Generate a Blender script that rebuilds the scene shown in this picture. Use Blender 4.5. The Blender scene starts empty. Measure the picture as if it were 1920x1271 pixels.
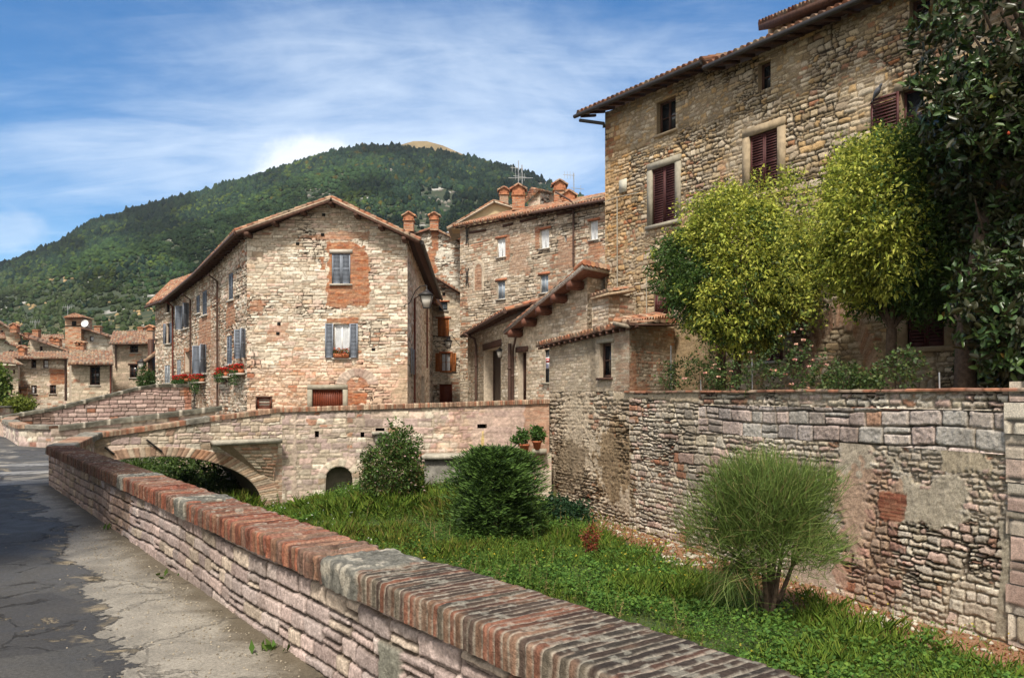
import bpy, math, random
import numpy as np
from mathutils import Vector

sc = bpy.context.scene
COL = sc.collection
rnd = random.Random(7)

# ------------------------------------------------------------------ camera, sky, sun
F = 1500.0            # focal length in photo pixels (photo is 1920 wide)
CX, CY = 960.0, 740.0  # principal column and horizon row
cam_d = bpy.data.cameras.new('camera')
cam_d.sensor_width = 36.0
cam_d.lens = F / 1920 * 36
cam_d.shift_y = (CY - 635.5) / 1920
cam_d.clip_start = 0.1
cam_d.clip_end = 6000
cam = bpy.data.objects.new('camera', cam_d)
cam.location = (0, 0, 0)
cam.rotation_euler = (math.radians(90), 0, 0)
COL.objects.link(cam)
sc.camera = cam

EL = math.radians(56)
SX, SY = -0.20, -0.98
SUN = Vector((SX * math.cos(EL), SY * math.cos(EL), math.sin(EL)))
sd = bpy.data.lights.new('sun', 'SUN')
sd.energy = 3.7
sd.angle = math.radians(9)
sd.color = (1.0, 0.93, 0.82)
so = bpy.data.objects.new('sun', sd)
so.rotation_euler = SUN.to_track_quat('Z', 'Y').to_euler()
so.location = (0, -20, 40)
COL.objects.link(so)

sc.view_settings.view_transform = 'Standard'
sc.view_settings.look = 'None'
sc.view_settings.exposure = 0.56
sc.view_settings.gamma = 1.0
sc.render.engine = 'CYCLES'
sc.cycles.max_bounces = 5
sc.cycles.diffuse_bounces = 3
sc.cycles.glossy_bounces = 2
sc.cycles.transmission_bounces = 3
sc.cycles.transparent_max_bounces = 6
sc.cycles.use_denoising = True
sc.cycles.sample_clamp_indirect = 6


class NT:
    """small helper to wire nodes"""
    def __init__(s, tree):
        s.t = tree
        s.n = tree.nodes
        s.l = tree.links

    def new(s, typ, **kw):
        n = s.n.new(typ)
        for k, v in kw.items():
            setattr(n, k, v)
        return n

    def put(s, sock, v):
        if v is None:
            return
        if hasattr(v, 'is_linked') or hasattr(v, 'links'):
            s.l.new(v, sock)
        else:
            sock.default_value = v

    def math(s, op, a, b=None, c=None, clamp=False):
        n = s.new('ShaderNodeMath', operation=op)
        n.use_clamp = clamp
        s.put(n.inputs[0], a)
        s.put(n.inputs[1], b)
        s.put(n.inputs[2], c)
        return n.outputs[0]

    def vmath(s, op, a, b=None, out=0):
        n = s.new('ShaderNodeVectorMath', operation=op)
        s.put(n.inputs[0], a)
        s.put(n.inputs[1], b)
        return n.outputs[out]

    def noise(s, vec, scale, detail=4, rough=.55, dist=0.0, out=0):
        n = s.new('ShaderNodeTexNoise')
        s.put(n.inputs['Vector'], vec)
        n.inputs['Scale'].default_value = scale
        n.inputs['Detail'].default_value = detail
        n.inputs['Roughness'].default_value = rough
        n.inputs['Distortion'].default_value = dist
        return n.outputs[out]

    def ramp(s, fac, lo, hi, a=0.0, b=1.0):
        n = s.new('ShaderNodeMapRange')
        n.interpolation_type = 'SMOOTHSTEP'
        s.put(n.inputs[0], fac)
        s.put(n.inputs[1], lo)
        s.put(n.inputs[2], hi)
        n.inputs[3].default_value = a
        n.inputs[4].default_value = b
        return n.outputs[0]

    def mix(s, f, a, b, blend='MIX'):
        n = s.new('ShaderNodeMix', data_type='RGBA', blend_type=blend)
        s.put(n.inputs[0], f)
        s.put(n.inputs[6], a if hasattr(a, 'links') else (*a[:3], 1))
        s.put(n.inputs[7], b if hasattr(b, 'links') else (*b[:3], 1))
        return n.outputs[2]

    def sep(s, v):
        n = s.new('ShaderNodeSeparateXYZ')
        s.put(n.inputs[0], v)
        return n.outputs

    def comb(s, x, y, z):
        n = s.new('ShaderNodeCombineXYZ')
        s.put(n.inputs[0], x); s.put(n.inputs[1], y); s.put(n.inputs[2], z)
        return n.outputs[0]


# world: physical sky with high cirrus and one cumulus mixed in by direction
world = bpy.data.worlds.new('World')
sc.world = world
world.use_nodes = True
w = NT(world.node_tree)
w.n.clear()
wo = w.new('ShaderNodeOutputWorld')
bg = w.new('ShaderNodeBackground')
bg.inputs['Strength'].default_value = 0.12
w.l.new(bg.outputs[0], wo.inputs[0])
sky = w.new('ShaderNodeTexSky')
sky.sky_type = 'NISHITA'
sky.sun_disc = False
sky.sun_elevation = EL
sky.sun_rotation = math.atan2(SX, SY)
sky.altitude = 600
sky.air_density = 1.0
sky.dust_density = 0.4
sky.ozone_density = 2.5
tc = w.new('ShaderNodeTexCoord')
dirv = tc.outputs['Generated']
dx, dy, dz = w.sep(dirv)
zc = w.math('MAXIMUM', dz, 0.03)
px = w.math('DIVIDE', dx, w.math('ADD', zc, .22))
py = w.math('DIVIDE', dy, w.math('ADD', zc, .22))
plane = w.comb(px, py, 0.0)
mp = w.new('ShaderNodeMapping')
mp.inputs['Rotation'].default_value = (0, 0, math.radians(-38))
mp.inputs['Scale'].default_value = (0.7, 1.45, 1.0)
w.put(mp.inputs[0], plane)
n1 = w.noise(mp.outputs[0], 1.25, 8, .60, 0.9)
n2 = w.noise(plane, .75, 5, .55, .4)
mp2 = w.new('ShaderNodeMapping')
mp2.inputs['Rotation'].default_value = (0, 0, math.radians(-30))
mp2.inputs['Scale'].default_value = (.9, 3.4, 1.0)
w.put(mp2.inputs[0], plane)
n3 = w.noise(mp2.outputs[0], 2.2, 7, .65, 1.4)
cir = w.math('ADD', w.math('MULTIPLY', n1, .55), w.math('ADD', w.math('MULTIPLY', n2, .45), w.math('MULTIPLY', n3, .16)))
# view-independent direction angles: tangent of azimuth and elevation about +Y
ay = w.math('MAXIMUM', dy, .05)
tx = w.math('DIVIDE', dx, ay)
tz = w.math('DIVIDE', dz, ay)
def blob(cx, cz, rx, rz):
    a = w.math('DIVIDE', w.math('SUBTRACT', tx, cx), rx)
    b = w.math('DIVIDE', w.math('SUBTRACT', tz, cz), rz)
    return w.math('SQRT', w.math('ADD', w.math('MULTIPLY', a, a), w.math('MULTIPLY', b, b)))
veil = w.ramp(blob(-.12, .30, .62, .30), 1.25, 0.1, 0.0, .17)
dens = w.ramp(w.math('ADD', cir, veil), .56, .94, 0.0, .74)
blue = w.new('ShaderNodeHueSaturation')
blue.inputs['Saturation'].default_value = 1.34
blue.inputs['Value'].default_value = .92
w.l.new(sky.outputs[0], blue.inputs['Color'])
back_sky = w.ramp(dy, .15, -.35, 0.0, 1.0)     # bright cloud added over the sky behind the viewer as warm fill light
over = w.math('MULTIPLY', back_sky, w.ramp(cir, .30, .75, .72, .97))
skyc = w.mix(dens, blue.outputs[0], (6.2, 6.9, 7.6))
skyc = w.mix(over, skyc, (7.8, 7.3, 6.5))
pn = w.noise(w.comb(tx, tz, 0.0), 15.0, 6, .60, .2)
def cumulus(cx, cz, rx, rz, amp):
    e = w.math('ADD', blob(cx, cz, rx, rz), w.math('MULTIPLY', w.math('SUBTRACT', pn, .5), 1.3))
    return w.ramp(e, 1.05, .55, 0.0, amp)
c1 = cumulus(-.25, .281, .080, .054, .62)
c2 = cumulus(-.635, .205, .06, .03, .22)
skyc = w.mix(c1, skyc, (7.4, 7.5, 7.5))
skyc = w.mix(c2, skyc, (6.6, 6.8, 7.0))
w.l.new(skyc, bg.inputs['Color'])

# ------------------------------------------------------------------ noise in numpy
def hsh(i, j, k=0):
    h = (np.asarray(i).astype(np.int64) * 374761393 + np.asarray(j).astype(np.int64) * 668265263 + int(k) * 974634777) & 0xffffffff
    h = ((h ^ (h >> 13)) * 1274126177) & 0xffffffff
    h = h ^ (h >> 16)
    return (h & 0xffff) / 65535.0

def vnoise(x, y, seed=0):
    xi = np.floor(x); yi = np.floor(y)
    fx = x - xi; fy = y - yi
    fx = fx * fx * (3 - 2 * fx); fy = fy * fy * (3 - 2 * fy)
    a = hsh(xi, yi, seed); b = hsh(xi + 1, yi, seed)
    c = hsh(xi, yi + 1, seed); d = hsh(xi + 1, yi + 1, seed)
    return (a * (1 - fx) + b * fx) * (1 - fy) + (c * (1 - fx) + d * fx) * fy

def fbm(x, y, seed=0, octv=3):
    t = 0; amp = .5; tot = 0
    for o in range(octv):
        t = t + amp * vnoise(x * 2 ** o, y * 2 ** o, seed + 17 * o)
        tot += amp; amp *= .5
    return t / tot

def sstep(x, a, b):
    t = np.clip((x - a) / (b - a), 0, 1)
    return t * t * (3 - 2 * t)

# ------------------------------------------------------------------ materials
MATS = {}
def mat(name, color=None, rough=.8, spec=.3, metal=0.0, attr=False, bump=0.0, bscale=30, var=.25, vscale=6.0, transl=0.0, back=None, coat=0.0):
    if name in MATS:
        return MATS[name]
    m = bpy.data.materials.new(name)
    m.use_nodes = True
    t = NT(m.node_tree)
    b = t.n['Principled BSDF']
    b.inputs['Roughness'].default_value = rough
    b.inputs['Specular IOR Level'].default_value = spec
    b.inputs['Metallic'].default_value = metal
    b.inputs['Coat Weight'].default_value = coat
    geo = t.new('ShaderNodeNewGeometry')
    pos = geo.outputs['Position']
    if attr:
        a = t.new('ShaderNodeAttribute')
        a.attribute_name = 'Col'
        c = a.outputs['Color']
    else:
        r = t.new('ShaderNodeRGB')
        r.outputs[0].default_value = (*color, 1)
        c = r.outputs[0]
    if var > 0:
        n = t.noise(pos, vscale, 5, .6)
        f = t.ramp(n, .25, .75, 1 - var, 1 + var)
        c = t.vmath('MULTIPLY', c, t.comb(f, f, f))
    if back is not None:
        c = t.mix(geo.outputs['Backfacing'], c, back)
    t.put(b.inputs['Base Color'], c)
    if bump > 0:
        bn = t.new('ShaderNodeBump')
        bn.inputs['Strength'].default_value = 1.0
        bn.inputs['Distance'].default_value = bump
        t.put(bn.inputs['Height'], t.noise(pos, bscale, 6, .65))
        t.l.new(bn.outputs[0], b.inputs['Normal'])
    if transl > 0:
        out = [x for x in t.n if x.type == 'OUTPUT_MATERIAL'][0]
        tr = t.new('ShaderNodeBsdfTranslucent')
        t.put(tr.inputs['Color'], c)
        mx = t.new('ShaderNodeMixShader')
        mx.inputs[0].default_value = transl
        t.l.new(b.outputs[0], mx.inputs[1])
        t.l.new(tr.outputs[0], mx.inputs[2])
        t.l.new(mx.outputs[0], out.inputs[0])
    MATS[name] = m
    return m

M_STONE = mat('stone_masonry', attr=True, rough=.92, spec=.15, bump=.012, bscale=22, var=.22, vscale=9)
M_NEAR = mat('stone_masonry_close', attr=True, rough=.95, spec=.12, bump=.012, bscale=75, var=.34, vscale=48)
M_TILE = mat('clay_tile', attr=True, rough=.85, spec=.2, bump=.006, bscale=30, var=.3, vscale=7)
M_WOOD = mat('eaves_wood', (.085, .042, .028), rough=.75, var=.35, vscale=9)
M_BROWN = mat('brown_window_wood', (.07, .032, .02), rough=.6, var=.2)
M_MAROON = mat('maroon_shutter_paint', (.075, .022, .02), rough=.55, var=.2)
M_GREY = mat('grey_shutter_paint', (.20, .225, .27), rough=.55, var=.12)
M_PALE = mat('pale_shutter_paint', (.42, .44, .46), rough=.6, var=.1)
M_ORANGE = mat('orange_shutter_wood', (.36, .12, .03), rough=.6, var=.2)
M_RUST = mat('rust_red_metal_door', (.14, .03, .012), rough=.55, var=.2)
M_GLASS = mat('window_glass', (.018, .02, .022), rough=.06, spec=.6, var=0)
M_CURT = mat('white_curtain', (.62, .64, .66), rough=.9, var=.1)
M_BCURT = mat('blue_grey_curtain', (.30, .36, .43), rough=.9, var=.15)
M_TRIM = mat('window_stone_trim', (.30, .27, .21), rough=.9, var=.2, bump=.004)
M_SILL = mat('pale_sill_stone', (.46, .42, .36), rough=.9, var=.2)
M_IRON = mat('dark_iron', (.028, .024, .022), rough=.55, spec=.4, var=.2)
M_PIPE = mat('brown_downpipe', (.085, .048, .036), rough=.5, var=.2)
M_PIPER = mat('red_brown_downpipe', (.15, .045, .03), rough=.5, var=.2)
M_LEAF = mat('leaf', attr=True, rough=.55, spec=.3, var=0, transl=.3)
M_GRASS = mat('grass_leaf', attr=True, rough=.7, spec=.15, var=0, transl=.3)
M_NEEDLE = mat('needle_leaf', attr=True, rough=.6, spec=.2, var=0, transl=.1)
M_MAGN = mat('magnolia_leaf', attr=True, rough=.36, spec=.5, var=0, back=(.036, .038, .014), transl=.08)
M_BARK = mat('bark', (.09, .062, .042), rough=.95, var=.4, vscale=14, bump=.02, bscale=25)
M_FLOWER = mat('petal', attr=True, rough=.7, var=0, transl=.25)
M_FOREST = mat('forest_foliage', attr=True, rough=.9, spec=.05, var=.5, vscale=.55, bump=.9, bscale=.8)
M_TERRA = mat('terracotta', (.40, .13, .06), rough=.85, var=.2)
M_LANT = mat('lantern_glass', (.55, .52, .46), rough=.25, spec=.5, var=.05)
M_CREAM = mat('cream_plaster', (.55, .43, .26), rough=.9, var=.1)
M_PLATE = mat('pale_metal_plate', (.50, .47, .38), rough=.6, var=.1)
M_STEEL = mat('galvanised_metal', (.40, .41, .42), rough=.4, metal=.6, var=.1)
M_ANT = mat('antenna_metal', (.32, .33, .34), rough=.5, var=.1)
M_WHITE = mat('white_enamel', (.75, .75, .74), rough=.4, var=.03)
M_CONC = mat('old_concrete', (.36, .33, .27), rough=.95, var=.35, vscale=5, bump=.01)
M_GREYCONC = mat('stained_concrete', (.17, .16, .14), rough=.95, var=.45, vscale=4, bump=.01)

# ------------------------------------------------------------------ mesh plumbing
class MB:
    """collects quads / tris with a colour per vertex, builds ONE mesh object"""
    def __init__(s):
        s.V = []; s.C = []; s.P = []; s.n = 0

    def add(s, v, polys, col):
        v = np.asarray(v, float).reshape(-1, 3)
        c = np.asarray(col, float)
        if c.ndim == 1:
            c = np.tile(c, (len(v), 1))
        s.V.append(v); s.C.append(c)
        for p in polys:
            p = np.asarray(p, np.int64)
            if p.ndim == 1:
                p = p[None, :]
            if p.size:
                s.P.append(p + s.n)
        s.n += len(v)

    def quad(s, pts, col=(.5, .5, .5)):
        s.add(pts, [[list(range(len(pts)))]], col)

    def obox(s, c, hx, hy, hz, col=(.5, .5, .5)):
        c = np.array(c, float); hx = np.array(hx, float); hy = np.array(hy, float); hz = np.array(hz, float)
        v = [c + a * hx + b * hy + d * hz for d in (-1, 1) for a, b in ((-1, -1), (1, -1), (1, 1), (-1, 1))]
        s.add(v, [[[3, 2, 1, 0], [4, 5, 6, 7], [0, 1, 5, 4], [1, 2, 6, 5], [2, 3, 7, 6], [3, 0, 4, 7]]], col)

    def hexa(s, bottom, top, col=(.5, .5, .5)):
        s.add(list(bottom) + list(top), [[[3, 2, 1, 0], [4, 5, 6, 7], [0, 1, 5, 4], [1, 2, 6, 5], [2, 3, 7, 6], [3, 0, 4, 7]]], col)

    def tube(s, pts, r, n=6, col=(.5, .5, .5), cap=True):
        pts = [np.array(p, float) for p in pts]
        k = len(pts)
        rr = r if hasattr(r, '__len__') else [r] * k
        V = []
        for i, p in enumerate(pts):
            d = pts[min(i + 1, k - 1)] - pts[max(i - 1, 0)]
            d = d / (np.linalg.norm(d) + 1e-9)
            u = np.cross(d, (0, 0, 1) if abs(d[2]) < .9 else (1, 0, 0))
            u /= np.linalg.norm(u); v = np.cross(d, u)
            for a in range(n):
                t = 2 * math.pi * a / n
                V.append(p + rr[i] * (math.cos(t) * u + math.sin(t) * v))
        q = [[i * n + a, i * n + (a + 1) % n, (i + 1) * n + (a + 1) % n, (i + 1) * n + a] for i in range(k - 1) for a in range(n)]
        s.add(V, [q], col)
        if cap:
            s.add([V[a] for a in range(n)], [[list(range(n))]], col)
            s.add([V[(k - 1) * n + a] for a in range(n)], [[list(range(n))]], col)

    def lathe(s, c, prof, n=12, col=(.5, .5, .5)):
        V = []
        for r, z in prof:
            for a in range(n):
                t = 2 * math.pi * a / n
                V.append((c[0] + r * math.cos(t), c[1] + r * math.sin(t), c[2] + z))
        k = len(prof)
        q = [[i * n + a, i * n + (a + 1) % n, (i + 1) * n + (a + 1) % n, (i + 1) * n + a] for i in range(k - 1) for a in range(n)]
        s.add(V, [q], col)

    def build(s, name, material, parent=None, loc=None, smooth=False):
        me = bpy.data.meshes.new(name)
        V = np.concatenate(s.V) if s.V else np.zeros((0, 3))
        C = np.concatenate(s.C) if s.C else np.zeros((0, 3))
        if parent is not None:
            root = parent
            while root.parent is not None:
                root = root.parent
            off = np.array(root.location)
        elif loc is not None:
            off = np.array(loc, float)
        else:
            off = np.zeros(3)
        V = V - off
        me.vertices.add(len(V))
        me.vertices.foreach_set('co', V.astype(np.float32).ravel())
        tot = np.concatenate([np.full(len(p), p.shape[1]) for p in s.P]) if s.P else np.zeros(0, int)
        li = np.concatenate([p.ravel() for p in s.P]) if s.P else np.zeros(0, int)
        me.loops.add(len(li))
        me.loops.foreach_set('vertex_index', li.astype(np.int32))
        me.polygons.add(len(tot))
        st = np.concatenate([[0], np.cumsum(tot)[:-1]]) if len(tot) else np.zeros(0)
        me.polygons.foreach_set('loop_start', st.astype(np.int32))
        me.polygons.foreach_set('loop_total', tot.astype(np.int32))
        if smooth:
            me.polygons.foreach_set('use_smooth', np.ones(len(tot), bool))
        me.update(calc_edges=True)
        ca = me.color_attributes.new('Col', 'FLOAT_COLOR', 'POINT')
        c4 = np.ones((len(C), 4), np.float32)
        c4[:, :3] = C
        ca.data.foreach_set('color', c4.ravel())
        me.materials.append(material)
        o = bpy.data.objects.new(name, me)
        COL.objects.link(o)
        if parent is not None:
            o.parent = parent
        elif loc is not None:
            o.location = tuple(off)
        return o

def thing(name, label, cat, loc=(0, 0, 0), group=None):
    o = bpy.data.objects.new(name, None)
    o.empty_display_size = .2
    COL.objects.link(o)
    o.location = tuple(float(a) for a in loc)
    o['label'] = label; o['category'] = cat
    if group:
        o['group'] = group
    return o

def tag(o, label=None, cat=None, group=None, kind=None):
    if label: o['label'] = label
    if cat: o['category'] = cat
    if group: o['group'] = group
    if kind: o['kind'] = kind
    return o

def W(px, py, Y):
    return np.array(((px - CX) * Y / F, Y, (CY - py) * Y / F))

class Fac:
    """vertical plane through p0 along d; n is the side that faces the viewer of the photo"""
    def __init__(s, p0, p1, flip=False):
        s.p = np.array(p0[:2], float)
        e = np.array(p1[:2], float) - s.p
        s.L = float(np.linalg.norm(e))
        s.d = e / s.L
        n = np.array((s.d[1], -s.d[0]))
        if np.dot(n, -s.p) < 0:
            n = -n
        if flip:
            n = -n
        s.n = n

    def pt(s, a, z, off=0.0):
        q = s.p + s.d * a + s.n * off
        return np.array((q[0], q[1], z))

    def hit(s, px, py):
        r = np.array(((px - CX) / F, 1.0))
        Y = np.dot(s.p, s.n) / np.dot(r, s.n)
        return float(np.dot(r * Y - s.p, s.d)), float((CY - py) * Y / F)

    def rect(s, x0, y0, x1, y1):
        a, _ = s.hit(x0, y0); b, _ = s.hit(x1, y0)
        xm = (x0 + x1) / 2
        _, zt = s.hit(xm, y0); _, zb = s.hit(xm, y1)
        return (min(a, b), zb, max(a, b), zt)

    def box(s, mb, a0, a1, z0, z1, o0, o1, col=(.5, .5, .5)):
        c = s.pt((a0 + a1) / 2, (z0 + z1) / 2, (o0 + o1) / 2)
        mb.obox(c, (*(s.d * (a1 - a0) / 2), 0), (*(s.n * (o1 - o0) / 2), 0), (0, 0, (z1 - z0) / 2), col)

# ------------------------------------------------------------------ masonry
P_CREAM = [(.63, .54, .425), (.57, .48, .375), (.66, .59, .485), (.53, .44, .34), (.62, .485, .40), (.47, .355, .255), (.64, .56, .445), (.59, .51, .41), (.57, .42, .335), (.68, .62, .52)]
P_PINK = [(.50, .38, .34), (.45, .34, .31), (.54, .43, .38), (.41, .32, .28), (.52, .38, .33), (.55, .46, .39), (.47, .38, .31)]
P_OCHRE = [(.50, .375, .23), (.44, .345, .225), (.54, .44, .31), (.41, .305, .19), (.49, .41, .31), (.52, .35, .18), (.52, .43, .32), (.43, .34, .245), (.58, .49, .37)]
P_GREY = [(.52, .44, .35), (.58, .51, .41), (.46, .39, .31), (.53, .40, .33), (.56, .48, .36), (.61, .54, .44), (.48, .42, .35), (.43, .37, .29), (.50, .36, .30)]
P_TAN = [(.49, .40, .29), (.44, .355, .26), (.53, .455, .35), (.41, .32, .23), (.50, .41, .32)]
P_BRICK = [(.36, .13, .06), (.42, .18, .09), (.30, .11, .06), (.43, .23, .13), (.38, .16, .08), (.33, .17, .11)]
P_BRICKP = [(.40, .24, .16), (.42, .28, .20), (.36, .20, .13), (.44, .31, .22)]
P_TILE = [(.32, .13, .07), (.27, .11, .065), (.38, .19, .10), (.22, .12, .08), (.36, .24, .16), (.30, .15, .09), (.25, .16, .11)]

def cells(s, z, bw, bh, seed):
    """irregular patches of wall laid in one go: patch id and distance to its border"""
    x = s / bw + .25 * (fbm(s * 1.3, z * 1.3, seed + 1) - .5); y = z / bh + .25 * (fbm(s * 1.3 + 4, z * 1.3, seed + 2) - .5)
    xi = np.floor(x); yi = np.floor(y)
    d1 = np.full(s.shape, 9.0); d2 = d1.copy(); idn = np.zeros(s.shape)
    for a in (-1, 0, 1):
        for b in (-1, 0, 1):
            cx, cy = xi + a, yi + b
            d = np.hypot(x - cx - .15 - .7 * hsh(cx, cy, seed), y - cy - .15 - .7 * hsh(cx, cy, seed + 1))
            n = d < d1
            d2 = np.where(n, d1, np.minimum(d2, d)); idn = np.where(n, hsh(cx, cy, seed + 2), idn); d1 = np.where(n, d, d1)
    return idn, (d2 - d1) * .5 * min(bw, bh)

def rubble(s, z, seed, rowh, wid, irreg, split, bay=None, round_=.45):
    if bay is None:
        return rubble1(s, z, seed, rowh, wid, irreg, split, round_)
    idn, bd = cells(s, z, bay[0], bay[1], seed + 90)
    out = [np.zeros(s.shape), np.zeros(s.shape, np.int64), np.zeros(s.shape, np.int64), np.zeros(s.shape), np.zeros(s.shape)]
    L = 4
    k = np.minimum((idn * L).astype(int), L - 1)
    for q in range(L):
        m = np.nonzero(k == q)[0]
        if not len(m): continue
        f = (.85, 1.05, 1.3, .75)[q] if len(bay) < 3 else 1.0
        r = rubble1(s[m], z[m], seed + 13 * q, (rowh[0] * f, rowh[1] * f), (wid[0] * f, wid[1] * f), irreg, split, round_)
        for o, v in zip(out, r): o[m] = v
        out[2][m] += 1000 * q
    out[0] = np.minimum(out[0], bd * 1.0 + .004)
    return tuple(out)

def rubble1(s, z, seed, rowh, wid, irreg, split, round_=.45):
    rng = np.random.RandomState(seed)
    k = 1.1 / max(rowh[1], .05)
    sw = s + irreg * (fbm(s * k, z * k, seed) - .5) * 1.5
    zw = z + irreg * (fbm(s * k + 7.3, z * k, seed + 1) - .5) * 1.1 + rowh[0] * (fbm(s * .45, z * .3, seed + 2) - .5) * 1.0
    z0, z1 = zw.min() - .01, zw.max() + .01
    rows = [z0 - rng.uniform(0, rowh[0])]
    while rows[-1] < z1:
        rows.append(rows[-1] + rng.uniform(*rowh))
    rows = np.array(rows)
    ri = np.clip(np.searchsorted(rows, zw) - 1, 0, len(rows) - 2)
    lo = np.empty_like(s); hi = np.empty_like(s); zl = rows[ri].copy(); zh = rows[ri + 1].copy()
    idn = np.zeros(s.shape, np.int64)
    smin, smax = sw.min() - .5, sw.max() + 1
    for r in range(len(rows) - 1):
        m = np.nonzero(ri == r)[0]
        h = rows[r + 1] - rows[r]
        ed = [smin - rng.uniform(0, wid[1])]
        while ed[-1] < smax:
            ed.append(ed[-1] + rng.uniform(*wid) * (.7 + .6 * h / rowh[1]))
        ed = np.array(ed)
        spl = rng.rand(len(ed)) < split
        fr = rng.uniform(.35, .65, len(ed))
        if not len(m):
            continue
        q = np.clip(np.searchsorted(ed, sw[m]) - 1, 0, len(ed) - 2)
        lo[m] = ed[q]; hi[m] = ed[q + 1]
        zm = rows[r] + h * fr[q]
        up = zw[m] > zm
        sp = spl[q]
        zl[m] = np.where(sp & up, zm, rows[r])
        zh[m] = np.where(sp & ~up, zm, rows[r + 1])
        idn[m] = q * 2 + (sp & up)
    hx = (hi - lo) / 2; hz = (zh - zl) / 2
    rad = np.minimum(hx, hz) * round_
    qx = np.abs(sw - (lo + hi) / 2) - hx + rad
    qz = np.abs(zw - (zl + zh) / 2) - hz + rad
    sdf = np.minimum(np.maximum(qx, qz), 0) + np.hypot(np.maximum(qx, 0), np.maximum(qz, 0)) - rad
    lx = (sw - (lo + hi) / 2) / hx; lz = (zw - (zl + zh) / 2) / hz
    return -sdf, idn, ri, lx, lz

def bricks(s, z, seed, h=.065, wd=.25):
    zw = z + .008 * (fbm(s * 2, z * 2, seed) - .5) * 2
    r = np.floor(zw / h)
    ss = s / wd + .5 * (r % 2) + .25 * hsh(r, r * 0, seed)
    c = np.floor(ss)
    fx = (ss - c); fz = zw / h - r
    e = np.minimum(np.minimum(fx, 1 - fx) * wd, np.minimum(fz, 1 - fz) * h)
    return e, c.astype(np.int64), r.astype(np.int64)

def pick(pal, r1, r2, lo=.74, hi=1.24):
    P = np.array(pal)
    c = P[np.minimum((r1 * len(P)).astype(int), len(P) - 1)]
    return c * (lo + (hi - lo) * r2)[:, None]

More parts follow.
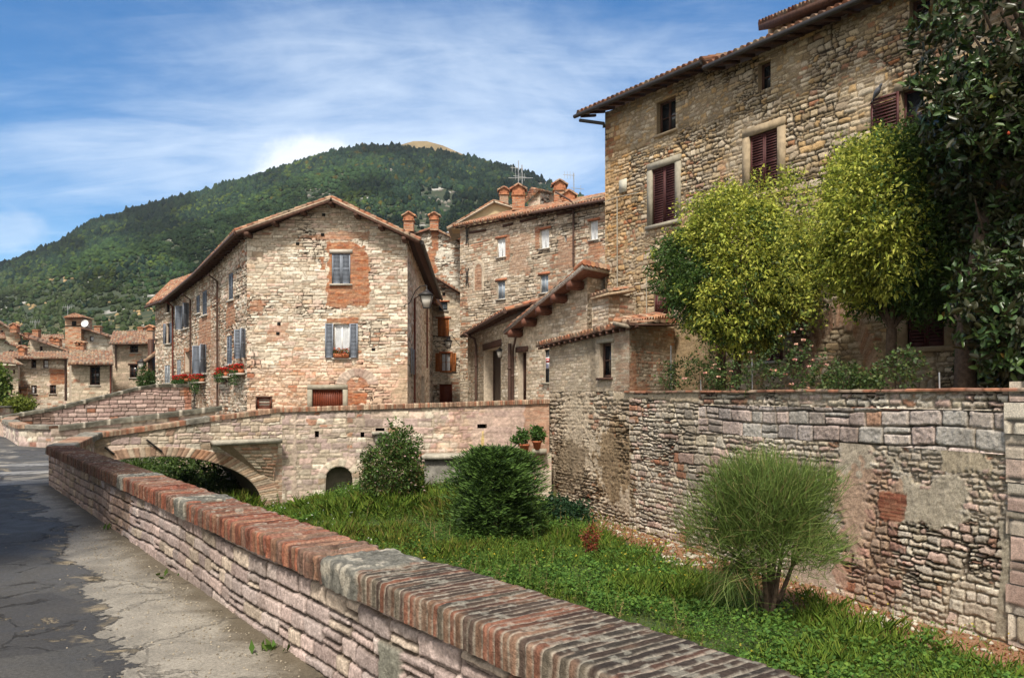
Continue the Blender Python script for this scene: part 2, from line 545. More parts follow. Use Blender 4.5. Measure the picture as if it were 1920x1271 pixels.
def masonry(s, z, st, seed):
    """displacement outwards and colour for points (s, z) of a wall"""
    s = np.asarray(s, float); z = np.asarray(z, float)
    e, i, r, lx, lz = rubble(s, z, seed, st['rowh'], st['wid'], st.get('irreg', .03), st.get('split', .25), st.get('bay'), st.get('round', .45))
    r1, r2, r3 = hsh(i, r, seed + 3), hsh(i, r, seed + 5), hsh(i, r, seed + 9)
    j = st.get('joint', .012); bv = st.get('bev', .02); amp = st.get('amp', .03)
    h = sstep(e, j * .4, j + bv)
    fine = fbm(s * 14, z * 14, seed + 31, 3) - .5
    if st.get('pit'):
        pit = fbm(s * 38, z * 38, seed + 33, 2) - .5
        fine = fine + st['pit'] * pit
    tilt = (hsh(i, r, seed + 41) - .5) * lx + (hsh(i, r, seed + 43) - .5) * lz
    d = amp * (h - 1) + h * amp * (.55 * (r3 - .5) + .35 * tilt) + fine * amp * .55
    c = pick(st['pal'], r1, r2)
    if st.get('bfrac', 0) > 0:      # stray bricks, in drifts
        drift = fbm(s * .55, z * .55, seed + 51)
        bm = r3 < st['bfrac'] * 3.2 * sstep(drift, .42, .68)
        cb = pick(P_BRICK, r2, r1)
        c = np.where(bm[:, None], cb * .75 + c * .25, c)
    mo = np.array(st.get('mortar', (.34, .29, .21)))[None, :]
    if st.get('deep'):      # joints that have lost their mortar
        dj = sstep(fbm(s * .8 + 11, z * .8, seed + 63), .5 - .25 * st['deep'], .72 - .25 * st['deep'])
        mo = mo * (1 - dj[:, None]) + np.array((.06, .046, .034)) * dj[:, None]
        d = d + (h - 1) * amp * .8 * dj
    big = fbm(s * .35 + 3, z * .35, seed + 61)
    tone = (.88 + .26 * big)[:, None]
    hh = sstep(h, .15, .75)[:, None]
    c = (c * (.98 + .34 * fine[:, None]) * hh + mo * .9 * (1 - hh)) * tone
    nz = fbm(s * 1.6, z * 1.6, seed + 71) - .5
    nz2 = fbm(s * 6, z * 6, seed + 73) - .5
    # render that has washed over the stones in places
    if st.get('wash', 0) > 0:
        wf = fbm(s * .5 + 9, z * .5 + 2, seed + 81, 4) + .25 * nz2 + st.get('wash', 0) - .5
        if st.get('washf'):
            wf = wf + st['washf'](s, z)
        m = sstep(wf, .46, .56) * (1 - .55 * h * (r3 > .6))
        cw = np.array(st.get('washc', (.36, .31, .24)))
        wd_ = (fine * .6 + nz2 * .5) * .03
        d = d * (1 - m) + m * (.2 * d + wd_)
        c = c * (1 - m[:, None]) + m[:, None] * cw * (1 + .5 * fine + .35 * nz2 + .3 * nz)[:, None]
    if st.get('stain', 0) > 0:     # rain streaks, soot and lichen
        sk = fbm(s * 1.9 + .3 * nz, z * .35, seed + 91, 4); bl = fbm(s * .8, z * .9, seed + 93, 4); sp = fbm(s * 5, z * 5, seed + 95, 3)
        m = st['stain'] * np.clip(sstep(sk, .48, .70) * .8 + sstep(bl + .3 * (sp - .5), .50, .68) * .9, 0, 1)
        c = c * (1 - m[:, None]) + c * np.array((.40, .385, .36)) * m[:, None]
    for p in st.get('patches', []):
        k = p[0]; sh = p[1]; opt = p[2] if len(p) > 2 else {}
        en = opt.get('edge', .25)
        if sh[0] == 'box':
            sdv = np.maximum(np.maximum(sh[1] - s, s - sh[3]), np.maximum(sh[2] - z, z - sh[4]))
        elif sh[0] == 'ell':
            sdv = (np.hypot((s - sh[1]) / sh[3], (z - sh[2]) / sh[4]) - 1) * min(sh[3], sh[4])
        elif sh[0] == 'ring':       # elliptical arch ring
            rr = np.hypot((s - sh[1]) / sh[3], (z - sh[2]) / sh[4])
            mid = min(sh[3], sh[4])
            t = (rr - 1) * mid
            sdv = np.maximum(-t - .0, t - sh[5])
            if len(sh) > 6:
                sdv = np.maximum(sdv, sh[2] + sh[6] - z)
        sdv = sdv + en * (nz * 1.2 + nz2 * .6)
        if k == 'plaster' and en >= .3:     # ragged, crumbling outline that leaves proud stones bare
            sdv = sdv + .30 * (fbm(s * 3.1, z * 3.1, seed + 101, 4) - .5) + .10 * (h - .5) + .16 * (r3 - .5) * h
        m = sstep(-sdv, -.012, .02)[:, None] * opt.get('op', 1.0)
        if k == 'brick':
            eb, ib, rb = bricks(s, z, seed + 7)
            hb = sstep(eb, .003, .012)
            cb = pick(opt.get('pal', P_BRICK), hsh(ib, rb, seed), hsh(ib, rb, seed + 1)) * (.9 + .3 * fine[:, None])
            cb = cb * hb[:, None] + np.array((.34, .20, .125)) * (1 - hb[:, None])
            db = .012 * (hb - 1) + .012 * (hsh(ib, rb, 3) - .5)
        elif k == 'vous':           # arch stones set on edge round an ellipse
            an = np.arctan2((z - sh[2]) / sh[4], (s - sh[1]) / sh[3])
            lenq = an * (sh[3] + sh[4]) / 2 / opt.get('pitch', .07)
            ib = np.floor(lenq).astype(np.int64); fx = lenq - ib
            hb = sstep(np.minimum(fx, 1 - fx), .04, .2)
            cb = pick(opt.get('pal', P_BRICKP), hsh(ib, ib * 0, seed), hsh(ib, ib * 0 + 1, seed)) * (.9 + .3 * fine[:, None])
            cb = cb * (.75 + .25 * hb[:, None])
            db = .012 * (hb - 1) + opt.get('out', .02) + .01 * (hsh(ib, ib * 0 + 2, 3) - .5)
        elif k == 'plaster':
            cb = np.array(opt.get('col', (.36, .31, .24))) * (1 + .45 * fine + .30 * nz + .25 * nz2)[:, None]
            db = .02 * nz2 + .012 * fine + opt.get('out', 0.0)
        elif k == 'tint':
            cb = c * np.array(opt['col'])
            db = d
        c = c * (1 - m) + cb * m
        d = d * (1 - m[:, 0]) + db * m[:, 0]
    return d, np.clip(c, .01, .9)

def axis(a0, a1, res, extra=()):
    n = max(2, int(round((a1 - a0) / res)) + 1)
    u = np.linspace(a0, a1, n)
    ex = [e for e in extra if a0 < e < a1]
    if ex:
        ex = np.array(sorted(ex))
        near = np.min(np.abs(u[:, None] - ex[None, :]), axis=1) < res * .45
        near[0] = near[-1] = False
        u = np.unique(np.concatenate([u[~near], ex]))
    return u

def wall(name, fac, S0, S1, zb, zt, st, seed, res, parent, openings=(), depth=.2, extra_s=(), material=None, mb=None, trim=None, back=0.0, backv=None):
    """a masonry face; zb / zt numbers or functions of s; openings = (s0, z0, s1, z1) holes with reveals"""
    fb = zb if callable(zb) else (lambda s: np.full_like(s, zb))
    ft = zt if callable(zt) else (lambda s: np.full_like(s, zt))
    own = mb is None
    mb = mb or MB()
    exs = list(extra_s); exz = []
    for o in openings:
        exs += [o[0], o[2]]; exz += [o[1], o[3]]
    sa = axis(S0, S1, res, exs)
    zlo = float(np.min(fb(sa))); zhi = float(np.max(ft(sa)))
    za = axis(zlo, zhi, res, exz)
    S, Z = np.meshgrid(sa, za)
    lo = fb(S); hi = ft(S)
    Zc = np.clip(Z, lo, hi)
    d, c = masonry(S.ravel(), Zc.ravel(), st, seed)
    d = d.reshape(S.shape)
    for o in openings:
        ins = (S >= o[0] - 1e-6) & (S <= o[2] + 1e-6) & (Z >= o[1] - 1e-6) & (Z <= o[3] + 1e-6)
        d[ins] = 0
    d[:, 0] = 0; d[:, -1] = 0
    P = np.empty(S.shape + (3,))
    P[..., 0] = fac.p[0] + fac.d[0] * S + fac.n[0] * d
    P[..., 1] = fac.p[1] + fac.d[1] * S + fac.n[1] * d
    P[..., 2] = Zc
    ny, nx = S.shape
    ii = np.arange(ny * nx).reshape(ny, nx)
    q = np.stack([ii[:-1, :-1], ii[:-1, 1:], ii[1:, 1:], ii[1:, :-1]], -1)
    sc_ = (S[:-1, :-1] + S[1:, 1:]) / 2; zc_ = (Z[:-1, :-1] + Z[1:, 1:]) / 2
    keep = (Zc[1:, :-1] - Zc[:-1, :-1] > 1e-5) | (Zc[1:, 1:] - Zc[:-1, 1:] > 1e-5)
    for o in openings:
        keep &= ~((sc_ > o[0]) & (sc_ < o[2]) & (zc_ > o[1]) & (zc_ < o[3]))
    q = q[keep]
    up = np.cross((fac.d[0], fac.d[1], 0), (0, 0, 1))
    if np.dot(up[:2], fac.n) < 0:
        q = q[:, ::-1]
    mb.add(P.reshape(-1, 3), [q], c)
    rc = trim or tuple(np.mean(np.array(st['pal']), axis=0))
    for o in openings:
        dp = o[4] if len(o) > 4 else depth
        a, b, cc, e = fac.pt(o[0], o[1]), fac.pt(o[2], o[1]), fac.pt(o[2], o[3]), fac.pt(o[0], o[3])
        bk = np.array((*(-fac.n * dp), 0))
        for u, v in ((a, b), (b, cc), (cc, e), (e, a)):
            mb.quad([u, v, v + bk, u + bk], rc)
    if back > 0:   # close the body behind the face
        bk = np.array((*(-fac.n * back), 0)) if backv is None else np.array((backv[0] * back, backv[1] * back, 0))
        n_ = 12
        ss = np.linspace(S0, S1, n_)
        t_ = ft(ss); b_ = fb(ss)
        for k in (0, n_ - 1):
            a, b = fac.pt(ss[k], b_[k]), fac.pt(ss[k], t_[k])
            mb.quad([a, b, b + bk, a + bk], rc)
        for k in range(n_ - 1):
            mb.quad([fac.pt(ss[k], b_[k]) + bk, fac.pt(ss[k + 1], b_[k + 1]) + bk, fac.pt(ss[k + 1], t_[k + 1]) + bk, fac.pt(ss[k], t_[k]) + bk], rc)
    if own:
        return mb.build(name, material or M_STONE, parent)
    return mb

# ------------------------------------------------------------------ roofs
def tile_slope(mb, e0, e1, r1, r0, period=.22, row=.36, amp=.055, pal=P_TILE, seed=1, edge=True):
    """curved clay tiles on the quad e0-e1 (eave) to r0-r1 (ridge)"""
    e0, e1, r0, r1 = [np.array(p, float) for p in (e0, e1, r0, r1)]
    L = np.linalg.norm(e1 - e0); Mn = (np.linalg.norm(r0 - e0) + np.linalg.norm(r1 - e1)) / 2
    nper = max(2, int(round(L / period))); nrow = max(1, int(round(Mn / row)))
    ka = 8
    a = np.linspace(0, nper, nper * ka + 1)
    b = np.concatenate([[r, r + .5, r + .985] for r in range(nrow)] + [[nrow]])
    A, B = np.meshgrid(a, b)
    u = (A / nper)[..., None]; v = (B / nrow)[..., None]
    P = (e0 * (1 - u) + e1 * u) * (1 - v) + (r0 * (1 - u) + r1 * u) * v
    n = np.cross(e1 - e0, r0 - e0); n /= np.linalg.norm(n)
    if n[2] < 0:
        n = -n
    ci = np.floor(A + 1e-6); ri = np.floor(np.minimum(B, nrow - .001))
    jit = (hsh(ci, ri, seed) - .5)
    f = A - np.floor(A)
    cover = np.abs(f - .5) < .31
    arch = np.sqrt(np.maximum(0, 1 - ((f - .5) / .31) ** 2))
    hgt = np.where(cover, amp * (.25 + .95 * arch), amp * .25 - amp * .5 * np.abs(np.sin(np.pi * (f - np.where(f < .5, -.19, .81)) / .38)))
    stepz = .022 * (1 - (B - ri)) + jit * .012
    P = P + n * (hgt + stepz)[..., None] + (r0 - e0) / np.linalg.norm(r0 - e0) * (jit * .04)[..., None]
    ch = np.where(cover, 0, 7)
    col = pick(pal, hsh(ci * 13 + ch, ri, seed + 2).ravel(), hsh(ci, ri * 3 + ch, seed + 4).ravel())
    li = fbm(A.ravel() * .5, B.ravel() * .5, seed + 6)
    m = sstep(li, .55, .75)[:, None] * .55
    col = col * (1 - m) + m * np.array((.27, .23, .16))
    ny, nx = A.shape
    ii = np.arange(ny * nx).reshape(ny, nx)
    q = np.stack([ii[:-1, :-1], ii[:-1, 1:], ii[1:, 1:], ii[1:, :-1]], -1).reshape(-1, 4)
    mb.add(P.reshape(-1, 3), [q], col)
    if edge:   # front lip of the tiles and the slab underneath
        dn = -n * .05
        for line in (ii[0, :], ii[-1, :], ii[:, 0], ii[:, -1]):
            top = P.reshape(-1, 3)[line]
            base = top.copy()
            base -= n * ((top - e0) @ n)[:, None]
            base += dn
            k = len(line)
            mb.add(np.concatenate([top, base]), [[[i, i + 1, k + i + 1, k + i] for i in range(k - 1)]], np.concatenate([col[line], col[line] * .8]))

def slab(mb, e0, e1, r1, r0, t0, t1, col=(.5, .5, .5)):
    e0, e1, r0, r1 = [np.array(p, float) for p in (e0, e1, r0, r1)]
    n = np.cross(e1 - e0, r0 - e0); n /= np.linalg.norm(n)
    if n[2] < 0: n = -n
    mb.hexa([p + n * t0 for p in (e0, e1, r1, r0)], [p + n * t1 for p in (e0, e1, r1, r0)], col)

def rafters(mb, e0, e1, inn, n, size=.09, drop=.16, length=.8):
    """short rafter tails under an eave running from e0 to e1; inn = vector from eave towards the wall"""
    e0, e1, inn = np.array(e0, float), np.array(e1, float), np.array(inn, float)
    along = (e1 - e0) / np.linalg.norm(e1 - e0)
    for k in range(n):
        t = (k + .5) / n
        p = e0 * (1 - t) + e1 * t + inn * .53
        mb.obox(p + np.array((0, 0, -drop)), along * size / 2, inn * .47, np.array((0, 0, size / 2)))

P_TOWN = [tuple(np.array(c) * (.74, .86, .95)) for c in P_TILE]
def roof(parent, e0, e1, r1, r0, seed=1, inn=None, nraft=0, wood=M_WOOD, thick=.10, pal=P_TILE, row=.36, period=.22):
    m = MB()
    tile_slope(m, e0, e1, r1, r0, pal=pal, seed=seed, row=row, period=period)
    o = m.build('roof', M_TILE, parent)
    k = MB()
    slab(k, e0, e1, r1, r0, -.05 - thick, -.052)
    if nraft:
        rafters(k, e0, e1, inn, nraft)
    k.build('soffit', wood, o)
    return o

# ------------------------------------------------------------------ windows and shutters
def shutter_leaf(parent, fac, s0, s1, z0, z1, off, material, slat=.07, th=.035, solid=False):
    m = MB()
    w_ = s1 - s0
    b = min(.055, w_ * .16)
    fac.box(m, s0, s0 + b, z0, z1, off, off + th)
    fac.box(m, s1 - b, s1, z0, z1, off, off + th)
    for zz in (z0, z1 - b, (z0 + z1) / 2 - b / 2):
        fac.box(m, s0 + b, s1 - b, zz, zz + b, off + .001, off + th - .001)
    if solid:
        n = max(2, int(w_ / .12))
        for k in range(n):
            a = s0 + b + (w_ - 2 * b) * k / n
            fac.box(m, a + .004, a + (w_ - 2 * b) / n - .004, z0 + b, z1 - b, off + .004, off + th - .006)
    else:
        n = max(3, int((z1 - z0 - 2 * b) / slat))
        dz = (z1 - z0 - 2 * b) / n
        ang = math.radians(38)
        for k in range(n):
            zc = z0 + b + dz * (k + .5)
            c = fac.pt((s0 + s1) / 2, zc, off + th * .45)
            up = np.array((*(fac.n * -math.sin(ang)), math.cos(ang)))
            ou = np.array((*(fac.n * math.cos(ang)), math.sin(ang)))
            m.obox(c, (*(fac.d * (w_ / 2 - b)), 0), ou * .005, up * dz * .58)
    return m.build('shutter', material, parent)

def window(house, fac, r, frame=M_BROWN, pane=M_GLASS, shut=None, smat=M_GREY, sill=True, lintel=None, depth=.16, nx=2, nz=2, slat=.07,
           sill_mat=None, open_w=None, surround=None, bar=.05, solid=False, which='both', part='window', curtain=None, label=None):
    s0, z0, s1, z1 = r[:4]
    f = MB()
    o0, o1 = -depth, -depth + .05
    fac.box(f, s0, s0 + bar, z0, z1, o0, o1); fac.box(f, s1 - bar, s1, z0, z1, o0, o1)
    fac.box(f, s0 + bar, s1 - bar, z0, z0 + bar, o0, o1); fac.box(f, s0 + bar, s1 - bar, z1 - bar, z1, o0, o1)
    for k in range(1, nx):
        a = s0 + (s1 - s0) * k / nx
        fac.box(f, a - bar * .45, a + bar * .45, z0 + bar, z1 - bar, o0 + .003, o1 + .003)
    for k in range(1, nz):
        a = z0 + (z1 - z0) * k / nz
        fac.box(f, s0 + bar, s1 - bar, a - bar * .22, a + bar * .22, o0 + .006, o1 - .006)
    win = f.build(part, frame, house)
    if label: win['label'] = label
    g = MB()
    fac.box(g, s0 + .01, s1 - .01, z0 + .01, z1 - .01, o0 - .03, o0 + .012)
    g.build('pane', pane, win)
    if curtain is not None:     # pleated curtain just behind the frame line
        c = MB()
        n = 24
        for half in curtain:
            a0, a1 = s0 + (s1 - s0) * half[0], s0 + (s1 - s0) * half[1]
            pts = []
            for i in range(n + 1):
                a = a0 + (a1 - a0) * i / n
                of = o0 + .028 + .010 * math.sin(i * 1.9)
                pts.append((fac.pt(a, z0 + bar, of), fac.pt(a, z1 - bar, of)))
            for i in range(n):
                c.quad([pts[i][0], pts[i + 1][0], pts[i + 1][1], pts[i][1]])
        c.build('curtain', M_CURT, win)
    if sill:
        m = MB(); fac.box(m, s0 - .08, s1 + .08, z0 - .07, z0, -depth + .05, .09)
        m.build('sill', sill_mat or M_SILL, win)
    if lintel:
        m = MB(); fac.box(m, s0 - .14, s1 + .14, z1, z1 + lintel[1], -.05, .035)
        m.build('lintel', lintel[0], win)
    if surround:
        sm, sw = surround
        m = MB()
        fac.box(m, s0 - sw, s0, z0, z1, -.06, .045); fac.box(m, s1, s1 + sw, z0, z1, -.06, .045)
        fac.box(m, s0 - sw, s1 + sw, z1, z1 + sw, -.06, .048)
        if sill: fac.box(m, s0 - sw - .04, s1 + sw + .04, z0 - .12, z0, -.06, .10)
        m.build('surround', sm, win)
    if shut == 'closed':
        mid = (s0 + s1) / 2
        shutter_leaf(win, fac, s0 + .01, mid - .004, z0 + .01, z1 - .01, -.06, smat, slat, solid=solid)
        shutter_leaf(win, fac, mid + .004, s1 - .01, z0 + .01, z1 - .01, -.06, smat, slat, solid=solid)
    elif shut == 'open':
        w_ = open_w or (s1 - s0) / 2
        if which in ('both', 'lo'):
            shutter_leaf(win, fac, s0 - w_, s0 - .01, z0, z1, .05, smat, slat, solid=solid)
        if which in ('both', 'hi'):
            shutter_leaf(win, fac, s1 + .01, s1 + w_, z0, z1, .05, smat, slat, solid=solid)
    elif shut == 'ajar':    # leaves stand out from the wall
        w_ = open_w or (s1 - s0) / 2
        for a, sg in ((s0, -1), (s1, 1)):
            if which == 'lo' and sg > 0 or which == 'hi' and sg < 0:
                continue
            p = fac.pt(a, 0, .03); dd = fac.n * .8 + fac.d * sg * .6
            f2 = Fac(p[:2], p[:2] + dd)
            shutter_leaf(win, f2, 0, w_, z0, z1, 0, smat, slat, solid=solid)
    return win

def chimney(parent, c, wx, wy, z0, z1, cap='gable', seed=1, pal=P_BRICK, label=None):
    """brick stack with a little tiled cap, sides square to the axes given by wx / wy"""
    m = MB()
    x, y = c[0], c[1]
    st = dict(rowh=(.06, .075), wid=(.16, .26), irreg=.004, joint=.006, bev=.008, amp=.012, pal=pal, split=0, mortar=(.36, .27, .2))
    zc = max(z1 - .95 * wx, z0 + .15) if cap == 'gable' else z1 - .12
    body_top = zc
    cs = [(x - wx / 2, y - wy / 2), (x + wx / 2, y - wy / 2), (x + wx / 2, y + wy / 2), (x - wx / 2, y + wy / 2)]
    for k in range(4):
        a, b = cs[k], cs[(k + 1) % 4]
        f = Fac(a, b)
        cen = np.array((x, y)) - f.p
        if np.dot(f.n, cen) > 0: f.n = -f.n
        wall('x', f, 0, f.L, z0, body_top, st, seed + k, .05, None, mb=m)
    m.quad([(px_, py_, body_top) for px_, py_ in cs], (.2, .1, .06))
    o = m.build('chimney', M_STONE, parent)
    if label: o['label'] = label
    k = MB()
    ex = wx * .5 + .07; ey = wy * .5 + .07
    k.obox((x, y, body_top + .03), (ex, 0, 0), (0, ey, 0), (0, 0, .03), (.36, .17, .09))
    if cap == 'gable':
        hgt = z1 - body_top
        w2 = wx * .42
        zb_ = body_top + .06
        k.obox((x - w2, y, zb_ + hgt * .25), (.05, 0, 0), (0, ey * .85, 0), (0, 0, hgt * .25), (.36, .15, .08))
        k.obox((x + w2, y, zb_ + hgt * .25), (.05, 0, 0), (0, ey * .85, 0), (0, 0, hgt * .25), (.36, .15, .08))
        k.obox((x, y + ey * .3, zb_ + hgt * .25), (w2 - .05, 0, 0), (0, .04, 0), (0, 0, hgt * .25), (.34, .16, .09))
        tile_slope(k, (x - ex - .08, y - ey - .05, zb_ + hgt * .45), (x - ex - .08, y + ey + .05, zb_ + hgt * .45), (x, y + ey + .05, z1), (x, y - ey - .05, z1), row=.3, seed=seed)
        tile_slope(k, (x + ex + .08, y - ey - .05, zb_ + hgt * .45), (x + ex + .08, y + ey + .05, zb_ + hgt * .45), (x, y + ey + .05, z1), (x, y - ey - .05, z1), row=.3, seed=seed + 3)
        # gable brick filling the front of the cap
        k.quad([(x - ex * .9, y - ey * .8, zb_ + hgt * .45), (x + ex * .9, y - ey * .8, zb_ + hgt * .45), (x, y - ey * .8, z1 - .03)], (.38, .17, .09))
        k.quad([(x - ex * .9, y - ey * .8, zb_), (x + ex * .9, y - ey * .8, zb_), (x + ex * .9, y - ey * .8, zb_ + hgt * .45), (x - ex * .9, y - ey * .8, zb_ + hgt * .45)], (.36, .15, .08))
    else:
        k.obox((x, y, body_top + .09), (ex * .8, 0, 0), (0, ey * .8, 0), (0, 0, .03), (.28, .14, .09))
    k.build('cap', M_TILE, o)
    return o

def pipe(parent, pts, r=.05, m=None, name='downpipe'):
    b = MB(); b.tube(pts, r, 8)
    # brackets
    for i in range(len(pts) - 1):
        a, c = np.array(pts[i]), np.array(pts[i + 1])
        L = np.linalg.norm(c - a)
        if L > 2.2:
            for t in np.arange(1.0, L - .3, 1.8):
                q = a + (c - a) * t / L
                b.lathe((q[0], q[1], q[2]), [(r, -.03), (r * 1.35, -.03), (r * 1.35, .03), (r, .03)], 8)
    return b.build(name, m or M_PIPE, parent)

def gutter(parent, a, b, r=.075, m=None):
    a, b = np.array(a, float), np.array(b, float)
    mb = MB()
    mb.tube([a, b], r, 10)
    return mb.build('gutter', m or M_PIPE, parent)

# ================================================================== SETTING
def sheet(name, pts, material, kind='structure', thick=None):
    m = MB(); m.quad(pts)
    o = m.build(name, material)
    return tag(o, kind=kind)

# --- street wall line (front edge of its coping), the street lies to its left
SW0 = np.array((-.188, 3.571)); SWD = np.array((-.595, .804)); SWN = np.array((-.804, -.595))
def sw(t, across=0.0):          # across: metres from the street side towards the river
    return SW0 + SWD * t - SWN * across
ST_Z, COP_Z = -1.75, -1.0

# street material: worn asphalt, pale concrete margin along the wall, repairs and grit
def street_material():
    m = bpy.data.materials.new('worn_asphalt'); m.use_nodes = True
    t = NT(m.node_tree); b = t.n['Principled BSDF']
    geo = t.new('ShaderNodeNewGeometry'); pos = geo.outputs['Position']
    dist = t.vmath('DOT_PRODUCT', t.vmath('SUBTRACT', pos, (SW0[0], SW0[1], 0)), (SWN[0], SWN[1], 0), out=1)
    along = t.vmath('DOT_PRODUCT', t.vmath('SUBTRACT', pos, (SW0[0], SW0[1], 0)), (SWD[0], SWD[1], 0), out=1)
    big = t.noise(pos, .55, 6, .6, .6); mid = t.noise(pos, 2.2, 7, .62, .8); fine = t.noise(pos, 40, 5, .7); grit = t.noise(pos, 160, 3, .7)
    # irregular seam between concrete and asphalt
    d2 = t.math('ADD', dist, t.math('ADD', t.math('MULTIPLY', t.math('SUBTRACT', big, .5), 1.5), t.math('MULTIPLY', t.math('SUBTRACT', mid, .5), .55)))
    wide = t.math('ADD', t.ramp(along, -2.0, 4.0, .75, .28), t.ramp(along, 5.0, 14.0, .50, .12))
    asph = t.ramp(t.math('SUBTRACT', t.math('ADD', d2, t.math('MULTIPLY', t.math('SUBTRACT', t.noise(pos, 9, 6, .7), .5), .28)), wide), -.012, .012)
    a_col = t.mix(t.ramp(big, .35, .65), (.058, .057, .056), (.098, .094, .089))
    pv = t.new('ShaderNodeTexVoronoi'); pv.inputs['Scale'].default_value = .55
    t.put(pv.inputs['Vector'], t.vmath('ADD', pos, t.vmath('MULTIPLY', t.noise(pos, 1.6, 5, .6, out=1), (.9, .9, 0))))
    a_col = t.mix(.45, a_col, t.mix(t.ramp(t.sep(pv.outputs['Color'])[0], .1, .9), (.040, .039, .041), (.115, .11, .10)))
    # worn ring of old pale patching where the asphalt has broken away near the seam
    seam = t.math('MULTIPLY', t.ramp(t.math('ABSOLUTE', t.math('SUBTRACT', d2, t.math('ADD', wide, .12))), .16, .02), t.ramp(mid, .50, .60))
    pits = t.math('MULTIPLY', t.ramp(t.noise(pos, .9, 8, .72, 1.0), .615, .64), t.ramp(fine, .34, .52))
    cv = t.new('ShaderNodeTexVoronoi'); cv.feature = 'DISTANCE_TO_EDGE'; cv.inputs['Scale'].default_value = .9
    t.put(cv.inputs['Vector'], t.vmath('ADD', pos, t.vmath('MULTIPLY', t.noise(pos, 3.0, 7, .7, out=1), (.55, .55, 0))))
    crack = t.math('MULTIPLY', t.ramp(cv.outputs['Distance'], .014, .004), t.ramp(mid, .42, .55))
    a_col = t.mix(t.math('MAXIMUM', seam, t.math('MULTIPLY', pits, .8)), a_col, (.27, .22, .145))
    c_col = t.mix(t.ramp(mid, .3, .7), (.22, .20, .165), (.37, .335, .28))
    c_col = t.mix(t.math('MULTIPLY', t.ramp(big, .5, .7), .5), c_col, (.15, .13, .10))
    dirt = t.math('MULTIPLY', t.ramp(t.math('ADD', dist, t.math('MULTIPLY', t.math('SUBTRACT', mid, .5), .5)), .30, .0), t.math('MULTIPLY', t.ramp(along, 15.2, 14.6), .85))
    c_col = t.mix(dirt, c_col, (.12, .095, .06))
    asph = t.math('MAXIMUM', asph, t.math('MULTIPLY', t.ramp(along, 14.8, 15.4), t.ramp(big, .38, .46)))
    col = t.mix(asph, c_col, a_col)
    # faded crossing stripes far down the street by the bridge
    sp = t.math('SINE', t.math('MULTIPLY', along, 2.9))
    zeb = t.math('MULTIPLY', t.ramp(sp, .25, .45), t.math('MULTIPLY', t.ramp(along, 14.2, 14.8), t.ramp(along, 21.0, 20.4)))
    zeb = t.math('MULTIPLY', zeb, t.ramp(mid, .36, .44))
    col = t.mix(t.math('MULTIPLY', zeb, .5), col, (.44, .43, .41))
    col = t.mix(t.math('MULTIPLY', crack, t.math('ADD', .28, t.math('MULTIPLY', asph, .4))), col, (.022, .019, .016))
    oil = t.math('MULTIPLY', t.ramp(t.noise(t.vmath('MULTIPLY', pos, (1, .35, 1)), 1.3, 6, .6), .56, .70), .45)
    col = t.mix(oil, col, (.045, .042, .038))
    f = t.math('ADD', t.ramp(fine, .3, .7, .70, 1.22), t.ramp(grit, .35, .75, -.20, .30))
    col = t.vmath('MULTIPLY', col, t.comb(f, f, f))
    t.put(b.inputs['Base Color'], col)
    t.put(b.inputs['Roughness'], t.ramp(mid, .3, .7, .62, .92))
    b.inputs['Specular IOR Level'].default_value = .3
    bn = t.new('ShaderNodeBump'); bn.inputs['Distance'].default_value = .016
    hgt = t.math('ADD', t.math('MULTIPLY', fine, .5), t.math('ADD', t.math('MULTIPLY', grit, .25), t.math('ADD', t.math('MULTIPLY', asph, 1.1), t.math('ADD', t.math('MULTIPLY', crack, -1.0), t.math('MULTIPLY', pits, -.8)))))
    t.put(bn.inputs['Height'], hgt); t.l.new(bn.outputs[0], b.inputs['Normal'])
    return m
M_STREET = street_material()

# ground under everything, out to the horizon
def ground_material():
    m = bpy.data.materials.new('earth'); m.use_nodes = True
    t = NT(m.node_tree); b = t.n['Principled BSDF']
    pos = t.new('ShaderNodeNewGeometry').outputs['Position']
    n = t.noise(pos, .9, 7, .62); n2 = t.noise(pos, 11, 6, .65)
    c = t.mix(t.ramp(n, .35, .65), (.045, .06, .02), (.10, .085, .045))
    c = t.mix(t.ramp(n2, .55, .75), c, (.15, .11, .07))
    t.put(b.inputs['Base Color'], c); b.inputs['Roughness'].default_value = .95
    bn = t.new('ShaderNodeBump'); bn.inputs['Distance'].default_value = .05
    t.put(bn.inputs['Height'], n2); t.l.new(bn.outputs[0], b.inputs['Normal'])
    return m
M_EARTH = ground_material()
sheet('ground', [(-3000, -400, -4.6), (3000, -400, -4.6), (3000, 4000, -4.6), (-3000, 4000, -4.6)], M_EARTH)

# street sheet (river side follows the wall, then the wall beyond the bridge)
a = sw(-8, .30); c_ = sw(14.9, .30)
st_pts = [(a[0], a[1], ST_Z), (c_[0], c_[1], ST_Z), (-11.9, 23.3, ST_Z), (-13.4, 24.8, ST_Z), (-14.9, 26.2, ST_Z), (-24.0, 36.0, ST_Z + .1), (-46, 60, ST_Z + .3), (-70, 60, ST_Z + .3), (-34, 14, ST_Z), (-16, -6, ST_Z), (-6, -10, ST_Z)]
sheet('street', st_pts, M_STREET)

